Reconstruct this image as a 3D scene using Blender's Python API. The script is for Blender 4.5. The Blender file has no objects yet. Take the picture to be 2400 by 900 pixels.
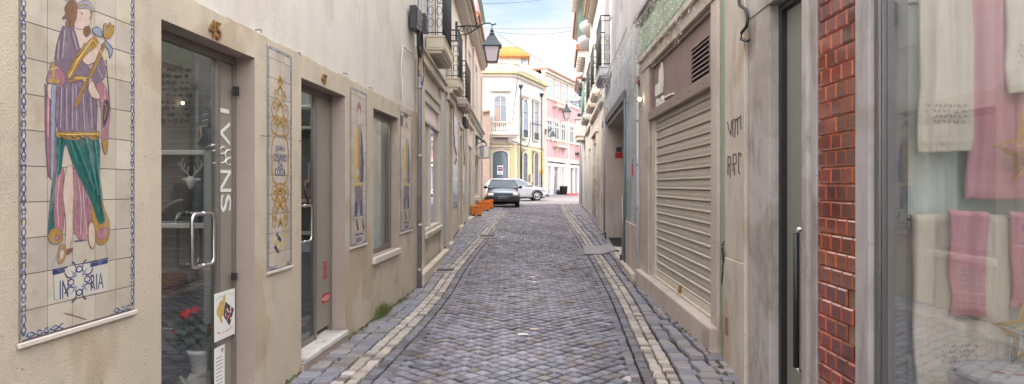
import bpy, bmesh, math, random
from mathutils import Vector, Matrix
random.seed(7)
C = bpy.context.scene.collection
SC = bpy.context.scene
R = math.radians
# ---------------------------------------------------------------- camera, sky, sun, exposure
F = 1600.0
cam_d = bpy.data.cameras.new("camera"); cam = bpy.data.objects.new("camera", cam_d); C.objects.link(cam)
cam_d.sensor_width = 36.0; cam_d.lens = 24.0; cam_d.shift_y = -15/2400
cam_d.clip_start = .05; cam_d.clip_end = 2000
cam.location = (0, 0, 1.5); cam.rotation_euler = (R(90), 0, 0)
SC.camera = cam
SC.view_settings.view_transform = 'Standard'; SC.view_settings.look = 'None'
SC.view_settings.exposure = 2.5; SC.view_settings.gamma = 1
w = bpy.data.worlds.new("World"); SC.world = w; w.use_nodes = True
nt = w.node_tree; nt.nodes.clear()
def wn(t, **k):
    n = nt.nodes.new(t)
    for a, b in k.items(): setattr(n, a, b)
    return n
SUN_EL, SUN_AZ = 43, 232      # azimuth clockwise from +Y: light comes from behind and left
sky = wn('ShaderNodeTexSky', sky_type='NISHITA', sun_disc=False, sun_elevation=R(SUN_EL), sun_rotation=R(SUN_AZ))
bg1 = wn('ShaderNodeBackground'); bg1.inputs[1].default_value = .05
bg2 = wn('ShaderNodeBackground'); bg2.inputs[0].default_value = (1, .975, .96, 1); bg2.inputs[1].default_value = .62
tc = wn('ShaderNodeTexCoord'); mp = wn('ShaderNodeMapping'); mp.inputs['Scale'].default_value = (1.6, 1.6, 5.5)
nz = wn('ShaderNodeTexNoise'); nz.inputs['Scale'].default_value = 2.4; nz.inputs['Detail'].default_value = 9; nz.inputs['Roughness'].default_value = .6
rp = wn('ShaderNodeValToRGB'); rp.color_ramp.elements[0].position = .33; rp.color_ramp.elements[0].color = (.10, .10, .10, 1); rp.color_ramp.elements[1].position = .60
sep = wn('ShaderNodeSeparateXYZ'); mr = wn('ShaderNodeMapRange')
mr.inputs[1].default_value = .12; mr.inputs[2].default_value = .30; mr.inputs[3].default_value = .42; mr.inputs[4].default_value = 0
ad = wn('ShaderNodeMath', operation='ADD', use_clamp=True)
ms = wn('ShaderNodeMixShader'); wo = wn('ShaderNodeOutputWorld')
L = nt.links.new
L(tc.outputs['Generated'], mp.inputs[0]); L(mp.outputs[0], nz.inputs[0]); L(nz.outputs[0], rp.inputs[0])
L(tc.outputs['Generated'], sep.inputs[0]); L(sep.outputs[2], mr.inputs[0])
L(rp.outputs[0], ad.inputs[0]); L(mr.outputs[0], ad.inputs[1]); L(ad.outputs[0], ms.inputs[0])
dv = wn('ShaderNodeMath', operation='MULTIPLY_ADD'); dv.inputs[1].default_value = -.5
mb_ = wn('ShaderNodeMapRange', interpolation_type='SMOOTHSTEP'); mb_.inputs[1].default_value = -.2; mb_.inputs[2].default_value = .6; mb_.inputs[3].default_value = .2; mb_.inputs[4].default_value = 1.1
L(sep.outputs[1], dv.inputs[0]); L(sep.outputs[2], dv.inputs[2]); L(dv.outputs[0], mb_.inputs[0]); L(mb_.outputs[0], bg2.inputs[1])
tn = wn('ShaderNodeMix', data_type='RGBA', blend_type='MULTIPLY'); tn.inputs[0].default_value = 1; tn.inputs[7].default_value = (.93, .90, .88, 1)
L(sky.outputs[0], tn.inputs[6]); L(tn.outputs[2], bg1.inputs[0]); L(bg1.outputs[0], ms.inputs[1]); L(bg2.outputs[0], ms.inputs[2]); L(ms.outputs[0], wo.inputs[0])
sd = bpy.data.lights.new("sun", 'SUN'); so = bpy.data.objects.new("sun", sd); C.objects.link(so)
sd.energy = .85; sd.angle = R(11); sd.color = (1, .95, .88)
az, el = R(SUN_AZ), R(SUN_EL)
sv = Vector((math.sin(az)*math.cos(el), math.cos(az)*math.cos(el), math.sin(el)))
so.rotation_euler = sv.to_track_quat('Z', 'Y').to_euler(); so.location = (-10, -10, 30)

# ---------------------------------------------------------------- materials
MATS = {}
def mat(name, col, rough=.8, var=.12, scale=2.5, bump=.25, bscale=60, metal=0, stain=None, samt=.5, sscale=(1.5,1.5,.5),
        spec=.4, coat=0, attr=None, extra=None, dist=.004):
    if name in MATS: return MATS[name]
    m = bpy.data.materials.new(name); m.use_nodes = True; t = m.node_tree; N = t.nodes; K = t.links.new
    b = N['Principled BSDF']; b.inputs['Roughness'].default_value = rough; b.inputs['Metallic'].default_value = metal
    b.inputs['Specular IOR Level'].default_value = spec
    if coat: b.inputs['Coat Weight'].default_value = coat; b.inputs['Coat Roughness'].default_value = .08
    geo = N.new('ShaderNodeNewGeometry')
    n1 = N.new('ShaderNodeTexNoise'); n1.inputs['Scale'].default_value = scale; n1.inputs['Detail'].default_value = 8; n1.inputs['Roughness'].default_value = .62
    K(geo.outputs['Position'], n1.inputs[0])
    mx = N.new('ShaderNodeMix'); mx.data_type = 'RGBA'
    mx.inputs[6].default_value = (*[min(1, c*(1-var*2)) for c in col], 1); mx.inputs[7].default_value = (*[min(1, c*(1+var*2)) for c in col], 1)
    K(n1.outputs[0], mx.inputs[0]); last = mx.outputs[2]
    if attr:
        at = N.new('ShaderNodeAttribute'); at.attribute_name = attr
        m2 = N.new('ShaderNodeMix'); m2.data_type = 'RGBA'; m2.blend_type = 'MULTIPLY'; m2.inputs[0].default_value = 1
        K(last, m2.inputs[6]); K(at.outputs['Color'], m2.inputs[7]); last = m2.outputs[2]
    if stain:
        ma = N.new('ShaderNodeMapping'); ma.inputs['Scale'].default_value = sscale; K(geo.outputs['Position'], ma.inputs[0])
        n2 = N.new('ShaderNodeTexNoise'); n2.inputs['Scale'].default_value = 1.6; n2.inputs['Detail'].default_value = 10; n2.inputs['Roughness'].default_value = .68
        K(ma.outputs[0], n2.inputs[0]); r2 = N.new('ShaderNodeValToRGB')
        r2.color_ramp.elements[0].position = .5; r2.color_ramp.elements[1].position = .72; r2.color_ramp.elements[1].color = (samt, samt, samt, 1)
        K(n2.outputs[0], r2.inputs[0]); m3 = N.new('ShaderNodeMix'); m3.data_type = 'RGBA'
        K(r2.outputs[0], m3.inputs[0]); K(last, m3.inputs[6]); m3.inputs[7].default_value = (*stain, 1); last = m3.outputs[2]
    if extra: last = extra(N, K, geo, last)
    K(last, b.inputs['Base Color'])
    if bump:
        n3 = N.new('ShaderNodeTexNoise'); n3.inputs['Scale'].default_value = bscale; n3.inputs['Detail'].default_value = 5
        K(geo.outputs['Position'], n3.inputs[0]); bp = N.new('ShaderNodeBump'); bp.inputs['Strength'].default_value = bump; bp.inputs['Distance'].default_value = dist
        K(n3.outputs[0], bp.inputs['Height']); K(bp.outputs[0], b.inputs['Normal'])
    m.diffuse_color = (*col, 1); MATS[name] = m; return m
def glass(name, tint=(.85,.9,.88), refl=1.0, base=.06):
    m = bpy.data.materials.new(name); m.use_nodes = True; N = m.node_tree.nodes; K = m.node_tree.links.new; N.clear()
    o = N.new('ShaderNodeOutputMaterial'); tr = N.new('ShaderNodeBsdfTransparent'); gl = N.new('ShaderNodeBsdfGlossy'); gl.inputs['Roughness'].default_value = .015
    tr.inputs[0].default_value = (*tint, 1); gl.inputs[0].default_value = (.95, .97, 1, 1)
    lw = N.new('ShaderNodeLayerWeight'); lw.inputs[0].default_value = .25
    ma = N.new('ShaderNodeMath'); ma.operation = 'MULTIPLY_ADD'; ma.use_clamp = True; ma.inputs[1].default_value = refl; ma.inputs[2].default_value = base
    mx = N.new('ShaderNodeMixShader'); K(lw.outputs['Fresnel'], ma.inputs[0]); K(ma.outputs[0], mx.inputs[0]); K(tr.outputs[0], mx.inputs[1]); K(gl.outputs[0], mx.inputs[2]); K(mx.outputs[0], o.inputs[0])
    MATS[name] = m; return m
def paint(name, col, rough=.5, **k): return mat(name, col, rough, var=k.pop('var', .06), bump=k.pop('bump', .05), **k)

# ---------------------------------------------------------------- frames
class Fr:
    def __init__(s, O, d, n):
        d = Vector(d).normalized(); n = Vector(n).normalized(); s.O = Vector(O); s.d = d; s.n = n
    def P(s, a, o, h):
        q = s.O + s.d*a + s.n*o; return Vector((q.x, q.y, h + 1.5))
    def pix(s, x, y, o=0):
        u = (x-1200)/F; v = (435-y)/F; Q = s.O + s.n*o
        # Q + d*a = t*(u,1)
        det = -s.d.x*1 + u*s.d.y
        t = (s.d.y*Q.x - s.d.x*Q.y)/(u*s.d.y - s.d.x)
        a = ((t*u-Q.x)*s.d.x + (t-Q.y)*s.d.y)
        return a, v*t
    def S(s, x, o=0): return s.pix(x, 435, o)[0]
class World:
    def P(s, a, o, h): return Vector((a, o, h))
W = World()
L1 = Fr((-2.07, 0), (.06875, 1), (1, -.06875))
L2 = Fr((-1.45, 0), (0, 1), (1, 0))
R1 = Fr((1.62, 0), (.028, 1), (-1, .028))
R2 = Fr((1.1765, 0), (.0685, 1), (-1, .0685))
YF = Fr((-3.2, 48), (1, 0), (0, -1))
YR = Fr((.39, 48), (.33, 1), (1, -.33))
PK = Fr((2.58, 55), (.398, 1), (1, -.398))
EP = [(-20,1.5),(0,1.5),(9,1.5),(12,1.42),(17,1.265),(22,1.12),(27,1.05),(34,1.02),(45,.99),(52,.85),(60,.68),(400,.68)]
def _e(z):
    for (a, ea), (b, eb) in zip(EP, EP[1:]):
        if z <= b: return ea + (eb-ea)*(z-a)/(b-a)
    return .68
def e(z): return sum(_e(z+k*.5) for k in range(-3, 4))/7
def interp(pts, z):
    if z <= pts[0][0]:
        (a, b), (c, d) = pts[0], pts[1]; return b + (d-b)*(z-a)/(c-a)
    for (a, b), (c, d) in zip(pts, pts[1:]):
        if z <= c: return b + (d-b)*(z-a)/(c-a)
    (a, b), (c, d) = pts[-2], pts[-1]; return b + (d-b)*(z-a)/(c-a)
XLp = [(5.2,-1.27),(8.5,-1.055),(12.4,-.98),(16.5,-.76),(21,-.56),(25.5,-.37),(36,-.2)]     # centre of the left white strip
XRp = [(5.2,1.19),(9,1.51),(11.4,1.61),(13.5,1.69),(19,1.84),(26,2.06),(36,2.65)]
def XL(z): return sum(interp(XLp, z+k*.6) for k in range(-2, 3))/5
def XR(z): return sum(interp(XRp, z+k*.6) for k in range(-2, 3))/5
def sst(t): t = max(0, min(1, t)); return t*t*(3-2*t)
def gz(x, z):      # ground height
    h = 1.5 - e(z)
    if z < 40: h += .07*sst((x-XR(z)-.08)/.35)*sst((z-5.0)/.9)*sst((40-z)/6)
    # gentle wear and unevenness
    h += .006*math.sin(x*2.3+z*.9) + .005*math.sin(z*1.7-x*1.1)
    return h

# ---------------------------------------------------------------- mesh builder
SPLIT = {'shutter_jamb', 'blue_tiling', 'pier', 'guide_rail', 'door_panel', 'pane', 'pilaster', 'window_cornice', 'drainpipe', 'stone_pier', 'door_step', 'stone_surround', 'pillar_edge', 'door_jamb', 'hinge', 'wiper', 'foot', 'handle_post', 'rain_spout', 'door_seam', 'balcony_door_', 'sticker_', 'teal_pipe', 'wall_pipe_', 'curtain_', 'quoin', 'attic', 'sticker', 'added_skylight_bars', 'balustrade'}
class MB:
    def __init__(s): s.v = []; s.f = []; s.m = []; s.sm = []; s.att = []
    def add(s, vs, fs, m=0, smooth=False, tone=None):
        k = len(s.v); s.v += [Vector(p) for p in vs]
        for f in fs: s.f.append([i+k for i in f]); s.m.append(m); s.sm.append(smooth)
        s.att += [tone or (1, 1, 1)]*len(vs)
        return s
    def box(s, fr, a0, a1, o0, o1, h0, h1, m=0, tone=None):
        P = fr.P; vs = [P(a, o, h) for h in (h0, h1) for o in (o0, o1) for a in (a0, a1)]
        return s.add(vs, [(0,1,3,2),(4,6,7,5),(0,4,5,1),(2,3,7,6),(0,2,6,4),(1,5,7,3)], m, tone=tone)
    def prism(s, fr, pts, o0, o1, m=0, smooth=False):
        n = len(pts); vs = [fr.P(a, o0, h) for a, h in pts] + [fr.P(a, o1, h) for a, h in pts]
        fs = [list(range(n))[::-1], list(range(n, 2*n))] + [(i, (i+1) % n, n+(i+1) % n, n+i) for i in range(n)]
        return s.add(vs, fs, m, smooth)
    def hprism(s, pts, z0, z1, m=0):
        n = len(pts); vs = [Vector((x, y, z0)) for x, y in pts] + [Vector((x, y, z1)) for x, y in pts]
        return s.add(vs, [list(range(n))[::-1], list(range(n, 2*n))] + [(i, (i+1) % n, n+(i+1) % n, n+i) for i in range(n)], m)
    def flat(s, fr, pts, o, m=0): return s.add([fr.P(a, o, h) for a, h in pts], [list(range(len(pts)))], m)
    def tube(s, pts, r, n=6, m=0, closed=False, cap=True):
        pts = [Vector(p) for p in pts]; q = [p for i, p in enumerate(pts) if i == 0 or (p-pts[i-1]).length > 1e-6]; pts = q
        if len(pts) < 2: return s
        rr = r if isinstance(r, (list, tuple)) else [r]*len(pts); vs = []; up = None
        for i, p in enumerate(pts):
            if closed: t = pts[(i+1) % len(pts)]-pts[i-1]
            else: t = pts[min(i+1, len(pts)-1)]-pts[max(i-1, 0)]
            if t.length < 1e-9: t = Vector((0, 0, 1))
            t.normalize()
            if up is None: up = t.cross(Vector((0, 0, 1)) if abs(t.z) < .9 else Vector((1, 0, 0)))
            up = up - t*up.dot(t)
            if up.length < 1e-6: up = t.orthogonal()
            up.normalize(); b = t.cross(up)
            for k in range(n):
                a = 2*math.pi*k/n; vs.append(p + (up*math.cos(a)+b*math.sin(a))*rr[min(i, len(rr)-1)])
        L_ = len(pts); fs = []
        for i in range(L_ if closed else L_-1):
            for k in range(n):
                j = (i+1) % L_; fs.append((i*n+k, i*n+(k+1) % n, j*n+(k+1) % n, j*n+k))
        if cap and not closed: fs += [list(range(n))[::-1], [(L_-1)*n+k for k in range(n)]]
        return s.add(vs, fs, m, n > 4)
    def lathe(s, c, prof, n=12, m=0, ax=None, sx=1, sy=1):
        c = Vector(c); M = Matrix.Identity(3) if ax is None else Vector(ax).normalized().to_track_quat('Z', 'Y').to_matrix(); vs = []; fs = []
        for r, z in prof:
            for k in range(n):
                a = 2*math.pi*k/n; vs.append(c + M @ Vector((r*math.cos(a)*sx, r*math.sin(a)*sy, z)))
        for i in range(len(prof)-1):
            for k in range(n): fs.append((i*n+k, i*n+(k+1) % n, (i+1)*n+(k+1) % n, (i+1)*n+k))
        fs += [list(range(n))[::-1], [(len(prof)-1)*n+k for k in range(n)]]
        return s.add(vs, fs, m, True)
    def ball(s, c, r, m=0, n=8, k=5, sc=(1,1,1)):
        return s.lathe(c, [(max(.001, r*math.sin(math.pi*i/k))*1, -r*math.cos(math.pi*i/k)*sc[2]) for i in range(k+1)], n, m, sx=sc[0], sy=sc[1])
    def holes(s, fr, a0, a1, h0, h1, hs, o0, o1, m=0, mr=None):
        A = sorted({a0, a1, *[max(a0, min(a1, x)) for h in hs for x in h[:2]]}); H = sorted({h0, h1, *[max(h0, min(h1, x)) for h in hs for x in h[2:4]]})
        inh = lambda a, b: any(x[0] < a < x[1] and x[2] < b < x[3] for x in hs)
        P = fr.P
        for i in range(len(A)-1):
            for j in range(len(H)-1):
                if inh((A[i]+A[i+1])/2, (H[j]+H[j+1])/2): continue
                for o in (o0, o1): s.add([P(A[i],o,H[j]), P(A[i+1],o,H[j]), P(A[i+1],o,H[j+1]), P(A[i],o,H[j+1])], [(0,1,2,3)], m)
        for (x0, x1, y0, y1, *_) in hs + [(a0, a1, h0, h1)]:
            c = [(x0,y0),(x1,y0),(x1,y1),(x0,y1)]; mm = m if (x0 == a0 and x1 == a1) or mr is None else mr
            for k in range(4):
                (p, q), (r, t) = c[k], c[(k+1) % 4]; s.add([P(p,o0,q), P(r,o0,t), P(r,o1,t), P(p,o1,q)], [(0,1,2,3)], mm)
        return s
    def build(s, name, mats, parent=None, bevel=0, label=None, seg=1, tone=False, recalc=True, origin=None):
        if name in SPLIT and parent is not None and not tone:      # one object for each separate piece
            par = list(range(len(s.v)))
            def fd(i):
                while par[i] != i: par[i] = par[par[i]]; i = par[i]
                return i
            for f in s.f:
                for q in f[1:]: par[fd(q)] = fd(f[0])
            grp = {}
            for fi, f in enumerate(s.f): grp.setdefault(fd(f[0]), []).append(fi)
            if 1 < len(grp) < 60:
                out = None
                for fis in grp.values():
                    m_ = MB(); ids = sorted({i for fi in fis for i in s.f[fi]}); ix = {i: k for k, i in enumerate(ids)}
                    m_.v = [s.v[i] for i in ids]; m_.att = [s.att[i] for i in ids]
                    for fi in fis: m_.f.append([ix[i] for i in s.f[fi]]); m_.m.append(s.m[fi]); m_.sm.append(s.sm[fi])
                    o = m_._build(name, mats, parent, bevel, label, seg, tone, recalc, origin); out = out or o
                return out
        return s._build(name, mats, parent, bevel, label, seg, tone, recalc, origin)
    def _build(s, name, mats, parent=None, bevel=0, label=None, seg=1, tone=False, recalc=True, origin=None):
        me = bpy.data.meshes.new(name); org = Vector((0, 0, 0))
        r = parent
        while r is not None and r.parent is not None: r = r.parent
        if r is not None: org = Vector(r.location)
        elif origin is not None: org = Vector(origin)
        me.from_pydata([v-org for v in s.v], [], s.f)
        if not isinstance(mats, (list, tuple)): mats = [mats]
        for mm in mats: me.materials.append(mm)
        me.polygons.foreach_set('material_index', s.m); me.polygons.foreach_set('use_smooth', s.sm)
        if tone:
            at = me.color_attributes.new('tone', 'FLOAT_COLOR', 'POINT'); at.data.foreach_set('color', [c for t in s.att for c in (*t, 1)])
        if recalc:
            bm = bmesh.new(); bm.from_mesh(me)
            if bevel: bmesh.ops.remove_doubles(bm, verts=bm.verts, dist=1e-5)
            bmesh.ops.recalc_face_normals(bm, faces=bm.faces); bm.to_mesh(me); bm.free()
        me.update()
        o = bpy.data.objects.new(name, me); C.objects.link(o)
        if parent: o.parent = parent
        elif origin is not None: o.location = org
        if bevel:
            b = o.modifiers.new('bevel', 'BEVEL'); b.width = bevel; b.segments = seg; b.limit_method = 'ANGLE'; b.angle_limit = R(40)
        if label: o['label'] = label
        return o
def tag(o, label, cat, group=None):
    o['label'] = label; o['category'] = cat
    if group: o['group'] = group
    return o
def thing(name, label, cat, loc, group=None):
    o = bpy.data.objects.new(name, None); o.empty_display_size = .2; C.objects.link(o); o.location = loc
    return tag(o, label, cat, group)
def struct(o): o['kind'] = 'structure'; return o
def text(mb, s, M, size, m=0, depth=.002, width=None):
    """lettering as real mesh; M maps local (x right, y up, z out) to world"""
    cu = bpy.data.curves.new('t', 'FONT'); cu.body = s; cu.size = 1; cu.extrude = .5; cu.align_x = 'LEFT'; cu.resolution_u = 3
    ob = bpy.data.objects.new('t', cu); C.objects.link(ob); me = ob.to_mesh(); vs = [v.co.copy() for v in me.vertices]; fs = [list(p.vertices) for p in me.polygons]
    ob.to_mesh_clear(); C.objects.unlink(ob); bpy.data.objects.remove(ob); bpy.data.curves.remove(cu)
    if not vs: return
    x0 = min(v.x for v in vs); x1 = max(v.x for v in vs); y0 = min(v.y for v in vs); y1 = max(v.y for v in vs)
    ky = size/(y1-y0); kx = ky if width is None else width/(x1-x0)
    mb.add([M((v.x-x0)*kx, (v.y-y0)*ky, (v.z+.5)*depth) for v in vs], fs, m)
def onwall(fr, a, h, o, sgn=1, rot=False):
    """text placement on a frame; sgn = +1 when text runs towards larger a. rot: reads downwards"""
    if rot: return lambda x, y, z: fr.P(a + y*sgn, o+z, h-x)
    return lambda x, y, z: fr.P(a + x*sgn, o+z, h+y)
# ---------------------------------------------------------------- palette
def worn(dark=.55, sc=.9, width=.006, pits=90, patch=(.80,.76,.70)):
    def f(N, K, geo, last):
        nd = N.new('ShaderNodeTexNoise'); nd.inputs['Scale'].default_value = 3; nd.inputs['Detail'].default_value = 6
        mxv = N.new('ShaderNodeMix'); mxv.data_type = 'RGBA'; mxv.inputs[0].default_value = .12
        K(geo.outputs['Position'], nd.inputs[0]); K(geo.outputs['Position'], mxv.inputs[6]); K(nd.outputs['Color'], mxv.inputs[7])
        vo = N.new('ShaderNodeTexVoronoi'); vo.feature = 'DISTANCE_TO_EDGE'; vo.inputs['Scale'].default_value = sc; K(mxv.outputs[2], vo.inputs['Vector'])
        lt = N.new('ShaderNodeMath'); lt.operation = 'LESS_THAN'; lt.inputs[1].default_value = width; K(vo.outputs['Distance'], lt.inputs[0])
        nm = N.new('ShaderNodeTexNoise'); nm.inputs['Scale'].default_value = 1.1; K(geo.outputs['Position'], nm.inputs[0])
        gt = N.new('ShaderNodeMath'); gt.operation = 'GREATER_THAN'; gt.inputs[1].default_value = .52; K(nm.outputs[0], gt.inputs[0])
        mu = N.new('ShaderNodeMath'); mu.operation = 'MULTIPLY'; K(lt.outputs[0], mu.inputs[0]); K(gt.outputs[0], mu.inputs[1])
        np_ = N.new('ShaderNodeTexNoise'); np_.inputs['Scale'].default_value = pits; np_.inputs['Detail'].default_value = 2; K(geo.outputs['Position'], np_.inputs[0])
        rp_ = N.new('ShaderNodeMapRange'); rp_.inputs[1].default_value = .33; rp_.inputs[2].default_value = .27; K(np_.outputs[0], rp_.inputs[0])
        mm = N.new('ShaderNodeMath'); mm.operation = 'MAXIMUM'; K(mu.outputs[0], mm.inputs[0]); K(rp_.outputs[0], mm.inputs[1])
        npt = N.new('ShaderNodeTexNoise'); npt.inputs['Scale'].default_value = .9; npt.inputs['Detail'].default_value = 3; npt.inputs['Distortion'].default_value = .8; K(geo.outputs['Position'], npt.inputs[0])
        rt = N.new('ShaderNodeMapRange'); rt.inputs[1].default_value = .56; rt.inputs[2].default_value = .60; K(npt.outputs[0], rt.inputs[0])
        m0 = N.new('ShaderNodeMix'); m0.data_type = 'RGBA'; m0.blend_type = 'MULTIPLY'; K(rt.outputs[0], m0.inputs[0]); K(last, m0.inputs[6]); m0.inputs[7].default_value = (*patch, 1)
        m1 = N.new('ShaderNodeMix'); m1.data_type = 'RGBA'; m1.blend_type = 'MULTIPLY'; K(mm.outputs[0], m1.inputs[0]); K(m0.outputs[2], m1.inputs[6]); m1.inputs[7].default_value = (dark, dark*.93, dark*.85, 1)
        return m1.outputs[2]
    return f
M_sett = mat('basalt_sett', (.212,.206,.228), .34, .16, 9, .5, 90, spec=.5, attr='tone', dist=.006)
M_lime = mat('limestone_sett', (.45,.415,.395), .6, .16, 9, .5, 90, stain=(.22,.19,.17), samt=.55, sscale=(5,5,5), attr='tone', dist=.005)
M_mort = mat('joint_earth', (.016,.014,.013), .95, .3, 14, .6, 120)
M_pl_low = mat('coarse_beige_plaster', (.55,.475,.37), .9, .10, 1.6, .8, 130, stain=(.40,.335,.28), samt=.9, sscale=(1.6,1.6,1.0), dist=.005, extra=worn(.5, .8, -1, 75, (.86,.81,.75)))
M_pl_up = mat('smooth_offwhite_plaster', (.64,.605,.55), .88, .06, 1.1, .45, 38, stain=(.50,.465,.42), samt=.8, sscale=(1.4,1.4,.45), dist=.006, extra=worn(.7, .5, .0012, 45, (.93,.91,.88)))
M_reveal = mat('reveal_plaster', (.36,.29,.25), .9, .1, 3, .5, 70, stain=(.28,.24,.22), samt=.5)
M_ledge = mat('pale_ledge', (.62,.56,.50), .8, .08, 6, .3, 60)
M_tile = mat('white_glazed_tile', (.53,.475,.40), .16, .09, 5, .1, 30, stain=(.38,.30,.22), samt=.75, sscale=(4,4,4), spec=.5, attr='tone')
M_plain = mat('white_glaze', (.56,.52,.46), .2, .09, 5, .05, 30)
M_grout = mat('tile_grout', (.13,.10,.085), .95, .2, 10, .3)
P_ = lambda n, c, r=.25: mat(n, c, r, .20, 30, .04, spec=.5, stain=tuple(x*.5+.24 for x in c), samt=.75, sscale=(14, 14, 5))
C_blue = P_('glaze_blue', (.035,.055,.15)); C_blue2 = P_('glaze_pale_blue', (.24,.29,.38)); C_purp = P_('glaze_mauve', (.19,.145,.185)); C_pink = P_('glaze_rose', (.34,.155,.185))
C_ochre = P_('glaze_ochre', (.36,.215,.05)); C_green = P_('glaze_teal', (.02,.11,.10)); C_skin = P_('glaze_flesh', (.58,.45,.38)); C_brown = P_('glaze_brown', (.20,.10,.055))
C_grey = P_('glaze_grey', (.30,.32,.38)); C_yel = P_('glaze_yellow', (.58,.42,.12)); C_dark = P_('glaze_dark', (.05,.045,.07)); C_mauve_d = P_('glaze_dark_mauve', (.15,.105,.15)); C_green_d = P_('glaze_dark_teal', (.012,.055,.055))
M_steel = mat('brushed_steel', (.62,.60,.60), .25, .05, 20, .1, 200, metal=1)
M_dsteel = mat('dark_metal', (.06,.06,.065), .4, .1, 8, .1, metal=.6)
M_iron = mat('black_wrought_iron', (.028,.03,.035), .5, .2, 12, .2)
M_alu = mat('bronze_aluminium_frame', (.22,.20,.185), .45, .08, 6, .05, metal=.4)
M_galv = mat('galvanised_pipe', (.36,.35,.38), .45, .2, 6, .2, 30, metal=.5)
M_pvc = mat('pale_pvc', (.62,.58,.55), .5, .1, 4, .1)
M_brass = mat('aged_brass', (.26,.13,.035), .45, .2, 30, .2, metal=.4)
M_black = mat('black_rubber', (.015,.015,.017), .6, .1, 5, .1)
M_marble = mat('white_marble', (.64,.62,.59), .35, .1, 7, .1, stain=(.2,.18,.17), samt=.8, sscale=(5,3,5))
M_int = mat('interior_paint', (.45,.44,.42), .8, .05, 2, .1)
M_intd = mat('interior_dim', (.16,.15,.15), .85, .1, 2, .1)
M_wht = paint('white_paint', (.70,.69,.67), .45); M_paper = paint('paper', (.80,.78,.76), .7)
G_door = glass('door_glass', (.88,.90,.89), .24, .012); G_shop = glass('shop_glass', (.98,.985,.98), .36, .025)
G_far = glass('window_glass', (.35,.4,.42), 1.2, .25)
M_cream = mat('cream_render', (.60,.53,.42), .85, .08, 1.4, .3, 40, stain=(.36,.31,.26), samt=.6)
M_cream2 = mat('pale_cream_render', (.68,.62,.53), .85, .06, 1.2, .3, 40, stain=(.5,.43,.36), samt=.5)
M_bwall = mat('pale_blue_render', (.40,.42,.50), .8, .1, 1.5, .3, 40, stain=(.5,.47,.47), samt=.6)
M_stone = mat('grey_limestone', (.46,.435,.42), .75, .12, 5, .4, 60, stain=(.20,.175,.165), samt=.85, sscale=(4,4,1.6), extra=worn(.6, .9, .0015, 110, (.85,.80,.78)))
M_stone2 = mat('veined_pinkish_stone', (.56,.50,.43), .75, .1, 3, .3, 50, stain=(.33,.25,.22), samt=.7, sscale=(3.5,3.5,1.1), extra=worn(.6, 1.0, .002, 80, (.88,.80,.72)))
M_stone3 = mat('lilac_grey_stone', (.44,.40,.405), .75, .12, 4, .4, 60, stain=(.22,.19,.19), samt=.7, sscale=(4,4,1.2), extra=worn(.6, .9, .0012, 110, (.84,.82,.80)))
M_greenw = mat('mint_green_render', (.30,.38,.28), .85, .09, 2.5, .3, 50, stain=(.42,.47,.38), samt=.6, extra=worn(.55, 1.3, .006, 50, (.85,.82,.80)))
M_greyw = mat('weathered_grey_render', (.36,.345,.35), .85, .12, 1.4, .3, 30, stain=(.32,.29,.31), samt=.75, sscale=(1.5,1.5,.35), extra=worn(.5, .7, .006, 30, (.78,.76,.78)))
M_gbl = mat('blue_grey_render', (.42,.44,.47), .85, .1, 2, .3, 50, stain=(.30,.28,.30), samt=.6, sscale=(2,2,.8), extra=worn(.5, .9, .006, 40, (.82,.78,.76)))
M_pilas = mat('dusty_stone_jamb', (.53,.45,.40), .85, .12, 2, .3, 50, stain=(.34,.28,.27), samt=.7, sscale=(2.5,2.5,.7), extra=worn(.6, 1.1, .002, 70, (.84,.80,.78)))
M_shut = mat('shutter_taupe', (.52,.475,.40), .5, .08, 3, .15, 15, stain=(.32,.275,.22), samt=.5, sscale=(.6,.6,14))
M_white_r = mat('white_render', (.54,.52,.50), .85, .05, 1.2, .2, 30, stain=(.6,.55,.5), samt=.4)
M_pinkw = mat('pink_render', (.58,.30,.31), .85, .06, .5, .15, 20, stain=(.78,.58,.55), samt=.5)
M_trim = mat('pale_stone_trim', (.56,.50,.43), .8, .08, 1.5, .2, 20)
M_yel = mat('yellow_tile_facade', (.56,.49,.27), .55, .10, 1.1, .15, 12, stain=(.7,.62,.36), samt=.5)
M_terr = mat('terracotta_tile', (.30,.14,.085), .8, .25, 6, .4, 30, stain=(.3,.2,.14), samt=.6)
M_terry = mat('orange_roof_tile', (.38,.17,.045), .8, .15, 4, .3, 20)
M_gl_dark = mat('dark_window_glass', (.06,.08,.10), .06, .1, 1, 0, spec=.9)
M_gl_sky = mat('sky_toned_glass', (.30,.38,.48), .06, .3, 1.2, 0, spec=.9)  # the pale blue of the reflected sky is put into the glass colour
M_curt = mat('pale_curtain', (.55,.52,.53), .9, .08, 3, .1)
M_brick_w = mat('brown_masonry', (.30,.22,.18), .9, .3, 5, .5, 20)
M_lampg = paint('frosted_lamp_glass', (.66,.58,.62), .3); M_lampk = mat('lamp_black_green', (.02,.035,.045), .35, .1, 8, .1, spec=.6)
M_plastic_or = mat('orange_planter', (.80,.20,.02), .55, .1, 3, .1)
M_soil = mat('soil', (.05,.035,.025), .95, .2, 20, .3)
M_leaf = mat('leaf_green', (.07,.14,.03), .6, .3, 30, .1); M_leafd = mat('dark_leaf', (.03,.065,.03), .6, .3, 30, .1); M_red = mat('red_petals', (.85,.012,.02), .6, .2, 40, .1)
M_redp = paint('red_sign', (.50,.03,.04), .5); M_greensh = mat('worn_green_door', (.28,.36,.24), .6, .2, 8, .2, stain=(.45,.42,.3), samt=.6)
M_dkdoor = mat('dark_red_door', (.11,.045,.04), .6, .2, 4, .2); M_gd = mat('grey_green_panel', (.25,.265,.23), .5, .10, 25, .3, 140, spec=.3)
M_wood = mat('mauve_cladding', (.25,.175,.165), .55, .10, 6, .1, stain=(.42,.32,.27), samt=.8, sscale=(26,26,.3))
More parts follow.
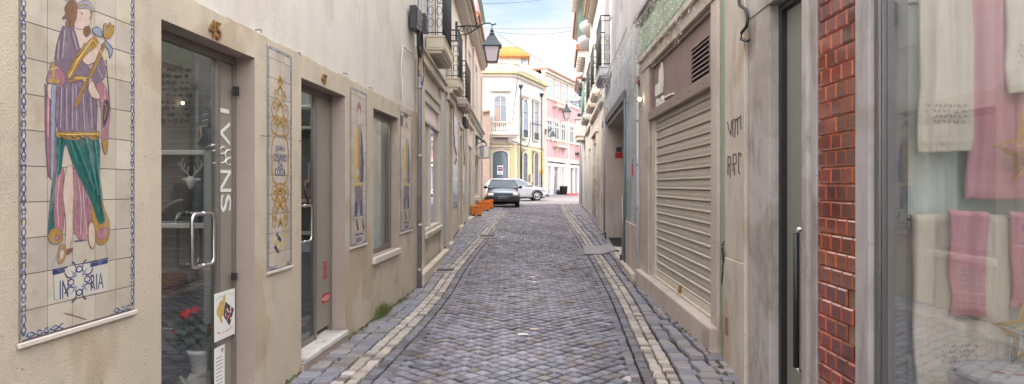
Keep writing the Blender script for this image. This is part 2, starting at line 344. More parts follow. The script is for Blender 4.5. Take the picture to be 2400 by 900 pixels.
M_frm_w = mat('cladding_frame', (.27,.20,.18), .5, .1, 6, .1)

# ---------------------------------------------------------------- ground, road, pavements
def strip_mesh(xa, xb, z0, z1, nz_, nx, dz=0):
    mb = MB(); vs = []; fs = []
    for j in range(nz_+1):
        z = z0 + (z1-z0)*j/nz_
        for i in range(nx+1):
            a, b = xa(z), xb(z); x = a + (b-a)*i/nx; vs.append((x, z, gz(x, z)+dz))
    for j in range(nz_):
        for i in range(nx): k = j*(nx+1)+i; fs.append((k, k+1, k+nx+2, k+nx+1))
    return mb.add(vs, fs, 0, True)
mb = MB()
zs = [-60,-20,-6] + [-4+.5*i for i in range(140)] + [70, 90, 150, 400]; xs = [-300,-60,-15,-8,-5] + [-4+.25*i for i in range(49)] + [9, 11, 14, 20, 40, 80, 300]
vs = [(x, z, gz(x, z)-.045) for z in zs for x in xs]; nx = len(xs)
fs = [(j*nx+i, j*nx+i+1, (j+1)*nx+i+1, (j+1)*nx+i) for j in range(len(zs)-1) for i in range(nx-1)]
struct(mb.add(vs, fs, 0, True).build('ground', M_mort))
def sett(mb, x, z, hx, hz, ang, tone, m=0, lift=0, jit=.0065):
    ca, sa = math.cos(ang), math.sin(ang); vs = []
    tilt = (random.uniform(-.03, .03), random.uniform(-.03, .03)); zz = gz(x, z)+lift
    js = [(random.uniform(-jit, jit), random.uniform(-jit, jit)) for _ in range(4)]
    for ins, dz in ((.001, -.043), (.002, -.009), (.0085, 0)):
        for k, (sx, sy) in enumerate(((-1,-1),(1,-1),(1,1),(-1,1))):
            lx = sx*(hx-ins)+js[k][0]; ly = sy*(hz-ins)+js[k][1]
            vs.append((x+lx*ca-ly*sa, z+lx*sa+ly*ca, zz+dz+(lx*tilt[0]+ly*tilt[1] if ins else 0)))
    vs.append((x, z, zz+.0008))
    fs = [(r*4+k, r*4+(k+1) % 4, r*4+4+(k+1) % 4, r*4+4+k) for r in (0, 1) for k in range(4)] + [(8,9,12),(9,10,12),(10,11,12),(11,8,12)]
    mb.add(vs, fs, m, False, tone)
def tone_dark():
    t = random.uniform(.55, 1.35); c = random.random()
    if c < .08: return (t*.85, t*.78, t*.68)
    if c < .5: return (t*1.0, t*.96, t*1.02)
    return (t*.93, t*.97, t*1.1)
mb = MB(); d = .0815; ZMAX = 37.5
n_ = 0
for jj in range(int((ZMAX+1.0)/d)):
    z = -.5 + jj*d
    for ii in range(-14, 24):
        x = (ii + .5*(jj % 2))*2*d
        # rows bow slightly, as laid in shallow arcs
        zz = z + .05*math.cos(x*1.3) ; xx = x + .012*math.sin(z*1.4)
        if XL(zz)+.21+.07 < xx < XR(zz)-.20-.06:
            t = tone_dark(); 
            if random.random() < .035: t = (.80, .70, .62)
            if random.random() < .003: t = (2.6, 2.3, 2.3)
            pt = 1+.16*math.sin(xx*2.1+1.3*math.sin(zz*.7))*math.cos(zz*.55+xx)+.12*math.sin(zz*2.3+xx*3.1); t = tuple(c*pt for c in t)
            sett(mb, xx+random.uniform(-.005, .005), zz+random.uniform(-.005, .005), .0500, .0500, math.pi/4+random.uniform(-.06, .06), t, lift=random.uniform(-.004, .004))
struct(mb.build('road', M_sett, tone=True, recalc=False))
def rowset(mb, xf, z0, z1, w_, len_, tonef, m=0, lift=0, wj=.0):
    z = z0
    while z < z1:
        l = len_*random.uniform(.75, 1.35); x = xf(z+l/2); a = -math.atan2(xf(z+l)-xf(z), l)
        sett(mb, x, z+l/2, w_/2-.005+random.uniform(-wj, wj), l/2-.005, a+random.uniform(-.04, .04), tonef(), m, lift+random.uniform(-.003, .003), .004); z += l
mb = MB()
for off in (.155, .255): rowset(mb, lambda z, o=off: XL(z)+o, -.5, ZMAX, .098, .10, lambda: tuple(c*.82 for c in tone_dark()))
for off in (-.145, -.24): rowset(mb, lambda z, o=off: XR(z)+o, -.5, ZMAX, .092, .10, lambda: tuple(c*.82 for c in tone_dark()))
for off in (-.052, .052): rowset(mb, lambda z, o=off: XL(z)+o, 28, ZMAX, .098, .10, tone_dark)
struct(mb.build('gutter', M_sett, tone=True, recalc=False))
mb = MB()
def tl():
    t = random.uniform(.7, 1.2)*(.5 if random.random() < .1 else 1); return (t, t*random.uniform(.93, 1.0), t*random.uniform(.86, 1.0))
for off in (-.052, .052): rowset(mb, lambda z, o=off: XL(z)+o, -.5, 28, .1, .085, tl, lift=.005, wj=.006)
for off in (-.05, .05): rowset(mb, lambda z, o=off: XR(z)+o, -.5, ZMAX, .098, .085, tl, lift=.005, wj=.006)
struct(mb.build('kerb_strip', M_lime, tone=True, recalc=False))
def wl(z): return -2.07+.06875*z if z < 9.9 else -1.45
def wr(z): return 1.62+.028*z if z < 10.3 else 1.1765+.0685*z
def pave(name, xa, xb, z1):
    mb = MB(); z = -.5
    while z < z1:
        l = random.uniform(.10, .15) * (1 if z < 20 else 1.3)
        a, b = xa(z+l/2), xb(z+l/2); n = max(1, round((b-a)/.135)); ws = [random.uniform(.85, 1.15) for _ in range(n)]; k = (b-a)/sum(ws); x = a
        for i, q in enumerate(ws):
            q *= k; t = random.uniform(.7, 1.25); bl = random.random()
            tt = (t*.94, t*.98, t*1.09) if bl < .55 else (t*1.05, t, t*.95)
            sett(mb, x+q/2, z+l/2+.025*math.sin(i*2.1), q/2-.005, l/2-.005, random.uniform(-.06, .06), tuple(c*1.15 for c in tt), lift=random.uniform(-.004, .005)+.004); x += q
        z += l
    struct(mb.build(name, M_sett, tone=True, recalc=False))
pave('pavement', lambda z: wl(z)+.015, lambda z: XL(z)-.105, 36)
pave('pavement', lambda z: XR(z)+.105, lambda z: wr(z)-.01, 37)
def plaza(N, K, geo, last):
    br = N.new('ShaderNodeTexBrick'); br.inputs['Scale'].default_value = 4; br.inputs['Color1'].default_value = (.30,.27,.27,1); br.inputs['Color2'].default_value = (.20,.185,.20,1); br.inputs['Mortar'].default_value = (.09,.08,.08,1)
    K(geo.outputs['Position'], br.inputs[0]); return br.outputs[0]
M_plaza = mat('junction_paving', (.3,.28,.29), .6, extra=plaza, bump=.5, bscale=30)
mb = MB(); vs = []; fs = []; xs = [-14+.6*i for i in range(60)]; zs = [ZMAX+.6*i for i in range(110)]
vs = [(x, z, gz(x, z)-.012+.004*math.sin(z*7)) for z in zs for x in xs]; nx = len(xs)
mb.add(vs, [(j*nx+i, j*nx+i+1, (j+1)*nx+i+1, (j+1)*nx+i) for j in range(len(zs)-1) for i in range(nx-1)], 0, True)
struct(mb.build('square_paving', M_plaza))
mb = MB()   # pale zebra-like paving band crossing the junction
for (xa, za, xb, zb, w_) in ((-3, 38.6, 4.2, 39.2, .7), (1.6, 41.2, 6.5, 42.2, .6), (1.5, 44.2, 7, 45.6, .5)):
    n = 24; vs = []
    for i in range(n+1):
        x = xa+(xb-xa)*i/n; z = za+(zb-za)*i/n
        vs += [(x, z-w_/2, gz(x, z-w_/2)), (x, z+w_/2, gz(x, z+w_/2))]
    mb.add(vs, [(2*i, 2*i+1, 2*i+3, 2*i+2) for i in range(n)], 0, True)
struct(mb.build('pale_paving_band', M_lime, tone=True))

# ---------------------------------------------------------------- helpers for facades
def shell(root, fr, s0, s1, top, mroof=None, depth=4.5, slab=1.62, floor=-1.42, sky_=None, mint=None):
    """the volume behind a facade: side walls, back wall, ceiling, floor and roof"""
    mb = MB(); t = .12
    mb.box(fr, s0, s0+t, -depth, -.17, -2, top); mb.box(fr, s1-t, s1, -depth, -.17, -2, top); mb.box(fr, s0, s1, -depth-t, -depth-.002, -2, top)
    if not sky_: mb.box(fr, s0+t+.002, s1-t-.002, -depth, -.172, slab, slab+.2)
    mb.box(fr, s0+t+.002, s1-t-.002, -depth, -.172, floor-.1, floor)
    mb.build('inner_wall', mint or M_int, root)
    mr = MB()
    if sky_:      # a roof with an added glazed opening, out of view, to light the shop
        a, b = sky_
        for q in ((s0, a), (b, s1)): mr.box(fr, q[0], q[1], -depth-t, -.21, top+.002, top+.14)
        mr.box(fr, a, b, -.25, -.21, top+.002, top+.14)
        g = MB(); g.box(fr, a, b, -depth-t, -.252, top+.05, top+.058); g.build('added_skylight', G_shop, root); g = MB()
        for i in range(5): x = a+(b-a)*i/4; g.box(fr, x-.03, x+.03, -depth-t, -.253, top+.06, top+.12)
        g.build('added_skylight_bars', M_dsteel, root)
    else: mr.box(fr, s0, s1, -depth-t, .06, top+.002, top+.14)
    o = mr.build('roof', mroof or M_terr, root); return o
def eaves(root, fr, s0, s1, h, out=.35, mroof=None, msof=None):
    mb = MB(); mb.box(fr, s0, s1, .002, out*.6, h-.16, h-.06, 1); mb.box(fr, s0, s1, .002, out*.85, h-.058, h, 1)
    n = max(2, int((s1-s0)/.22))
    for i in range(n):
        a = s0+(s1-s0)*(i+.5)/n; mb.tube([fr.P(a, -.6, h+.30), fr.P(a, out, h+.05)], .08, 8, 0)
    mb.prism(fr, [(s0, h+.002), (s1, h+.002), (s1, h+.03), (s0, h+.03)], -.5, out*.95, 0)
    return mb.build('eaves', [mroof or M_terr, msof or M_trim], root)
def balcony(root, fr, s0, s1, depth, hb, ht, rail=1.02, ms=None, mi=None, label=None):
    ms = ms or M_cream; mi = mi or M_iron
    mb = MB(); mb.box(fr, s0, s1, .002, depth, hb+.05, ht-.03); mb.box(fr, s0-.015, s1+.015, .002, depth+.015, ht-.03, ht)
    mb.box(fr, s0+.03, s1-.03, .002, depth-.03, hb, hb+.05)
    b = mb.build('balcony', ms, root, bevel=.006, label=label)
    mp = MB()
    for (a0, a1) in ((s0+.03, s1-.03),):
        mp.box(fr, a0+.06, a1-.06, depth+.002, depth+.012, hb+.09, ht-.07)
    mp.box(fr, s0-.012, s0-.002, .05, depth-.05, hb+.09, ht-.07)
    mp.build('moulding', ms, b)
    ra = MB(); o = depth-.02
    pts = lambda h: [fr.P(s0+.01, .01, h), fr.P(s0+.01, o, h), fr.P(s1-.01, o, h), fr.P(s1-.01, .01, h)]
    for h, r in ((ht+.05, .010), (ht+rail-.12, .009), (ht+rail, .016)): 
        q = pts(h); [ra.tube([q[i], q[i+1]], r, 6) for i in range(3)]
    n = max(4, int((s1-s0)/.10))
    def bal(a, oo):
        ra.tube([fr.P(a, oo, ht), fr.P(a, oo, ht+rail)], .007, 5)
    for i in range(n+1): bal(s0+.01+(s1-s0-.02)*i/n, o)
    m_ = max(2, int(depth/.10))
    for i in range(m_): 
        for a in (s0+.01, s1-.01): bal(a, o*i/m_+.02)
    for i in range(n):      # scrolls between the bars
        a = s0+.01+(s1-s0-.02)*(i+.5)/n; w_ = (s1-s0)/n*.36
        for hc, sg in ((ht+.22, 1), (ht+.42, -1), (ht+.64, 1)):
            ra.tube([fr.P(a+w_*math.cos(t)*(1-.0*t), o, hc+sg*.075*math.sin(t)) for t in [k*math.pi/4 for k in range(8)]], .005, 4, closed=True)
    for i in range(m_):
        oc = o*(i+.5)/m_+.01; w_ = o/m_*.36
        for hc in (ht+.22, ht+.42, ht+.64):
            ra.tube([fr.P(s0+.01, oc+w_*math.cos(t), hc+.075*math.sin(t)) for t in [k*math.pi/4 for k in range(8)]], .005, 4, closed=True)
    ra.build('railing', mi, b)
    return b
def window(root, fr, s0, s1, h0, h1, o=0, kind='window', mg=None, mf=None, nx=2, hz=(), fw=.05, surround=None, sw=.12, arch=0, label=None, hole=.05):
    """window set on a facade: frame proud of a recessed pane"""
    mf = mf or M_wht; mg = mg or M_gl_sky; mb = MB()
    def outline(g, n=8):
        if not arch: return [(s0-g, h0-g), (s1+g, h0-g), (s1+g, h1+g), (s0-g, h1+g)]
        c = (s0+s1)/2; r = (s1-s0)/2+g; pts = [(s0-g, h0-g), (s1+g, h0-g)]
        for k in range(n+1):
            t = math.pi*k/n; pts.append((c+r*math.cos(t), h1+(arch+g)*math.sin(t)))
        return pts
    A, B = outline(0), outline(-fw); n = len(A)
    for i in range(n):
        j = (i+1) % n; P = fr.P
        q = [A[i], A[j], B[j], B[i]]; mb.prism(fr, q, o+.002, o+.035)
    for k in range(1, nx): a = s0+(s1-s0)*k/nx; mb.box(fr, a-fw*.45, a+fw*.45, o+.003, o+.03, h0+fw, h1-(.0 if arch else fw)+arch*.6)
    for h in hz: mb.box(fr, s0+fw, s1-fw, o+.004, o+.028, h-fw*.4, h+fw*.4)
    f = mb.build(kind, mf, root, label=label)
    g = MB(); g.prism(fr, outline(-fw*.5), o+.001, o+.012); g.build('pane', mg, f)
    if surround:
        g = MB(); A2, B2 = outline(sw), outline(.004)
        for i in range(n):
            j = (i+1) % n
            if i == 0: continue
            g.prism(fr, [A2[i], A2[j], B2[j], B2[i]], o-.01, o+.06)
        g.box(fr, s0-sw*1.1, s1+sw*1.1, o-.01, o+.10, h0-.10, h0-.006)
        g.build('surround', surround, f)
    return f
def lantern_lamp(label, wallp, lampc, k=1.0, arm_n=None, group='wall lanterns along the street'):
    """wallp: anchor on wall; lampc: centre of lantern bottom; k: size factor"""
    wallp, lampc = Vector(wallp), Vector(lampc)
    root = thing('wall_lantern', label, 'street lamp', wallp, group)
    H = .62*k; r0, r1 = .15*k, .23*k; topz = lampc.z+H*.72
    fr_ = MB(); gl = MB(); cor0 = []; cor1 = []
    for a in range(4):
        t = math.pi/4+a*math.pi/2; cor0.append(lampc+Vector((math.cos(t)*r0*1.2, math.sin(t)*r0*1.2, 0))); cor1.append(Vector((lampc.x, lampc.y, topz-.05*k))+Vector((math.cos(t)*r1*1.2, math.sin(t)*r1*1.2, 0)))
    for a in range(4):
        b = (a+1) % 4
        fr_.tube([cor0[a], cor1[a]], .013*k, 5); fr_.tube([cor0[a], cor0[b]], .013*k, 5); fr_.tube([cor1[a], cor1[b]], .013*k, 5)
    ins = lambda p: p+(Vector((lampc.x, lampc.y, p.z))-p)*.04
    q0 = [ins(p) for p in cor0]; q1 = [ins(p) for p in cor1]
    gl.add(q0+q1, [(0,1,5,4),(1,2,6,5),(2,3,7,6),(3,0,4,7),(3,2,1,0)])
    lf = fr_.build('lantern_frame', M_lampk, root); gl.build('glass', M_lampg, lf)
    rf = MB(); z = topz-.05*k; pr = [(r1*1.55, 0), (r1*1.45, .03*k), (r1*.95, .15*k), (r1*.62, .26*k), (r1*.35, .30*k), (r1*.42, .33*k), (r1*.20, .38*k), (r1*.30, .41*k), (r1*.12, .46*k)]
    vs = []; 
    for r_, zz in pr:
        for a in range(4): t = math.pi/4+a*math.pi/2; vs.append((lampc.x+math.cos(t)*r_, lampc.y+math.sin(t)*r_, z+zz))
    fs = [(i*4+a, i*4+(a+1) % 4, i*4+4+(a+1) % 4, i*4+4+a) for i in range(len(pr)-1) for a in range(4)]+[(3,2,1,0), tuple(len(pr)*4-4+a for a in range(4))]
    rf.add(vs, fs); rf.build('lantern_roof', M_lampk, root)
    br = MB(); top = Vector((lampc.x, lampc.y, z+.46*k)); dirn = top-wallp; dirn.z = 0; Ln = dirn.length; u = dirn.normalized(); hz_ = top.z+.10*k
    br.tube([top, Vector((top.x, top.y, hz_))], .012*k, 6)
    B = lambda a, h: Vector((wallp.x, wallp.y, 0))+u*(a*Ln)+Vector((0, 0, h))
    br.tube([B(0, hz_-.02), B(.3, hz_+.0), B(.6, hz_-.03), B(.8, hz_+.05), B(.95, hz_+.05), B(1.0, hz_), B(1.12, hz_+.03)], .02*k, 6)
    for (ca, hc, ra, sg) in ((.16, -.10, .09, 1), (.38, -.10, .10, -1), (.58, -.02, .08, 1)):
        br.tube([B(ca, hz_+hc)+u*(ra*k*(1-.07*i)*math.cos(sg*i*.7))+Vector((0, 0, ra*k*(1-.07*i)*math.sin(sg*i*.7))) for i in range(12)], .013*k, 5)
    br.tube([B(0, hz_-.28*k), B(.1, hz_-.24*k), B(.3, hz_-.22*k), B(.5, hz_-.12*k), B(.66, hz_-.04*k)], .016*k, 6)
    br.box(W, wallp.x-.03*k, wallp.x+.03*k, wallp.y-.05*k, wallp.y+.05*k, hz_-.36*k, hz_+.1*k)
    br.build('bracket', M_lampk, root)
    return root
# ================================================================ LEFT: plastered house with the tile pictures
H = thing('plastered_house', 'beige plastered house with tile pictures between doors 45 and 47', 'house', L1.P(2, 0, -1.5))
S1 = lambda x, o=0: L1.S(x, o)
d45 = (S1(378), S1(597), -1.40, .868); d47 = (S1(706), S1(809), -1.40, .868); win = (S1(875), S1(933), -.80, .868)
tp1 = (S1(43.5), S1(312.5), -.601, .995); tp2 = (S1(625), S1(682), -.61, 1.005); tp3 = (S1(820), S1(858), -.61, .99); tp4 = (S1(938), S1(965), -.61, .985)
END1 = S1(977)
prev = (-1.6, .3, -.8, .868); light_hole = (.55, 2.3, -.9, .9)      # a shop window behind the camera; second hole, out of view, added for light
mb = MB()
mb.holes(L1, -6, END1, -1.75, 1.045, [d45, d47, win, prev, light_hole], -.16, 0, 0, 1)
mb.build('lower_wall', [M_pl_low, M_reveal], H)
mb = MB(); mb.box(L1, -6, END1, -.16, -.03, 1.046, 5.6); mb.build('upper_wall', M_pl_up, H)
# ragged edge where the rough coat ends
mb = MB(); a = -1.0
while a < END1-.02:
    l = random.uniform(.05, .22); l = min(l, END1-a); hh = 1.045+random.uniform(.0, .018)
    mb.box(L1, a, a+l, -.028, random.uniform(-.012, -.003), 1.04, hh); a += l
mb.build('plaster_edge', M_pl_low, H)
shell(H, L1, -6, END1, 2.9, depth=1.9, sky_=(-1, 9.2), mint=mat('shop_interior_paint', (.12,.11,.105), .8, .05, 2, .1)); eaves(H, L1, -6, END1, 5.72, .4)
# tile pictures -----------------------------------------------------------
def ribbon(mb, fr, pts, hw, o, m=0, lo=.0062):
    n = len(pts); nr = []
    for i in range(n):
        a, b = pts[max(i-1, 0)], pts[min(i+1, n-1)]; dx, dy = b[0]-a[0], b[1]-a[1]; l = math.hypot(dx, dy) or 1; nr.append((-dy/l*hw, dx/l*hw))
    A = [(p[0]+q[0], p[1]+q[1]) for p, q in zip(pts, nr)]; B = [(p[0]-q[0], p[1]-q[1]) for p, q in zip(pts, nr)]
    vs = [fr.P(x, o, y) for x, y in A+B]+[fr.P(x, lo, y) for x, y in A+B]
    fs = [(i, i+1, n+i+1, n+i) for i in range(n-1)]+[(i, i+1, 2*n+i+1, 2*n+i) for i in range(n-1)]+[(n+i, n+i+1, 3*n+i+1, 3*n+i) for i in range(n-1)]
    mb.add(vs, fs, m)
def tiles(root, fr, tp, ncol, label, bx0=0, seedv=1, chip=()):
    rnd = random.Random(seedv); s0, s1, h0, h1 = tp
    mb = MB(); mb.box(fr, s0, s1, .0005, .003, h0, h1); p = mb.build('tile_picture', M_grout, root, label=label)
    mb = MB(); w_ = (s1-s0)/ncol; k0 = math.floor((h0+.484)/.14)
    for c in range(ncol):
        k = k0
        while True:
            b, t = -.484+.14*k, -.484+.14*(k+1)
            if b >= h1-.01: break
            b2, t2 = max(b, h0), min(t, h1); k += 1
            if t2-b2 < .02 or (c, k) in chip: continue
            g = .0017; ton = rnd.uniform(.86, 1.08); q = (ton, ton*rnd.uniform(.97, 1), ton*rnd.uniform(.93, 1.02))
            j = rnd.uniform(0, .0012)
            mb.box(fr, s0+c*w_+g, s0+(c+1)*w_-g, .0032, .0055+j*.4, b2+g, t2-g, 0, q)
    mb.build('glazed_tile', M_tile, p, tone=True)
    mb = MB(); bw = .03     # painted wavy blue border
    def wav(a0, b0, a1, b1, amp):
        L_ = math.hypot(a1-a0, b1-b0); n = max(6, int(L_/.012)); ux, uy = (a1-a0)/L_, (b1-b0)/L_
        for sg in (1, -1):
            q = [fr.P(a0+ux*L_*i/n-uy*amp*sg*math.sin(i*.9), .0068, b0+uy*L_*i/n+ux*amp*sg*math.sin(i*.9)) for i in range(n+1)]
            ribbon(mb, fr, [(a0+ux*L_*i/n-uy*amp*sg*math.sin(i*.9), b0+uy*L_*i/n+ux*amp*sg*math.sin(i*.9)) for i in range(n+1)], .0021, .0066+.0001*sg, 0)
        n = int(L_/.034)
        for i in range(n):
            c_ = .034*(i+.5); mb.lathe(fr.P(a0+ux*c_, .0066, b0+uy*c_), [(.0085, -.0004), (.0085, .0004)], 7, 1, ax=fr.P(0, 1, 0)-fr.P(0, 0, 0))
    g = .018
    wav(s0+g, h0+.02, s0+g, h1-.02, .011); wav(s1-g, h0+.02, s1-g, h1-.02, .011); wav(s0+.03, h1-g, s1-.03, h1-g, .011)
    nb = int((s1-s0)/.14)
    wav(s0+.03, h0+g, s0+.03+(s1-s0)*.28, h0+g, .010); wav(s1-(s1-s0)*.22, h0+g, s1-.03, h0+g, .010)
    mb.box(fr, s0+.002, s0+.005, .0062, .0066, h0+.01, h1-.01); mb.box(fr, s1-.005, s1-.002, .0062, .0066, h0+.01, h1-.01); mb.box(fr, s0+.01, s1-.01, .0062, .0066, h0+.003, h0+.006)
    mb.build('blue_border', [C_blue, C_blue2], p)
    mb = MB(); mb.prism(fr, [(s0-.012, h0-.024), (s1+.012, h0-.024), (s1+.012, h0-.003), (s0-.012, h0-.003)], .002, .016)
    mb.build('ledge', M_ledge, p, bevel=.003)
    return p
p1 = tiles(H, L1, tp1, 5, 'large tile picture of a standing figure in a mauve tunic and teal cloak', chip=())
# painted figure: each colour area is a thin glaze layer on the tiles
fg = MB(); mats = [C_purp, C_pink, C_ochre, C_green, C_skin, C_brown, C_blue, C_blue2, C_grey, C_dark, C_mauve_d, C_green_d, C_yel, M_plain]
lay = [0]
def art(pts, m, src=None, lv=None):
    lay[0] += 1
    if src == 'a': pts = [(30+x/2.143, y/2.143) for x, y in pts]
    elif src == 'b': pts = [(30+x/2.143, 400+y/2.143) for x, y in pts]
    o = .0066+(lay[0] % 40)*.00008 if lv is None else .0064+lv*.0003+(lay[0] % 3)*.00006
    if lv != .1:
        for _ in range(2):
            q = []
            for (x0, y0), (x1, y1) in zip(pts, pts[1:]+pts[:1]): q += [(x0*.8+x1*.2, y0*.8+y1*.2), (x0*.2+x1*.8, y0*.2+y1*.8)]
            pts = q
    fg.prism(L1, [L1.pix(x, y, o) for x, y in pts], .0062, o, m)
    if lv != .1: ribbon(fg, L1, [L1.pix(x, y, o) for x, y in pts+pts[:1]], .0013, o+.00005, 10)
def line(pts, m, r=.0022, src=None, lv=5):
    if src == 'a': pts = [(30+x/2.143, y/2.143) for x, y in pts]
    elif src == 'b': pts = [(30+x/2.143, 400+y/2.143) for x, y in pts]
    for _ in range(2 if len(pts) > 2 else 0):
        q = [pts[0]]
        for (x0, y0), (x1, y1) in zip(pts, pts[1:]): q += [(x0*.75+x1*.25, y0*.75+y1*.25), (x0*.25+x1*.75, y0*.25+y1*.75)]
        pts = q+[pts[-1]]
    o = .0064+lv*.0003+.0002; ribbon(fg, L1, [L1.pix(x, y, o) for x, y in pts], r, o, m)
A_ = 'a'; B_ = 'b'
C_lm = P_('glaze_light_mauve', (.42,.35,.41)); C_lt = P_('glaze_light_teal', (.05,.26,.23)); C_lr = P_('glaze_light_rose', (.62,.38,.40)); C_lo = P_('glaze_light_ochre', (.72,.52,.16)); mats += [C_lm, C_lt, C_lr, C_lo]
# ground shadow, cloak behind
art([(170,390),(205,310),(250,350),(255,420),(235,500),(215,640),(215,900),(180,900),(165,700)], 1, A_, 0)
art([(215,870),(225,640),(250,640),(240,900),(205,1220),(175,1200)], 3, A_, 1)
art([(205,-20),(255,-20),(225,150),(245,200),(240,350),(190,370),(170,330)], 3, B_, 1)
art([(220,-20),(260,-20),(250,130),(262,200),(250,330),(215,340),(205,200)], 1, B_, 2)
art([(172,330),(200,285),(245,300),(255,350),(225,372),(190,365)], 2, B_, 3); art([(205,330),(235,322),(240,345),(212,352)], 1, B_, 4)
# legs
art([(268,-25),(300,-25),(312,60),(300,200),(303,330),(282,400),(262,400),(268,250),(248,130)], 4, B_, 2)
art([(232,375),(262,368),(270,400),(258,455),(235,472),(222,450)], 2, B_, 3); art([(238,400),(258,395),(255,440),(236,452)], 4, B_, 4)
art([(268,395),(305,388),(300,405),(270,425)], 5, B_, 3)
# rose skirt and teal cloak right
art([(300,-30),(320,20),(385,140),(400,300),(360,350),(330,345),(305,300),(310,180)], 1, B_, 2)
for k in range(5): line([(322+k*12, 60+k*10),(330+k*12, 180),(322+k*15, 310)], 10, .0018, B_, 3)
art([(385,60),(440,60),(455,180),(490,260),(485,340),(455,375),(420,370),(395,260)], 2, B_, 2); art([(425,300),(478,280),(478,330),(440,350),(420,335)], 1, B_, 3)
art([(380,270),(402,250),(418,310),(412,385),(395,392),(380,360)], 4, B_, 4); line([(380,270),(402,250),(418,310),(412,385),(395,392),(380,360),(380,270)], 5, .002, B_, 5)
art([(215,690),(250,650),(440,660),(437,900),(445,1020),(468,1115),(430,1130),(395,1010),(345,910),(300,820),(262,700),(240,880),(222,900)], 3, A_, 3)
for q in ([(300,700),(340,800),(400,960)], [(360,690),(390,830),(425,1010)], [(400,690),(420,860),(445,1080)], [(250,680),(235,760),(225,850)]): line(q, 11, .0035, A_, 4)
# gold trim
art([(215,660),(260,665),(330,660),(390,665),(435,655),(440,690),(400,705),(360,690),(320,705),(270,700),(240,690),(218,690)], 2, A_, 5)
# mauve tunic
art([(255,130),(300,125),(330,190),(350,300),(420,380),(425,520),(420,660),(330,668),(215,660),(220,480),(235,400),(213,300),(220,220)], 0, A_, 4)
for q in ([(240,430),(232,640)], [(262,440),(260,650)], [(290,420),(285,655)], [(330,430),(335,655)], [(372,430),(385,655)], [(400,430),(410,650)], [(250,160),(240,290)], [(290,150),(310,250)]): line(q, 10, .0028, A_, 5)
art([(405,330),(440,280),(462,300),(470,350),(460,400),(410,430)], 0, A_, 3)
# chest, neck, head
art([(300,120),(345,130),(400,175),(440,215),(450,260),(415,310),(375,330),(345,300),(330,210)], 4, A_, 6)
art([(320,45),(345,30),(385,40),(395,80),(390,120),(372,140),(345,150),(310,140),(305,90)], 4, A_, 7)
art([(318,20),(375,-5),(405,30),(405,62),(370,40),(330,45)], 8, A_, 9); line([(325,30),(370,20),(400,45)], 2, .003, A_, 10)
art([(260,40),(290,-5),(320,5),(325,50),(318,100),(300,140),(262,130),(280,90),(245,95),(270,70)], 5, A_, 8)
art([(358,135),(385,130),(395,160),(370,190),(352,170)], 5, A_, 8)
line([(388,50),(398,80),(384,92),(392,100)], 5, .002, A_, 9); line([(345,60),(352,75)], 9, .0025, A_, 9)
# sash, belt, arms
art([(330,260),(405,180),(425,195),(432,225),(360,280),(290,395),(270,400),(275,360)], 2, A_, 8); line([(320,290),(400,205)], 5, .0025, A_, 9); line([(290,360),(345,275)], 5, .002, A_, 9)
art([(285,395),(330,375),(380,390),(385,410),(330,402),(275,418)], 2, A_, 9); line([(285,400),(330,388),(380,400)], 5, .0018, A_, 10)
art([(172,385),(200,310),(245,350),(268,385),(262,420),(232,440),(175,420)], 1, A_, 6); art([(170,390),(240,395),(240,425),(172,415)], 2, A_, 9); art([(190,315),(215,308),(214,395),(194,395)], 2, A_, 8)
art([(173,420),(205,425),(210,470),(195,505),(175,490)], 4, A_, 7)
art([(195,425),(222,425),(215,480),(206,900),(188,900),(192,480)], 7, A_, 8); line([(200,440),(198,890)], 8, .003, A_, 9)
art([(415,420),(450,405),(485,480),(490,560),(480,640),(478,760),(462,782),(445,720),(448,560),(430,490)], 1, A_, 5)
art([(455,500),(480,500),(485,560),(462,640),(448,640)], 9, A_, 6); line([(462,520),(476,540),(460,600)], 2, .003, A_, 7); art([(452,700),(478,700),(470,770),(458,770)], 2, A_, 7)
art([(385,400),(405,410),(420,450),(440,485),(430,500),(395,490),(378,450)], 4, A_, 8); art([(352,395),(385,378),(400,395),(385,420),(355,410)], 4, A_, 9)
art([(305,535),(345,440),(400,340),(455,210),(470,215),(415,350),(360,450),(325,545)], 2, A_, 10); line([(318,530),(370,420),(460,215)], 5, .0018, A_, 11)
art([(455,180),(458,120),(472,115),(478,140),(488,108),(500,130),(510,125),(508,165),(490,190),(465,195)], 2, A_, 11); line([(470,125),(475,180)], 5, .002, A_, 12)
art([(400,145),(425,130),(445,150),(450,185),(425,180),(405,165)], 7, A_, 9); art([(465,200),(500,235),(502,265),(488,292),(482,250),(460,225)], 7, A_, 9)
line([(402,145),(425,132),(448,150),(450,185)], 6, .002, A_, 10); line([(465,200),(500,235),(502,265),(488,292)], 6, .002, A_, 10)
for q in ([(255,130),(225,210),(213,300)], [(425,520),(420,660)], [(470,300),(485,480),(490,560)], [(165,420),(166,700),(180,890)]): line(q, 10, .0022, A_, 9)
for q in ([(246,430),(240,640)], [(270,442),(272,655)], [(303,420),(300,650)], [(318,430),(322,650)], [(352,430),(362,650)], [(388,430),(400,640)], [(262,150),(250,290)], [(300,160),(325,250)], [(232,200),(226,300)], [(425,340),(452,390)]): line(q, 14, .0022, A_, 5)
for q in ([(318,700),(355,800),(412,950)], [(372,690),(402,830),(432,980)], [(412,690),(430,830),(452,1000)], [(285,690),(330,830)], [(238,700),(228,860)]): line(q, 15, .0026, A_, 4.5)
for q in ([(180,430),(178,690)], [(328,40),(345,150),(340,320)], [(352,80),(372,320)], [(236,20),(222,160),(232,280)], [(462,440),(468,620)], [(225,345),(245,400)]): line(q, 16, .002, B_ if q[0][1] < 100 and q[0][0] > 230 else A_, 5)
for q in ([(285,388),(320,310),(400,200)], [(310,392),(372,392)], [(240,672),(300,678),(360,672),(430,676)], [(188,350),(225,340)], [(405,200),(445,260),(470,330)]): line(q, 17, .0018, A_, 12)
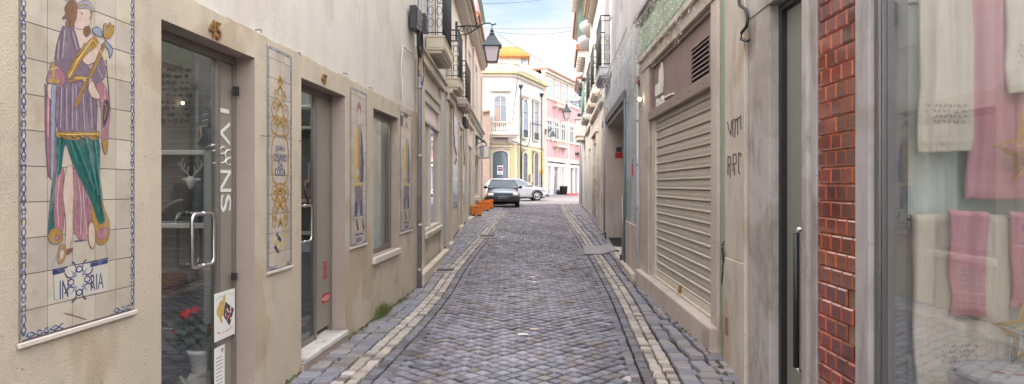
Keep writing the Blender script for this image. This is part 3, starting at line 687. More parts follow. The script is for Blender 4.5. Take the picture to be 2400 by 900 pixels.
for q in ([(240,672),(250,695),(262,672),(276,698),(292,674),(310,700),(330,676),(352,698),(372,676),(392,700),(410,676),(432,690)], [(345,240),(330,262)], [(365,215),(350,238)], [(312,292),(298,315)]): line(q, 5, .0016, A_, 13)
# pedestal with the broken word and the odd patterned tile
art([(200,505),(480,440),(472,605),(210,650)], 13, B_, .1)
line([(200,500),(480,440)], 6, .0035, B_, 1); line([(200,515),(262,500)], 6, .009, B_, 1); line([(378,478),(478,455)], 6, .009, B_, 1); line([(195,485),(225,415)], 7, .002, B_, 1); line([(478,440),(468,370)], 7, .002, B_, 1)
line([(210,650),(205,530)], 7, .002, B_, 1); line([(310,355),(375,348)], 6, .003, B_, 1)
a0, h0_ = L1.pix(30+267/2.143, 400+500/2.143)[0], -.484+.0; 
a1 = a0+.14; hb = L1.pix(30+267/2.143, 400+648/2.143)[1]; ht_ = hb+.14
fg.box(L1, a0+.001, a1-.001, .006, .0072, hb+.001, ht_-.001, 13)
cx, ch = (a0+a1)/2, (hb+ht_)/2
for k in range(4):
    t0 = k*math.pi/2+math.pi/4
    for sg in (-1, 1):
        ribbon(fg, L1, [(cx+.075*math.cos(t0)+.034*math.cos(t0+sg*(i*.42)+math.pi), ch+.075*math.sin(t0)+.034*math.sin(t0+sg*(i*.42)+math.pi)) for i in range(6)], .003, .0076, 6)
    ribbon(fg, L1, [(cx+.05*math.cos(t0+math.pi/4)+.018*math.cos(i*.7), ch+.05*math.sin(t0+math.pi/4)+.013*math.sin(i*.7)) for i in range(10)], .003, .0077, 6)
    fg.prism(L1, [(cx+.03*math.cos(t0-.35), ch+.03*math.sin(t0-.35)), (cx+.075*math.cos(t0), ch+.075*math.sin(t0)), (cx+.03*math.cos(t0+.35), ch+.03*math.sin(t0+.35))], .0072, .0078, 7)
s_, h_ = L1.pix(30+228/2.143, 400+648/2.143)
text(fg, "IN", onwall(L1, s_, h_+.003, .0066), .075, 6, .0006, .05)
s_, h_ = L1.pix(30+384/2.143, 400+606/2.143)
text(fg, "RIA", onwall(L1, s_, h_+.003, .0066), .07, 6, .0006, .085)
line([(260,715),(330,735),(372,748)], 5, .0018, B_, 1)
fg.build('painted_figure', mats, p1)
# narrow picture with gold scrolls and the name
p2 = tiles(H, L1, tp2, 3, 'narrow tile panel with ochre scrolls around a name between the two doors', seedv=2)
fg = MB(); mats2 = [C_ochre, C_brown, C_blue, C_yel, C_blue2, C_skin, C_grey, C_purp, C_green]
def scroll(fr, c, h, r, sg, n=12, turns=1.5, m=0, w_=.006, o=.0085, sq=1):
    pts = []
    for i in range(n+1):
        t = i/n*turns*2*math.pi; rr = r*(1-.72*i/n); pts.append((c+sg*rr*math.cos(t), h+rr*math.sin(t)*sq))
    q = [pts[0]]
    for (x0, y0), (x1, y1) in zip(pts, pts[1:]): q += [(x0*.7+x1*.3, y0*.7+y1*.3), (x0*.3+x1*.7, y0*.3+y1*.7)]
    ribbon(fg, fr, q, w_, .0072+.0004*random.random(), m)
def leafy(fr, c, h, w_, ht, m=0, o=.0088):
    for k in (-2, -1, 0, 1, 2):
        t = math.pi/2+k*.42; l = ht*(1-.12*abs(k)); bx = c+math.cos(t)*l*.5*(w_/ht); bh = h+math.sin(t)*l*.5
        fg.lathe(fr.P(bx, .0064, bh), [(.001, 0), (l*.17, .0001), (l*.17, .0008), (.001, .0010)], 8, m, ax=fr.P(0, 1, 0)-fr.P(0, 0, 0), sx=.8, sy=1.6)
mid = (tp2[0]+tp2[1])/2
hx = lambda y: L1.pix(653, y)[1]
for y, r in ((225, .05), (285, .05), (478, .06), (455, .05)):
    for sg in (-1, 1): scroll(L1, mid+sg*.055, hx(y), r, sg)
for y, r in ((262, .07), (300, .075), (455, .07), (500, .06), (520, .05)):
    for sg in (-1, 1): scroll(L1, mid+sg*.10, hx(y), r, -sg, m=0, sq=1.1)
for y, ht_ in ((200, .13), (215, .10), (258, .14), (300, .13), (460, .14), (495, .14), (535, .12)): leafy(L1, mid, hx(y), .11, ht_, 0)
for sg in (-1, 1):     # cartouche frame
    ribbon(fg, L1, [(mid+sg*x, h) for x, h in ((0.0, hx(318)), (.07, hx(316)), (.13, hx(328)), (.15, hx(350)), (.145, hx(385)), (.15, hx(400)), (.12, hx(425)), (.06, hx(432)), (0, hx(430)))], .006, .0078, 0)
for tx, y, ww in (("JOÃO", 357, .17), ("CESARIO", 378, .24), ("DA", 394, .09), ("COSTA", 412, .19)):
    text(fg, tx, onwall(L1, mid-ww/2, hx(y), .0068), .055 if tx != 'DA' else .05, 2, .0008, ww)
for q, m in ((((642,570),(650,548),(654,552),(646,574)), 3), (((649,545),(660,562),(657,568),(646,552)), 2), (((646,574),(655,590),(652,594),(642,580)), 2), (((655,590),(664,566),(660,562),(651,584)), 3)):
    fg.prism(L1, [L1.pix(x, y+(0), .007) for x, y in q], .0062, .0082, m)
scroll(L1, mid+.11, hx(552), .05, 1, m=3, turns=1)
fg.build('painted_scrolls', mats2, p2)
def fig2(fr, root, tp, sc):
    """smaller standing figure on a pedestal"""
    s0, s1, h0, h1 = tp; c = (s0+s1)/2; X = lambda u: c+u*sc; Y = lambda v: h0+.32+v
    g = MB()
    def A(pts, m, o): g.prism(fr, [(X(a), Y(b)) for a, b in pts], .0062, o, m)
    A([(-.14,.0),(-.17,.5),(-.10,.8),(-.08,.95),(.08,.95),(.14,.75),(.15,.5),(.13,0)], 6, .0070)
    A([(-.16,.35),(-.17,.6),(-.10,.85),(-.02,.9),(-.04,.5),(-.05,.30)], 3, .0075); A([(.04,.30),(.06,.6),(.06,.9),(.12,.8),(.17,.55),(.15,.30)], 2, .0075)
    A([(-.12,.30),(.12,.28),(.13,.02),(.05,0),(.0,.1),(-.06,0),(-.13,.03)], 7, .0078); A([(-.05,.35),(.05,.35),(.04,.9),(-.03,.9)], 0, .008)
    A([(-.15,-.02),(-.08,-.02),(-.07,.14),(-.14,.12)], 2, .0085); A([(.05,-.02),(.13,-.02),(.12,.14),(.06,.12)], 2, .0085)
    A([(-.045,.92),(.045,.92),(.06,1.0),(.045,1.09),(-.04,1.10),(-.06,1.0)], 5, .0085); A([(-.06,1.03),(-.05,1.13),(.0,1.16),(.06,1.12),(.07,1.02),(.03,1.08),(-.03,1.08)], 1, .009)
    A([(-.14,.42),(-.02,.38),(.0,.44),(-.12,.50)], 5, .0092); A([(-.17,.28),(.16,.30),(.16,.33),(-.17,.31)], 3, .009)
    for a in (-.10, .0, .10): A([(a,-.07),(a+.025,-.05),(a+.09,-.16),(a+.06,-.18)], 2 if a else 3, .0085)
    A([(-.17,-.03),(.17,-.03),(.17,-.012),(-.17,-.012)], 4, .008); A([(-.12,-.22),(.14,-.22),(.14,-.205),(-.12,-.205)], 2, .008)
    for i in range(6): A([(-.10+i*.035,-.29),(-.085+i*.035,-.29),(-.08+i*.035,-.245),(-.095+i*.035,-.245)], 2, .008)
    return g
p3 = tiles(H, L1, tp3, 4, 'tile picture of a robed figure between door 47 and the window', seedv=3)
fig2(L1, p3, tp3, 1.0).build('painted_figure', mats2, p3)
p4 = tiles(H, L1, tp4, 5, 'weathered tile picture beside the drainpipe, its upper tiles broken', seedv=4, chip=((1,11),(2,11),(0,10)))
fig2(L1, p4, tp4, 1.15).build('painted_figure', mats2, p4)
# numbers
mb = MB(); a, h = L1.pix(488, 76); text(mb, "45", onwall(L1, a, h-.02, .002), .105, 0, .012, .135); mb.build('house_number', M_brass, H, label='brass number 45 over the nearer door')
mb = MB(); a, h = L1.pix(752, 194); text(mb, "47", onwall(L1, a, h-.0, .002), .085, 0, .012, .13); mb.build('house_number', M_brass, H, label='brass number 47 over the second door')
# hooks and pins
for (x, y, l) in ((608,70,.05),(700,124,.05),(810,172,.05),(870,206,.05)):
    a, h = L1.pix(x, y); mb = MB(); mb.tube([L1.P(a, -.03, h), L1.P(a, .012, h), L1.P(a, .014, h-.02)], .0035, 5); mb.build('wall_hook', M_iron, H)
for (x, y, l) in ((612,318,.10),(700,330,.10),(714,335,.05)):
    a, h = L1.pix(x, y); mb = MB(); mb.tube([L1.P(a, 0, h), L1.P(a+.01, .03, h-.003), L1.P(a+.07, .03, h-.006)], .0025, 5); mb.build('wall_hook', M_iron, H)
# door 45 ---------------------------------------------------------------
def shop_door(tp, xleaf, label, n):
    s0, s1, h0, h1 = tp; o = -.14; sl = L1.S(xleaf, o)
    mb = MB(); fw = .035
    mb.box(L1, s0, s1, o-.03, o+.012, h1-.05, h1); mb.box(L1, sl-.012, sl+.028, o-.03, o+.014, h0, h1-.052); mb.box(L1, s1-.03, s1, o-.03, o+.012, h0, h1-.052); mb.box(L1, s0, s0+.02, o-.03, o+.01, h0, h1-.052)
    mb.box(L1, s0+.022, sl-.014, o-.025, o+.008, h0+.0, h0+.05)
    D = mb.build('door', M_alu, H, bevel=.002, label=label)
    mb = MB(); mb.box(L1, s0+.021, sl-.013, o-.012, o-.004, h0+.052, h1-.052); mb.build('glass', G_door, D)
    mb = MB(); mb.box(L1, sl+.03, s1-.031, o-.018, o-.008, h0+.06, h1-.053); mb.build('side_panel', n, D)
    return D, sl
M_side = mat('taupe_side_panel', (.27,.25,.215), .35, .08, 2, .05, spec=.6)
D1, sl1 = shop_door(d45, 507, 'glass shop door under number 45 with a steel loop handle', M_side)
D2, sl2 = shop_door(d47, 737, 'glass shop door under number 47 with red stickers', M_side)
def loop(fr, pts, r, root, m=M_steel):
    mb = MB(); mb.tube(pts, r, 8); return mb.build('handle', m, root)
def handle(D, x0, x1, y0, y1, o=-.14):
    a0, h1 = L1.pix(x0, y0, o+.035); a1, _ = L1.pix(x1, y0, o+.035); h0 = L1.pix(x0, y1, o+.035)[1]
    c, k = .035, .02; mb = MB()
    rr = min(.04, (a1-a0)*.45); pts = []
    for cx, ch, t0 in ((a1-rr, h1-rr, 0), (a0+rr, h1-rr, 1), (a0+rr, h0+rr, 2), (a1-rr, h0+rr, 3)):
        for i in range(5):
            t = (t0+i/4)*math.pi/2; pts.append(L1.P(cx+rr*math.cos(t), o+.035, ch+rr*math.sin(t)))
    mb.tube(pts, .012, 10, closed=True)
    for h in (h1, h0): m_ = (a0+a1)/2; mb.tube([L1.P(m_, o-.01, h), L1.P(m_, o+.035, h)], .010, 8); mb.tube([L1.P(m_-.012, o+.035, h), L1.P(m_+.012, o+.035, h)], .0155, 10)
    mb.build('handle', M_steel, D)
handle(D1, 450, 501, 503, 629); handle(D2, 697, 730, 484, 571)
mb = MB(); a, h = L1.pix(544, 213, -.13); mb.box(L1, a, a+.02, -.128, -.09, h-.03, h+.03); a, h = L1.pix(541, 640, -.13); mb.box(L1, a, a+.03, -.128, -.10, h-.05, h); mb.build('hinge', M_dsteel, D1)
# vertical lettering on the side panel
mb = MB(); o = -.146
def vtext(t, xl, y0, y1, xr):
    a0, h_top = L1.pix(xl, y0, o); a1, _ = L1.pix(xr, y0, o); h_bot = L1.pix(xl, y1, o)[1]
    text(mb, t, onwall(L1, a0, h_top, o, 1, True), a1-a0, 0, .002, h_top-h_bot)
vtext("I", 513, 252, 262, 536); vtext("V", 513, 282, 338, 538); vtext("N", 514, 398, 450, 541); vtext("S", 517, 456, 498, 541)
def curl(cx, cy, r, t0, t1, rx=1, n=14, w_=.0042):
    pts = []
    for i in range(n+1):
        t = t0+(t1-t0)*i/n; k = r*(1-.35*i/n); a, h = L1.pix(cx+k*rx*math.cos(t), cy+k*math.sin(t), o+.002); pts.append(L1.P(a, o+.002, h))
    mb.tube(pts, w_, 4)
curl(519, 372, 13, -2.6, 3.4); curl(524, 352, 9, -3.6, 1.8, 1.0); curl(537, 362, 11, -1.4, -5.2); curl(537, 378, 9, 1.2, 5.0); curl(501, 347, 9, -2.6, 2.0, .7); curl(503, 374, 12, -1.2, 1.9, .8)
mb.build('shop_lettering', M_paper, D1)
# poster and opening-hours sheet
ps = []
a0, h1_ = L1.pix(504, 690, -.12); a1, _ = L1.pix(551, 690, -.12); h0_ = L1.pix(504, 803, -.12)[1]
mb = MB(); mb.box(L1, a0, a1, -.126, -.122, h0_, h1_); po = mb.build('poster', M_paper, D1, label='white poster with a yellow cat drawing and a card of sweets')
mb = MB(); cx, ch = a0+(a1-a0)*.5, (h0_+h1_)/2; wd, hd = a1-a0, h1_-h0_
def disc(x, y, rx, ry, m, o=-.1215, n=14): mb.prism(L1, [(x+rx*math.cos(2*math.pi*i/n), y+ry*math.sin(2*math.pi*i/n)) for i in range(n)], -.1218, o, m)
disc(a0+wd*.3, h0_+hd*.62, wd*.22, hd*.14, 0); disc(a0+wd*.32, h0_+hd*.74, wd*.14, hd*.09, 0, -.1212); disc(a0+wd*.45, h0_+hd*.84, wd*.07, hd*.08, 0)
mb.prism(L1, [(a0+wd*.18, h0_+hd*.5), (a0+wd*.3, h0_+hd*.55), (a0+wd*.38, h0_+hd*.36), (a0+wd*.3, h0_+hd*.36)], -.1218, -.1213, 0)
mb.prism(L1, [(a0+wd*.5, h0_+hd*.78), (a0+wd*.95, h0_+hd*.55), (a0+wd*.72, h0_+hd*.22), (a0+wd*.42, h0_+hd*.48)], -.1218, -.1210, 1)
for i in range(22): disc(a0+wd*(.5+random.random()*.33), h0_+hd*(.36+random.random()*.26), wd*.03, wd*.03, random.choice((2, 3, 4, 0)), -.1206, 6)
for i, ch_ in enumerate("AQUI HÁ GATO"):
    if ch_ == ' ': continue
    u = (i-5.5)/5.5; text(mb, ch_, onwall(L1, a0+wd*(.5+u*.42)-.006, h0_+hd*(.90-.06*u*u), -.1218), .016, 5, .0004, .010)
for i, ch_ in enumerate("SIGA AS PEGADAS"):
    if ch_ == ' ': continue
    u = (i-7)/7; text(mb, ch_, onwall(L1, a0+wd*(.5+u*.38)-.005, h0_+hd*(.11+.05*u*u), -.1218), .014, 2, .0004, .008)
mb.build('drawing', [C_yel, C_dark, M_redp, M_paper, paint('print_pink', (.7,.25,.35)), paint('print_green', (.30,.45,.12))], po)
mb = MB(); h2 = L1.pix(504, 818, -.12)[1]; mb.box(L1, a0, a0+.13, -.126, -.122, h2-.42, h2); pb = mb.build('notice_sheet', M_paper, D1)
mb = MB()
for i in range(14): mb.box(L1, a0+.015, a0+.015+random.uniform(.05, .09), -.1218, -.1214, h2-.07-i*.024, h2-.064-i*.024)
mb.box(L1, a0+.085, a0+.11, -.1218, -.1212, h2-.04, h2-.015)
mb.build('print_lines', C_grey, pb)
# stickers on door 47 side panel
mb = MB(); o = -.147
for (x0, x1, y0, y1) in ((757,767,612,655),(755,772,692,713)):
    a0, h1_ = L1.pix(x0, y0, o); a1, _ = L1.pix(x1, y0, o); h0_ = L1.pix(x0, y1, o)[1]
    if y0 > 680: mb.box(L1, a0, a1, o, o+.001, h0_, h1_, 0); [mb.box(L1, a0+.06, a1-.015, o+.001, o+.0015, h0_+.02+i*.018, h0_+.026+i*.018, 1) for i in range(3)]; mb.lathe(L1.P(a0+.03, o, (h0_+h1_)/2), [(.014, .001), (.014, .002)], 8, 1, ax=L1.P(0,1,0)-L1.P(0,0,0))
    else:
        for i in range(7): mb.box(L1, a0+(i % 2)*.01, a1-(i % 3)*.012, o, o+.001, h0_+(h1_-h0_)*i/7, h0_+(h1_-h0_)*(i+.6)/7, 0)
a0, h1_ = L1.pix(753, 660, o); text(mb, "TOMBOLAS", onwall(L1, a0, h1_-.02, o), .02, 2, .001, .13)
mb.build('sticker', [M_redp, M_paper, C_grey], D2)
mb = MB(); a0, h1_ = L1.pix(718, 220, -.16); mb.box(L1, a0, a0+.22, -.158, -.156, h1_-.09, h1_); mb.build('paper_note', M_paper, D2)
# thresholds
mb = MB(); mb.box(L1, d47[0]+.004, d47[1]-.004, -.20, .035, -1.44, -1.395); mb.build('marble_threshold', M_marble, H, bevel=.006)
mb = MB(); mb.box(L1, d47[0]-.02, d47[1]+.01, .001, .03, -1.7, -1.442); mb.build('threshold_base', M_reveal, H, bevel=.006)
mb = MB(); mb.box(L1, d45[0]+.004, d45[1]-.004, -.20, .035, -1.44, -1.395); mb.build('marble_threshold', M_marble, H, bevel=.006)
# window with curtains
s0, s1, h0, h1 = win; o = -.10
mb = MB()
mb.box(L1, s0, s0+.05, o-.03, o+.01, h0, h1); mb.box(L1, s1-.05, s1, o-.03, o+.01, h0, h1); mb.box(L1, s0+.052, s1-.052, o-.03, o+.009, h1-.06, h1); mb.box(L1, s0+.052, s1-.052, o-.03, o+.009, h0, h0+.06)
Wn = mb.build('window', M_alu, H, bevel=.003, label='tall curtained window right of door 47')
mb = MB(); mb.box(L1, s0+.051, s1-.051, o-.012, o-.006, h0+.061, h1-.061); mb.build('pane', G_door, Wn)
mb = MB(); mb.box(L1, s0-.03, s1+.05, -.06, .035, h0-.075, h0-.004); mb.build('sill', M_ledge, Wn, bevel=.006)
def curtain(fr, s0, s1, h0, h1, o, amp, per, mt, root, name='curtain', n=None):
    mb = MB(); n = n or int((s1-s0)/.012); vs = []
    for j, h in enumerate((h0, (h0+h1)/2, h1)):
        for i in range(n+1): a = s0+(s1-s0)*i/n; vs.append(fr.P(a, o+amp*math.sin(a*per+.4*j)+amp*.4*math.sin(a*per*2.7), h))
    mb.add(vs, [(j*(n+1)+i, j*(n+1)+i+1, (j+1)*(n+1)+i+1, (j+1)*(n+1)+i) for j in range(2) for i in range(n)], 0, True)
    return mb.build(name, mt, root, recalc=False)
curtain(L1, s0+.1, s1+.3, h0-.1, h1-.05, -.24, .025, 38, M_paper, Wn)
curtain(L1, s0-.9, s0+.1, h0-.1, h1-.05, -.24, .025, 38, M_paper, Wn)
mb = MB(); mb.box(L1, s0-.3, s1+.3, -.5, -.175, h0-.06, h0+.02); mb.build('display_board', M_wht, Wn)
# drainpipe, cable conduit
mb = MB(); a = S1(981); aa, hb_ = L1.pix(978, 676); 
PX = L1.P(END1-.04, .05, 0)
mb.tube([Vector((PX.x, PX.y, .03)), Vector((PX.x, PX.y, 6.9))], .033, 10)
for h in (.25, .9, 1.9, 2.9, 3.9): mb.tube([Vector((PX.x, PX.y, h)), Vector((PX.x, PX.y, h+.05))], .040, 10)
mb.build('drainpipe', M_galv, H)
mb = MB(); q = [L1.pix(x, y, .0) for x, y in ((966,128),(944,108),(941,140),(939,235))]
mb.tube([L1.P(a, .0, h) for a, h in q], .009, 6)
q = [L1.pix(x, y, .0) for x, y in ((942,180),(943,240),(945,262),(948,285))]; mb.tube([L1.P(a, .005, h) for a, h in q], .006, 6)
mb.build('cable_conduit', M_pvc, H)

# things seen through the doors -------------------------------------------
DW = Fr((-2.5, 4.86), (1, 0), (0, -1))      # display partition facing the camera, inside the shop
T = thing('display_unit', 'white shelved display partition behind the glass of door 45', 'shelf unit', DW.P(0, 0, -1.4))
mb = MB(); xs0, xs1 = -.9, .58
mb.box(DW, xs0, xs1, -.03, 0, -1.36, .8)
t_ = mb.build('back_panel', mat('slatwall', (.19,.18,.17), .6, .05, 2, .1), T)
mb = MB()
for i in range(24): h = -1.3+i*.085; mb.box(DW, xs0, xs1-.2, .0005, .003, h, h+.006)
mb.build('groove', C_grey, t_)
for y in (356, 528):
    a, h = DW.pix(480, y, .14); mb = MB(); mb.box(DW, xs0, .37, .004, .15, h-.02, h+.012); mb.build('shelf', M_wht, T, bevel=.004)
mb = MB(); a, h = DW.pix(500, 356); mb.box(DW, .38, .56, .004, .16, -1.36, h); mb.build('side_cabinet', M_int, T)
def dthing(name, label, cat, x, y, o, grp=None): a, h = DW.pix(x, y, o); return thing(name, label, cat, DW.P(a, o, h), grp), a, h
k = 4.8/1600
# sneaker leaning upright
T, a, h = dthing('sneaker', 'dark laced sneaker with a thick white sole standing on its heel behind the door glass', 'shoe', 484, 349, .07)
mb = MB(); pts = [(0,0),(.045,.02),(.05,.07),(.035,.12),(.055,.17),(.06,.22),(.05,.27),(.035,.285),(.02,.27),(.0,.20),(-.02,.14),(-.05,.07),(-.05,.02),(-.03,.0)]
mb.prism(DW, [(a+x, h+.012+y) for x, y in pts[3:]+pts[:3]], .05, .12); mb.build('upper', C_dark, T, bevel=.012, seg=2)
mb = MB(); sp = [(.0,-.0),(.052,.012),(.062,.06),(.048,.12),(.068,.18),(.075,.24),(.055,.292),(.04,.30)]
mb.tube([DW.P(a+x, .085, h+.02+y) for x, y in sp], .016, 8); mb.build('sole', M_wht, T)
mb = MB()
for i in range(6): mb.tube([DW.P(a-.012+i*.004, .124, h+.15+i*.02), DW.P(a+.028+i*.003, .124, h+.162+i*.02)], .005, 5, 0 if i % 2 else 1)
mb.tube([DW.P(a-.035, .124, h+.05), DW.P(a-.01, .125, h+.09), DW.P(a-.02, .124, h+.15)], .007, 6, 2)
mb.build('laces', [C_pink, M_paper, C_yel], T)
# deer ornament
T, a, h = dthing('deer_ornament', 'pale glittery stag head ornament hanging in the door of number 45', 'ornament', 450, 432, .10)
mb = MB(); mb.lathe(DW.P(a, .12, h), [(.008, -.035), (.02, -.015), (.034, .02), (.03, .045), (.012, .055)], 10, ax=(0, 0, 1)); mb.ball(DW.P(a-.045, .11, h+.035), .014, sc=(1.6,.6,.6)); mb.ball(DW.P(a+.045, .11, h+.035), .014, sc=(1.6,.6,.6))
mb.build('head', M_paper, T)
mb = MB()
for sg in (-1, 1):
    mb.tube([DW.P(a+sg*x, .11, h+y) for x, y in ((.012,.05),(.03,.08),(.065,.11),(.07,.15),(.055,.18))], .0055, 5)
    for x, y, x2, y2 in ((.03,.08,.02,.125),(.055,.10,.045,.15),(.068,.12,.095,.15)): mb.tube([DW.P(a+sg*x, .11, h+y), DW.P(a+sg*x2, .11, h+y2)], .004, 5)
mb.build('antlers', M_curt, T)
# boot
T, a, h = dthing('ankle_boot', 'black boot on the lower white shelf behind door 45', 'boot', 412, 520, .08)
mb = MB(); mb.prism(DW, [(a+x, h+y) for x, y in ((-.055,.008),(.075,.008),(.075,.04),(.10,.09),(.11,.2),(.07,.27),(-.0,.27),(-.01,.15),(-.03,.10),(-.09,.06),(-.13,.03),(-.13,.008))], .04, .12); mb.build('shaft', M_black, T, bevel=.015, seg=2)
mb = MB(); mb.box(DW, a-.135, a+.08, .035, .125, h-.008, h+.008); mb.tube([DW.P(a-.06, .125, h+.09), DW.P(a+.03, .125, h+.15), DW.P(a+.07, .125, h+.155)], .010, 6); mb.build('sole', C_grey, T)
T, a, h = dthing('leaning_board', 'dark mauve board leaning behind the stag ornament', 'board', 455, 520, .03)
mb = MB(); mb.box(DW, a-.06, a+.05, .005, .03, h, h+.42); o_ = mb.build('board_face', C_dark, T); mb = MB(); mb.box(DW, a-.065, a+.055, .004, .034, h-.008, h-.001); mb.build('board_foot', M_dsteel, T)
# bunch of hanging beads / dark garlands upper left
T, a, h = dthing('bead_garland', 'dark hanging garland with glass beads in the upper left of door 45', 'garland', 400, 250, .1)
mb = MB()
for i in range(5):
    for j in range(9): mb.ball(DW.P(a-.06+i*.045+random.uniform(-.01,.01), .1+random.uniform(-.02,.02), h-.10+j*.045), random.uniform(.012, .022), random.choice((0,0,0,1)), 7, 4)
mb.build('beads', [M_iron, C_dark], T)
# wicker basket, pale toy
T, a, h = dthing('wicker_basket', 'small brown wicker basket at the left edge of door 45', 'basket', 408, 690, .15)
mb = MB(); c = DW.P(a, .15, h)
for i in range(9): r_ = .065+.02*math.sin(i/8*math.pi); mb.tube([c+Vector((r_*math.cos(t*.45), r_*math.sin(t*.45), .008+i*.016+(.004 if t % 2 else -.002))) for t in range(14)], .009, 5, closed=True)
mb.lathe(c, [(.06, .0), (.085, .05), (.07, .14)], 12, 0); mb.build('weave', mat('wicker', (.16,.08,.045), .7, .3, 30, .4), T)
# geranium
def petals(mb, c, r, n, m):
    for i in range(n):
        v = Vector((random.gauss(0,1), random.gauss(0,1), random.gauss(0,1))).normalized()*r*random.uniform(.5,1); q = c+v; u = v.orthogonal().normalized()*.014; w_ = v.normalized().cross(u).normalized()*.014
        mb.add([q-u-w_*.6, q+u-w_*.6, q+u*.8+w_, q-u*.8+w_], [(0,1,2,3)], m)
def leafdisc(mb, c, r, nrm, m):
    nrm = Vector(nrm).normalized(); u = nrm.orthogonal().normalized(); w_ = nrm.cross(u); n = 9
    mb.add([c]+[c+(u*math.cos(2*math.pi*i/n)+w_*math.sin(2*math.pi*i/n))*r*(1+.15*(i % 2))+nrm*r*.25 for i in range(n)], [(0, i+1, (i+1) % n+1) for i in range(n)], m)
T, a, h = dthing('geranium_pot', 'red geranium in a white pot behind the glass of door 45', 'potted plant', 468, 872, .4)
c = DW.P(a, .4, h)
mb = MB(); mb.lathe(c, [(.045, 0), (.05, .01), (.07, .12), (.078, .125), (.078, .15), (.066, .15), (.06, .13)], 16); mb.build('pot', M_wht, T)
mb = MB(); hd = []
for i in range(46):
    t = random.uniform(0, 6.28); r_ = random.uniform(.02, .16); q = c+Vector((r_*math.cos(t)-.03, r_*.6*math.sin(t), .16+random.uniform(0, .16))); leafdisc(mb, q, random.uniform(.022, .038), (random.gauss(0,.6), -1+random.gauss(0,.6), random.uniform(.2,1)), 0)
for x, y in ((436,737),(458,727),(414,777),(500,770)):
    aa, hh = DW.pix(x, y, .44); q = DW.P(aa, .44, hh); mb.tube([c+Vector((0,0,.15)), (c+q)/2+Vector((0,0,.1)), q], .003, 4, 1); hd.append((q, .034 if x in (436,) else .02))
mb.build('foliage', [M_leafd, M_leaf], T, recalc=False)
mb = MB()
for q, r_ in hd: petals(mb, q, r_, 60, 0)
mb.build('flower_heads', M_red, T, recalc=False)
T, a, h = dthing('teapot', 'white watering jug with a curved handle at the foot of door 45', 'jug', 470, 930, .2)
c = DW.P(a, .2, h); mb = MB(); mb.lathe(c, [(.06, 0), (.085, .03), (.09, .10), (.07, .16), (.05, .17)], 16); mb.build('body', M_wht, T)
mb = MB(); mb.tube([c+Vector((.08+.05*math.sin(t*.5), 0, .02+t*.024)) for t in range(7)], .008, 6); mb.tube([c+Vector((-.08-.012*t, 0, .05+t*.018)) for t in range(6)], .011, 6); mb.build('handle', M_wht, T)
# inside door 47: heart wreath, shelf, display
a, h = L1.pix(722, 445, -.2); T = thing('heart_wreath', 'brown heart-shaped twig wreath hanging inside door 47', 'wreath', L1.P(a, -.2, h-.1))
mb = MB(); hp = [L1.P(a+.0062*16*math.sin(t)**3*.9, -.2, h+.006*(13*math.cos(t)-5*math.cos(2*t)-2*math.cos(3*t)-math.cos(4*t))) for t in [i*math.pi/16 for i in range(32)]]
for k_ in range(4): mb.tube([p+Vector((random.uniform(-.008,.008), random.uniform(-.008,.008), random.uniform(-.008,.008))) for p in hp], .009, 5, closed=True)
mb.build('twigs', mat('twig', (.20,.15,.12), .9, .3, 40, .4), T); mb = MB(); mb.tube([L1.P(a, -.2, h+.04), L1.P(a, -.19, h+.25)], .003, 4); mb.build('ribbon', M_paper, T)
T = thing('display_unit', 'grey shelved display unit standing behind door 47', 'shelf unit', L1.P(6.1, -.6, -1.4))
DW2 = Fr((-2.6, 6.95), (1, 0), (0, -1)); mb = MB(); mb.box(DW2, -.8, .82, -.03, 0, -1.36, .8); mb.build('back_panel', mat('grey_panel', (.20,.20,.205), .6, .05, 2, .05), T)
for y in (250, 300, 470, 545): a, h = DW2.pix(730, y, .1); mb = MB(); mb.box(DW2, -.8, .78, .003, .2, h-.015, h+.01); mb.build('shelf', M_wht, T)
# figurines in the window
for i, (x, y, lab, mm) in enumerate(((889, 592, 'golden round figurine left in the curtained window', C_ochre), (903, 582, 'dark red figurine right in the curtained window', C_mauve_d))):
    a, h = L1.pix(x, y, -.3); h = win[2]+.02; c = L1.P(a, -.3, h); T = thing('figurine', lab, 'figurine', c, 'window figurines')
    mb = MB(); mb.lathe(c, [(.04, 0), (.06, .03), (.065, .07), (.045, .12), (.03, .135)], 12); mb.build('body', mm, T); mb = MB(); mb.ball(c+Vector((0,0,.165)), .036, 0, 10, 6); mb.build('head', M_brass if i == 0 else C_dark, T)
# weeds by the wall
def weed(label, x, y, n, hgt, spread=.2):
    a, h = L1.pix(x, y, .02); c = L1.P(a, .03, h); c.z = gz(c.x, c.y)-.02; mb = MB()
    for i in range(n):
        b = c+L1.d.to_3d()*random.gauss(0, spread)+Vector((random.uniform(-.01,.03), 0, 0)); l = hgt*random.uniform(.4,1); dx, dy = random.uniform(-.04,.07), random.uniform(-.05,.05)
        mb.add([b+Vector((-.004,0,0)), b+Vector((.004,0,0)), b+Vector((dx*.6+.002,dy*.6,l*.7)), b+Vector((dx,dy,l))], [(0,1,2),(0,2,3)], random.choice((0,0,1)))
    tag(mb.build('grass_tuft', [M_leaf, mat('dry_grass', (.25,.22,.10), .8)], recalc=False, origin=c), label, 'weed', 'weeds at the foot of the wall')
weed('thick grass tuft at the foot of the wall under the curtained window', 893, 722, 520, .17, .13)
weed('thin moss and weeds beside the marble threshold of number 47', 835, 765, 120, .06, .18)
weed('small weeds at the wall foot near the drainpipe', 940, 700, 120, .08, .15)
# ================================================================ LEFT, further on: X = -1.45
Z2 = lambda x: 2320/(1200-x)
hh = lambda y, z: (435-y)*z/F
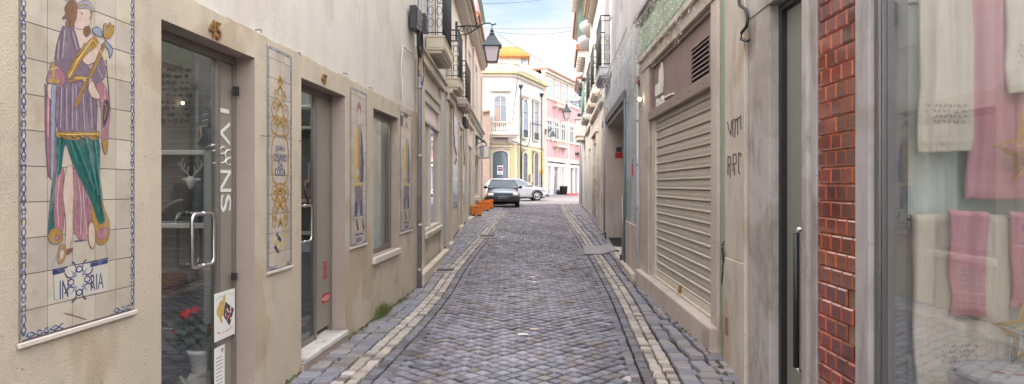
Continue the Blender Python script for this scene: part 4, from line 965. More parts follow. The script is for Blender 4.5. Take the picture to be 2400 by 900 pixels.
# --- cream shop house
A0, A1 = 9.93, 14.75
H = thing('cream_shop_house', 'cream house with a large shop window and two iron balconies just past the drainpipe', 'house', (-1.45, 12, 0))
z0, z1 = Z2(991), Z2(1029); wt, wb = 1.46, -.775
mb = MB(); mb.holes(L2, A0, A1, -1.7, 2.05, [(z0, z1, wb, wt)], -.2, 0); mb.build('lower_wall', M_cream, H)
mb = MB(); u0 = [(11.75, 13.05, 2.5, 4.6)]; mb.holes(L2, A0, A1, 2.052, 6.0, u0, -.2, -.02); mb.build('upper_wall', M_pl_up, H)
shell(H, L2, A0, A1, 6.0, slab=1.85, floor=-1.0); eaves(H, L2, A0, A1, 6.1)
mb = MB(); fw = .05
mb.box(L2, z0, z0+fw, -.10, .02, wb, wt); mb.box(L2, z1-fw, z1, -.10, .02, wb, wt); mb.box(L2, z0+fw, z1-fw, -.10, .015, wb, wb+fw); mb.box(L2, z0+fw, z1-fw, -.10, .015, wt-fw, wt); mb.box(L2, z0+fw, z1-fw, -.09, .01, 1.06, 1.11)
mb.box(L2, (z0+z1)/2-.25, (z0+z1)/2-.2, -.09, .008, wb+fw, 1.06)
f = mb.build('shop_window', M_ledge, H, bevel=.004)
mb = MB(); mb.box(L2, z0+fw, z1-fw, -.05, -.042, wb+fw, 1.06); mb.build('pane', G_far, f); mb = MB(); mb.box(L2, z0+fw, z1-fw, -.05, -.04, 1.11, wt-fw); mb.build('fascia', paint('pale_pink_fascia', (.72,.63,.60), .35), f)
mb = MB(); mb.box(L2, (z0+z1)/2-.2, (z0+z1)/2+.05, -.5, -.3, wb, 1.06); mb.build('curtain', C_mauve_d, f)
mb = MB(); mb.prism(L2, [(A0+.3, 1.92), (z1+.55, 1.92), (z1+.55, 2.06), (A0+.3, 2.06)], -.01, .09); mb.box(L2, A0+.3, z1+.6, .0, .13, 2.061, 2.10); mb.box(L2, z0-.05, z1+.1, .002, .03, 1.58, 1.70)
mb.build('cornice', M_cream, H, bevel=.01)
mb = MB(); mb.box(L2, A0+.25, z0-.06, .002, .045, -1.7, 1.915); mb.box(L2, z1+.06, z1+.45, .002, .045, -1.7, 1.915); mb.box(L2, z0-.05, z1+.05, .002, .08, -.86, -.78); mb.box(L2, A0+.1, z1+.5, .05, .16, -1.75, -1.30)
mb.build('pilaster', M_cream, H, bevel=.008)
mb = MB(); mb.box(L2, z1+.47, A1-.05, .002, .02, -1.2, 1.95); mb.build('blue_wall_band', M_bwall, H)
balcony(H, L2, 11.5, 13.15, .30, 2.24, 2.53, 1.1, ms=M_cream, label='nearest balcony on the left, tall with a panelled stone slab')
window(H, L2, 11.8, 13.0, 2.55, 4.5, -.12, 'balcony_door', M_gl_sky, M_wht, 2, (3.9,), .06)
# --- blue-tiled house
B0, B1 = 14.77, 21.2
H = thing('blue_tiled_house', 'house faced in blue tiles with a recessed doorway and a narrow dark red door', 'house', (-1.45, 17, 0))
dA = (15.25, 16.15, -1.42, 1.48); dB = (18.55, 19.55, -1.42, 1.40)
mb = MB(); mb.holes(L2, B0, B1, -1.7, 2.0, [dA, dB], -.35, -.002); mb.build('lower_wall', M_cream, H)
mb = MB(); mb.holes(L2, B0, B1, 2.002, 4.75, [(14.9, 16.0, 2.45, 4.3), (18.4, 19.8, 2.45, 4.3)], -.3, -.01); mb.build('upper_wall', M_cream2, H)
shell(H, L2, B0, B1, 4.75, slab=1.9); eaves(H, L2, B0, B1, 4.85, .42)
mb = MB(); mb.box(L2, dA[1]+.15, dB[0]-.15, .0, .012, -.55, 1.75); mb.box(L2, dB[1]+.2, B1-.35, .0, .012, -.55, 1.7)
def tilefun(N, K, geo, last):
    br = N.new('ShaderNodeTexBrick'); br.offset = 0; br.inputs['Scale'].default_value = 1; br.inputs['Brick Width'].default_value = .28; br.inputs['Row Height'].default_value = .28; br.inputs['Mortar Size'].default_value = .012
    br.inputs['Color1'].default_value = (.20,.26,.42,1); br.inputs['Color2'].default_value = (.36,.40,.50,1); br.inputs['Mortar'].default_value = (.55,.53,.52,1)
    sp = N.new('ShaderNodeSeparateXYZ'); cb = N.new('ShaderNodeCombineXYZ'); K(geo.outputs['Position'], sp.inputs[0]); K(sp.outputs[1], cb.inputs[0]); K(sp.outputs[2], cb.inputs[1]); K(cb.outputs[0], br.inputs[0]); return br.outputs[0]
mb.build('blue_tiling', mat('blue_wall_tiles', (.3,.34,.45), .18, extra=tilefun, bump=.05), H)
mb = MB(); mb.box(L2, B0+.02, dA[0]-.002, .0, .05, -1.7, 1.85); mb.box(L2, dA[1]+.002, dA[1]+.14, .0, .04, -1.7, 1.85); mb.box(L2, B0+.0, dA[1]+.2, .0, .10, 1.86, 2.0); mb.box(L2, B0+.0, dA[1]+.25, .0, .16, 2.002, 2.09)
mb.box(L2, dB[0]-.12, dB[0]-.002, .0, .04, -1.7, 1.6); mb.box(L2, dB[1]+.002, dB[1]+.16, .0, .04, -1.7, 1.6); mb.box(L2, dB[0]-.12, dB[1]+.16, .0, .05, 1.602, 1.72); mb.build('stone_surround', M_cream, H, bevel=.008)
mb = MB(); mb.box(L2, dA[0]+.02, dA[1]-.02, -.30, -.26, -1.4, 1.4); mb.build('door', mat('brown_door', (.24,.17,.10), .6, .15, 4), H, label='brown door in the recessed doorway')
mb = MB(); mb.box(L2, dB[0]+.02, dB[1]-.02, -.08, -.04, -1.4, 1.38); D = mb.build('door', M_dkdoor, H, label='narrow dark red door'); mb = MB(); [mb.box(L2, dB[0]+.12, dB[1]-.12, -.039, -.03, h, h+.7) for h in (-1.1, -.2, .6)]; mb.build('door_panel', M_dkdoor, D, bevel=.01)
mb = MB(); mb.box(L2, dA[0]-.05, dA[1]+.05, -.3, .10, -1.7, -1.3); mb.box(L2, dB[0]-.05, dB[1]+.05, -.3, .08, -1.7, -1.12); mb.build('door_step', M_cream, H, bevel=.01)
balcony(H, L2, 14.95, 16.1, .30, 2.10, 2.36, 1.05, ms=M_cream, label='second balcony on the left with a cream panelled slab')
balcony(H, L2, 18.2, 20.2, .24, 2.12, 2.33, 1.0, ms=M_pilas, label='third and smallest balcony on the left')
window(H, L2, 14.92, 15.98, 2.40, 4.28, -.1, 'balcony_door', M_gl_sky, M_wht, 2, (3.7,), .06); window(H, L2, 18.42, 19.78, 2.40, 4.28, -.1, 'balcony_door', M_gl_sky, M_wht, 2, (3.7,), .06)
mb = MB(); 
for pts in ([(16.6,2.0),(16.6,1.3),(16.9,1.0),(17.4,.85),(17.5,.65),(17.0,.55)], [(20.1,2.0),(20.1,1.1),(20.4,.8),(20.3,.6)]): mb.tube([L2.P(a, .03, h) for a, h in pts], .012, 5)
mb.tube([L2.P(a, .03+.02*math.sin(a*3), 2.08+.05*math.sin(a*2)) for a in [13.4+.3*i for i in range(26)]], .015, 5); mb.tube([L2.P(a, .05, 2.02+.06*math.sin(a*2.4)) for a in [13.4+.3*i for i in range(26)]], .011, 5)
for a in (19.9, 20.5, 20.9): mb.box(L2, a, a+.16, .0, .12, 1.75, 2.0)
mb.build('facade_cable', M_dsteel, H)
# --- pink-and-cream corner house
C0, C1 = 21.22, 32.6
H = thing('cream_corner_house', 'cream and pink house at the left row end with an arched worn green door', 'house', (-1.45, 26, 0))
dC = (21.9, 24.6, -1.25, .45); sC = (25.9, 29.4, -.45, 1.15)
mb = MB(); mb.holes(L2, C0, C1, -1.7, 2.35, [(22.1, 24.6, -1.1, 1.35), (26.1, 29.4, -.45, 1.1)], -.25, 0); mb.build('lower_wall', M_cream2, H)
mb = MB(); mb.holes(L2, C0, C1, 2.352, 5.5, [(22.5, 24.3, 2.9, 4.6), (27, 29, 2.9, 4.9)], -.25, -.01); mb.build('upper_wall', mat('apricot_pink_render', (.62,.49,.42), .85, .06, 1, .2, 30, stain=(.7,.6,.5)), H)
shell(H, L2, C0, C1, 5.5, slab=2.1, floor=-1.2); eaves(H, L2, C0, 25.3, 5.3, .45); eaves(H, L2, 25.32, C1, 5.65, .3)
mb = MB()
for a in (C0+.02, 25.3, C1-.6): mb.box(L2, a, a+.55, .0, .06, -1.7, 5.1)
mb.box(L2, C0, C1, .0, .10, 2.3, 2.42); mb.box(L2, C0, C1, .0, .18, 2.422, 2.5); mb.box(L2, 21.95, 24.75, .0, .1, 1.98, 2.08); mb.box(L2, 25.9, 29.6, .0, .08, 1.16, 1.3)
mb.build('pilaster', M_trim, H, bevel=.01)
c = (22.1+24.6)/2
mb = MB(); n = 10; out = [(22.15,-1.08),(24.55,-1.08)]+[(c+1.2*math.cos(math.pi*i/n), 1.0+.45*math.sin(math.pi*i/n)) for i in range(n+1)]
mb.prism(L2, out, -.10, -.05); D = mb.build('door', M_greensh, H, label='arched worn green door with glazed upper part')
mb = MB(); [mb.box(L2, a, a+.42, -.049, -.043, .0, .9) for a in (22.4, 23.15, 23.95)]; mb.build('pane', M_gl_dark, D)
mb = MB(); [mb.box(L2, a, a+.42, -.049, -.035, -.95, -.15) for a in (22.4, 23.15, 23.95)]; mb.build('door_panel', M_greensh, D, bevel=.01)
mb = MB(); mb.box(L2, 22.0, 24.7, -.2, .12, -1.7, -1.08); mb.build('door_step', M_trim, H)
window(H, L2, 26.12, 29.38, -.43, 1.08, -.12, 'shop_window', M_gl_dark, M_trim, 2, (.7,), .07)
mb = MB(); mb.box(L2, 26.0, 29.5, .0, .12, -.56, -.45); mb.build('sill', M_trim, H)
for w_ in ((22.52, 24.28, 2.92, 4.58), (27.02, 28.98, 2.92, 4.88)): window(H, L2, *w_, -.1, 'window', M_gl_sky, M_wht, 2, (4.0,), .07, surround=M_trim)
T = thing('awning', 'small teal metal awning over the shop at the end of the left row', 'awning', (-1.45, 28, hh(330, 28)+1.5))
mb = MB(); z_a, z_b = 26.3, 29.0; ht_, hb_ = hh(318, 27)+.05, hh(334, 26.5)
mb.add([L2.P(z_a,.0,ht_), L2.P(z_b,.0,ht_), L2.P(z_b,.42,hb_+.06), L2.P(z_a,.42,hb_+.06), L2.P(z_a,.0,ht_-.03), L2.P(z_b,.0,ht_-.03), L2.P(z_b,.42,hb_+.03), L2.P(z_a,.42,hb_+.03)], [(0,1,2,3),(7,6,5,4),(0,3,7,4),(1,2,6,5),(3,2,6,7),(0,1,5,4)]); mb.build('canopy', paint('teal_metal', (.16,.34,.35), .4), T)
mb = MB(); [mb.tube([L2.P(a, 0, hb_-.1), L2.P(a, .38, hb_+.05)], .015, 5) for a in (z_a+.1, z_b-.1)]; mb.build('bracket', M_dsteel, T)
T = thing('shop_sign_box', 'blank pale grey box sign sticking out from the corner house above the planters', 'sign', (-1.45, 30.6, hh(355, 30.6)+1.5))
z_ = 30.6; xa, xb = (1123-1200)/F*z_, (1147-1200)/F*z_
mb = MB(); mb.box(W, xa, xb, z_, z_+.45, 1.5+hh(371, z_), 1.5+hh(341, z_)); mb.build('housing', M_galv, T, bevel=.02); mb = MB(); mb.box(W, (1134-1200)/F*z_, xb-.03, z_-.02, z_-.003, 1.5+hh(369, z_), 1.5+hh(343, z_)); mb.build('face', M_wht, T)
mb = MB(); mb.tube([Vector((-1.5, z_+.2, 1.5+hh(342, z_))), Vector((xb, z_+.2, 1.5+hh(342, z_)))], .02, 5); mb.build('bracket', M_dsteel, T)
# tall pink house above and behind
H = thing('tall_pink_house', 'narrow tall pink house rising behind the left row', 'house', (-3, 36, 0))
mb = MB(); mb.box(W, -7, -1.66, 33.2, 38, 0, 10.6); mb.build('wall', M_pinkw, H); mb = MB(); mb.box(W, -7.2, -1.48, 33.0, 38.2, 10.61, 10.75, 0); mb.box(W, -7.05, -1.58, 33.1, 38.1, 10.755, 10.95); mb.build('cornice', paint('copper_green', (.22,.42,.36), .6), H)
mb = MB(); [mb.box(W, x, x+.28, 33.02, 33.19, 0, 10.6) for x in (-2.0, -2.7)]; mb.build('pilaster', M_white_r, H)
# lantern on the left row
lantern_lamp('large dark lantern on a scrolled bracket, nearest of the three, over the left side', (-1.43, 17.6, 5.55), ((1153-1200)/F*17.5, 17.5, 1.5+hh(146, 17.5)), 1.0)
# meters and cables at the drainpipe
T = thing('cable_box', 'tall dark cable box beside the top of the drainpipe', 'utility box', L1.P(END1-.25, 0, hh(72, 9.7)))
mb = MB(); mb.box(L1, END1-.50, END1-.12, .0, .10, hh(72, 9.6), hh(18, 9.6)); mb.build('housing', M_dsteel, T, bevel=.01); mb = MB(); mb.box(L1, END1-.47, END1-.15, .101, .106, hh(60, 9.6), hh(24, 9.6)); mb.build('lid', M_dsteel, T)
T = thing('cable_box', 'smaller dark box on the corner of the cream shop house', 'utility box', L2.P(10.3, .1, hh(74, 10.6)))
mb = MB(); mb.box(L2, 10.5, 10.8, .0, .12, hh(74, 10.6), hh(34, 10.6)); mb.build('housing', M_dsteel, T, bevel=.01); mb = MB(); mb.box(L2, 10.55, 10.75, .121, .127, hh(70, 10.6), hh(40, 10.6)); mb.build('lid', M_dsteel, T)
T = thing('cable_coil', 'coiled black cables hanging at the top of the drainpipe', 'cable', L1.P(END1-.2, .05, hh(100, 9.8)))
mb = MB(); c = L1.P(END1-.22, .07, hh(103, 9.7)); u = L1.d.to_3d()
for k_ in range(5): mb.tube([c+u*(.10+.008*k_)*math.cos(t*.5)+Vector((.01*k_, 0, (.17+.006*k_)*math.sin(t*.5))) for t in range(13)], .008, 5, closed=True)
mb.build('coil', M_iron, T)
mb = MB()
for i in range(7): a, h = END1-.2+random.uniform(-.15,.3), hh(75, 9.8); mb.tube([L1.P(a, .04, h), L1.P(a+random.uniform(-.1,.2), .08, h-.25), L1.P(a+random.uniform(-.1,.3), .05, h-.55), L1.P(END1+.1, .06, h-.75)], .007, 5, random.choice((0,0,1)))
mb.build('wires', [M_iron, C_yel], T)
# ================================================================ RIGHT
SR = lambda x, o=0: R1.S(x, o)
X1 = lambda x: SR(x)
# --- near shop with red tiles (R0): a < a(1755)
Q0 = X1(1755.5)
H = thing('red_tiled_shop', 'shop with a glazed dark red tile pillar and a towel window, nearest on the right', 'shop', R1.P(3.4, 0, -1.5))
door = (X1(1890), X1(1807), -1.5, 1.215); shopw = (-1.0, X1(2080), -1.05, 2.3)
mb = MB(); mb.box(R1, -6, Q0, -.2, 0, 2.301, 2.75); mb.build('upper_wall', M_greyw, H)  # upper storey left off, out of view, so daylight reaches the towels
mb = MB()   # stone members between the openings
mb.box(R1, X1(1807), X1(1758), -.12, .012, -1.7, 1.4); mb.box(R1, X1(1903), X1(1890), -.12, .03, -1.7, 1.4); mb.build('door_jamb', M_stone, H, bevel=.006)
mb = MB(); mb.box(R1, X1(1903), X1(1757), -.12, .02, 1.22, 1.50); mb.box(R1, X1(1904), Q0, -.2, .005, 1.502, 2.3); mb.build('lintel', M_stone, H, bevel=.006)
mb = MB(); mb.box(R1, X1(1916.5), X1(1903.3), -.12, .008, -1.7, 2.3); mb.box(R1, X1(2046), X1(2013.5), -.12, .02, -1.7, 2.3); mb.build('pillar_edge', M_stone3, H, bevel=.004)
mb = MB(); mb.box(R1, X1(2013), X1(1917), -.12, -.012, -1.7, 2.3); pil = mb.build('tile_pillar', mat('brick_mortar', (.30,.19,.12), .9, .2, 12, .4), H)
mb = MB(); a0, a1 = X1(2012.5), X1(1917.5); rh = .0905; k = 0; h = -1.62; rr = random.Random(5)
while h < 2.25:
    a = a0 - (0 if k % 2 else .062)
    tw = .122
    while a < a1:
        b0, b1 = max(a, a0), min(a+tw, a1)
        if b1-b0 > .012 and not (abs(h+.80) < .12 and a <= a0+.03) and not (abs(h+.66) < .05 and a <= a0+.001):
            g = .002; P = R1.P; i_ = .010; tn = rr.uniform(.5, 1.35); t = (tn, tn*rr.uniform(.85, 1.05), tn)
            o_ = rr.uniform(-.0008, .0008)
            lo = [(b0+g, h+g), (b1-g, h+g), (b1-g, h+rh-g), (b0+g, h+rh-g)]; hi = [(b0+g+i_, h+g+i_), (b1-g-i_, h+g+i_), (b1-g-i_, h+rh-g-i_), (b0+g+i_, h+rh-g-i_)]
            if b1-b0 < .035: hi = [((b0+b1)/2-.003, h+g+i_), ((b0+b1)/2+.003, h+g+i_), ((b0+b1)/2+.003, h+rh-g-i_), ((b0+b1)/2-.003, h+rh-g-i_)]
            vs = [P(x, -.012, y) for x, y in lo]+[P(x, -.006+o_, y) for x, y in lo]+[P(x, .003+o_, y) for x, y in hi]
            mb.add(vs, [(0,1,5,4),(1,2,6,5),(2,3,7,6),(3,0,4,7)], 0, tone=t); 
            mb.add(vs, [(4,5,9,8),(5,6,10,9),(6,7,11,10),(7,4,8,11)], 1, tone=t); mb.add(vs, [(8,9,10,11)], 0, tone=t)
        a += tw
    h += rh; k += 1
mb.build('red_tile', [mat('oxblood_glaze', (.20,.025,.013), .07, .25, 12, .06, 60, spec=.8, attr='tone', coat=1), mat('orange_edge_glaze', (.40,.085,.025), .08, .2, 14, .05, 60, spec=.8, attr='tone', coat=1)], pil, tone=True)
# narrow door
mb = MB(); s0, s1 = door[0], door[1]
mb.box(R1, s1-.045, s1-.001, -.16, -.05, -1.45, 1.213); mb.box(R1, s0+.001, s0+.03, -.16, -.05, -1.45, 1.213); mb.box(R1, s0+.032, s1-.047, -.16, -.05, 1.17, 1.212)
D = mb.build('door', M_dsteel, H, bevel=.003, label='narrow grey-green panel door with a long bar handle')
mb = MB(); mb.box(R1, s0+.032, s1-.047, -.13, -.09, -1.44, 1.168); mb.build('door_leaf', M_gd, D)
a_, h_ = R1.pix(1868, 540, -.03); _, h2 = R1.pix(1868, 868, -.03); mb = MB()
mb.tube([R1.P(a_-.02, -.09, h_), R1.P(a_-.005, -.04, h_+.006), R1.P(a_, -.025, h_-.02)], .016, 10); mb.tube([R1.P(a_-.02, -.09, h2), R1.P(a_-.005, -.04, h2-.006), R1.P(a_, -.025, h2+.02)], .016, 10)
mb.build('handle', M_steel, D); mb = MB(); mb.tube([R1.P(a_, -.025, h2+.02), R1.P(a_, -.025, h_-.02)], .019, 10); mb.build('grip', M_dsteel, D)
mb = MB(); mb.box(R1, s0, s1, -.2, .01, -1.8, -1.45); mb.build('door_step', M_stone, H)
mb = MB(); mb.box(R1, X1(2046.5), X1(2046)+.0, 0, 0.001, 0, .001)
# shop window frame
mb = MB(); s1 = X1(2046.5); s2 = X1(2080)
s2 = R1.S(2080, -.01); mb.box(R1, s2+.055, s1, -.10, -.004, -1.05, 2.3); mb.box(R1, s2, s2+.052, -.10, -.01, -1.05, 2.3); mb.box(R1, -1, s2, -.10, -.01, 2.22, 2.3); mb.box(R1, -1, s2, -.10, -.01, -1.05, -1.0)
fr_ = mb.build('shop_window', mat('grey_steel_frame', (.17,.165,.175), .4, .1, 6, .05, metal=.3), H, bevel=.004, label='large shop window full of towels')
mb = MB(); mb.box(R1, s2+.053, s2+.058, -.03, .002, -1.05, 2.3); mb.build('chrome_trim', M_steel, fr_)
mb = MB(); mb.box(R1, -.98, s2-.001, -.026, -.020, -1.0, 2.22); mb.build('pane', G_shop, fr_)
mb = MB(); mb.box(R1, -1, X1(2046), -.2, .0, -1.75, -1.052); mb.build('window_plinth', M_stone3, H); mb = MB(); mb.box(R1, -6, -1.002, -.2, 0, -1.75, 2.3); mb.build('lower_wall', M_stone3, H)
shell(H, R1, -6, Q0, 2.6, depth=2.6, floor=-1.05, sky_=(-.5, 4.6), mint=M_wht)
# interior of the window, seen head on
TW = Fr((1.5, 3.28), (1, 0), (0, -1))
T = thing('display_board', 'pale sea-green display board with the towel rails inside the right shop window', 'display board', TW.P(.9, 0, -1.05))
mb = MB(); mb.box(TW, .32, 3.2, -.06, 0, -1.04, 2.2); mb.build('board_panel', mat('sea_green_board', (.52,.58,.57), .6, .05, 3, .05), T)
def tp(x, y, o): return TW.pix(x, y, o)
for y, xe in ((515, 2440), (8, 2440)):
    a, h = tp(2116, y, .06); b, _ = tp(xe, y, .06); mb = MB(); a = tp(2108, y, .06)[0]; mb.tube([TW.P(a, .055, h), TW.P(b, .055, h)], .008, 8); mb.tube([TW.P(a+.015, .0, h), TW.P(a+.015, .055, h)], .010, 8); mb.lathe(TW.P(a, .06, h), [(.018, -.012), (.018, .012)], 10, ax=(1,0,0))
    mb.prism(TW, [(a-.008, h-.032), (a+.008, h-.032), (a+.008, h+.032), (a-.008, h+.032)], .06, .085); mb.build('rail', M_dsteel, T, bevel=.002)
M_tb = mat('beige_terry', (.60,.55,.475), .95, .06, 40, .9, 420, dist=.003, spec=.1); M_tpk = mat('pink_terry', (.52,.27,.32), .95, .06, 40, .9, 420, dist=.003, spec=.1)
def towel(label, x0, x1, y0, y1, o, m, ph=0, pet=True, petx=(.1, .9), folds=1.0, grp='towels in the shop window', fall=False):
    a0, ht_ = tp(x0, y0, o); a1, _ = tp(x1, y0, o); hb_ = tp(x0, y1, o)[1]
    root = thing('towel', label, 'towel', TW.P((a0+a1)/2, o, hb_), grp); nx_, nh = 44, 70; vs = []
    Wd, Hd = a1-a0, ht_-hb_
    def off(u, v):
        x = u*Wd; f = folds*1.7*(.006*math.sin(x*42+ph)+.0045*math.sin(x*83+ph*2+v*1.5)+.003*math.sin(x*150+v*2+ph))*(1-.55*v)
        f += .003*math.sin(v*9+ph+u*3)
        d = v*Hd; hb = Hd-d
        if .025 < hb < .115 and pet: f += .006*abs(math.sin(hb*math.pi/.0185))
        if d < .02: f -= (.02-d)*.9
        return o+f+.012
    for j in range(nh+1):
        v = j/nh
        for i in range(nx_+1):
            u = i/nx_; ed = .006*math.sin(v*5+ph)+.004*math.sin(v*11+ph); vs.append(TW.P(a0+u*Wd+ed*(u-.5)*2+.004*math.sin(v*7+ph), off(u, v), ht_-v*Hd+.004*math.sin(u*4+ph)))
    k = len(vs); vs += [p+Vector((0, .02, 0)) for p in vs]
    fs = [(j*(nx_+1)+i, j*(nx_+1)+i+1, (j+1)*(nx_+1)+i+1, (j+1)*(nx_+1)+i) for j in range(nh) for i in range(nx_)]; fs += [tuple(k+q for q in f[::-1]) for f in fs]
    bd = [i for i in range(nx_+1)]+[j*(nx_+1)+nx_ for j in range(1, nh+1)]+[nh*(nx_+1)+i for i in range(nx_-1, -1, -1)]+[j*(nx_+1) for j in range(nh-1, 0, -1)]
    fs += [(bd[i], bd[(i+1) % len(bd)], k+bd[(i+1) % len(bd)], k+bd[i]) for i in range(len(bd))]
    MB().add(vs, fs, 0, True).build('cloth', m, root)
    if pet:
        mb = MB(); n = int(Wd*(petx[1]-petx[0])/.022)
        for r_ in range(4):
            for i in range(n):
                u = petx[0]+(petx[1]-petx[0])*(i+.5+.3*(r_ % 2))/n; hb = .14+r_*.024; q = TW.P(a0+u*Wd, off(u, 1-hb/Hd)+.002, hb_+hb); t = .7*(1 if (i+r_) % 2 else -1)
                mb.add([q+Vector((math.cos(b+0)*.0045*math.cos(t)-math.sin(b)*.0105*math.sin(t), -.001, math.cos(b)*.0045*math.sin(t)+math.sin(b)*.0105*math.cos(t))) for b in [2*math.pi*z_/8 for z_ in range(8)]], [list(range(8))], 0)
        mb.build('leaf_motif', mat('motif_grey', (.30,.26,.27), .9, .1, 30, .1), root, recalc=False)
    return root
towel('big beige bath towel hanging from the lower rail, under the small pink towel', 2137, 2362, 503, 915, .085, M_tb, 0, petx=(.28, .66), folds=1.6)
towel('small pink towel hung over the big beige one on the lower rail', 2222, 2308, 494, 740, .125, M_tpk, 1.2, petx=(.2, .85))
towel('pink towel at the right edge of the lower rail', 2368, 2455, 497, 722, .10, M_tpk, 2.2, petx=(.2, .9))
towel('pink bath towel on the upper rail behind the gold star', 2266, 2480, -60, 466, .085, M_tpk, 3.0, petx=(.35, .8), folds=1.4)
towel('beige towel on the upper rail left of the pink one', 2155, 2271, -60, 356, .12, M_tb, 4.0, petx=(.1, .9), folds=1.2)
towel('beige towel high at the right edge of the shop window', 2363, 2450, -60, 217, .125, M_tb, 5.0, petx=(.15, .9))
curtain(TW, .32, .62, -1.0, 2.15, .03, .012, 60, mat('pale_aqua_curtain', (.55,.62,.60), .9, .05, 3), T)
def star(label, x, y, r_, tilt=0):
    a, h = tp(x, y, .16); c = TW.P(a, .16, h); T = thing('wire_star', label, 'decoration', c, 'gold stars in the shop window'); mb = MB(); P = []
    for i in range(10): t = math.pi/2+i*math.pi/5+tilt; q = r_ if i % 2 == 0 else r_*.42; P.append((math.cos(t)*q, math.sin(t)*q))
    for kk in range(3):
        s_ = 1-.09*kk; mb.tube([c+Vector((x_*s_, -.006*kk, y_*s_)) for x_, y_ in P], .0035, 5, closed=True)
    for i in range(0, 10, 2): mb.tube([c+Vector((P[i][0], 0, P[i][1])), c+Vector((P[(i+4) % 10][0]*.42, -.012, P[(i+4) % 10][1]*.42))], .0025, 4)
    mb.build('wire', mat('gold_wire', (.52,.33,.09), .35, .1, 20, metal=.7), T); MB().ball(c, .012).build('hub', M_brass, T)
star('gold wire star in front of the pink towel, upper right of the shop window', 2410, 350, .17, .2); star('gold wire star low at the right edge of the shop window', 2412, 778, .17, .1)
a, h = tp(2350, 868, .32); T = thing('ironing_cushion', 'grey cloth-covered board printed with pale flowers at the bottom right of the shop window', 'cushion', TW.P(a, .3, h-.06))
mb = MB(); o_ = [(a+.16*math.cos(t)-(.0), .30*1+.20*math.sin(t)) for t in [math.pi/2+math.pi*i/12 for i in range(13)]]; o_ = [(x-.0, y) for x, y in o_]+[(a+.9, .10), (a+.9, .50)]
vs = [TW.P(x, y, h-.055) for x, y in o_]+[TW.P(x, y, h-.01) for x, y in o_]; n = len(o_); mb.add(vs, [list(range(n)), list(range(n, 2*n))]+[(i, (i+1) % n, n+(i+1) % n, n+i) for i in range(n)]); cu = mb.build('padded_top', mat('grey_linen', (.30,.29,.285), .9, .08, 30, .4, 300), T, bevel=.02, seg=2)
mb = MB()
for i in range(9):
    x, y = a-.05+random.uniform(0, .35), .30+random.uniform(-.14, .14)
    for j in range(5): t = j*1.257; mb.lathe(TW.P(x+.014*math.cos(t), y+.014*math.sin(t), h-.0095), [(.009, 0), (.009, .002)], 7, (i % 3) and 0 or 1)
mb.build('flower_print', [M_paper, C_pink], T)
mb = MB(); mb.box(TW, a-.1, a+.9, .1, .5, -1.04, h-.06); tb = mb.build('cushion_stand', M_curt, T)

# --- green-walled house with the shutter (R1)
G0, G1 = Q0+.002, X1(1497)
H = thing('green_walled_house', 'mint green house with a closed taupe roller shutter and graffiti on its stone pilaster', 'house', R1.P(7.5, 0, -1.5))
sh = (X1(1672), X1(1538), -1.335, 1.53)      # shutter opening including the sign panel above
SIGNB = hh(285, 10.05*0+X1(1538)*1.0); zt = lambda y, x: R1.pix(x, y)[1]
top = zt(161, 1521); sgb = zt(283, 1526); shb = zt(655, 1538)
op = (X1(1674), X1(1526), shb, top)
mb = MB(); mb.holes(R1, G0, G1, -1.7, 2.45, [op], -.22, 0, 0, 1); mb.build('lower_wall', [M_greenw, M_pilas], H)
mb = MB(); mb.holes(R1, G0, G1, 2.452, 6.4, [(6.2, 7.4, 3.0, 5.0)], -.22, -.03); mb.build('upper_wall', M_greyw, H)
mb = MB(); mb.box(R1, G0, G1+.0, .0, .09, 2.44, 2.50); mb.box(R1, G0, G1, .0, .05, 2.38, 2.438); mb.build('ledge', M_galv, H)
shell(H, R1, G0, G1, 6.4, slab=2.2); eaves(H, R1, G0, G1, 6.5)
window(H, R1, 6.22, 7.38, 3.02, 4.98, -.12, 'window', M_gl_sky, M_wht, 2, (4.4,), .06)
mb = MB(); mb.box(R1, X1(1690), X1(1674.5), .0, .035, -1.55, top+.001); mb.box(R1, X1(1525), X1(1506), .0, .035, -1.55, top+.001); j = mb.build('shutter_jamb', M_pilas, H, bevel=.006)
mb = MB(); mb.box(R1, X1(1692), X1(1510), .0, .05, top+.003, top+.14); mb.box(R1, X1(1694), X1(1508), .0, .09, top+.142, top+.20); mb.build('lintel', M_stone2, H, bevel=.006)
# cladding board with sign
mb = MB(); mb.box(R1, op[0]+.002, op[1]-.002, -.10, -.03, sgb+.10, top-.004); B = mb.build('sign_board', M_wood, H)
mb = MB(); n = 34
for i in range(n): a = op[0]+.02+(op[1]-op[0]-.04)*i/n; mb.box(R1, a+.003, a+(op[1]-op[0])/n-.006, -.029, -.021, sgb+.12, top-.05)
mb.build('cladding_strip', M_wood, B)
mb = MB(); mb.box(R1, op[0]+.002, op[1]-.002, -.09, .045, sgb, sgb+.115); mb.box(R1, op[1]-.05, op[1]-.003, -.09, .02, sgb+.117, top-.004); mb.box(R1, op[0]+.003, op[1]-.052, -.09, .01, top-.045, top-.005); mb.build('frame', M_frm_w, B, bevel=.004)
mb = MB(); [mb.lathe(R1.P(op[0]+(op[1]-op[0])*(i+.4)/6, .045, sgb+.06), [(.008, -.002), (.008, .004)], 8, ax=R1.n.to_3d()) for i in range(6)]; mb.build('screw', M_iron, B)
v0, v1 = X1(1665), X1(1622); vb, vt_ = zt(203, 1622), zt(118, 1622)
mb = MB(); mb.box(R1, v0, v1, -.02, -.012, vb, vt_, 1); 
for (p, q, r_, s_) in ((v0-.02, v1+.02, vb-.025, vb), (v0-.02, v1+.02, vt_, vt_+.025), (v0-.02, v0, vb, vt_), (v1, v1+.02, vb, vt_)): mb.box(R1, p, q, -.03, .012, r_, s_, 0)
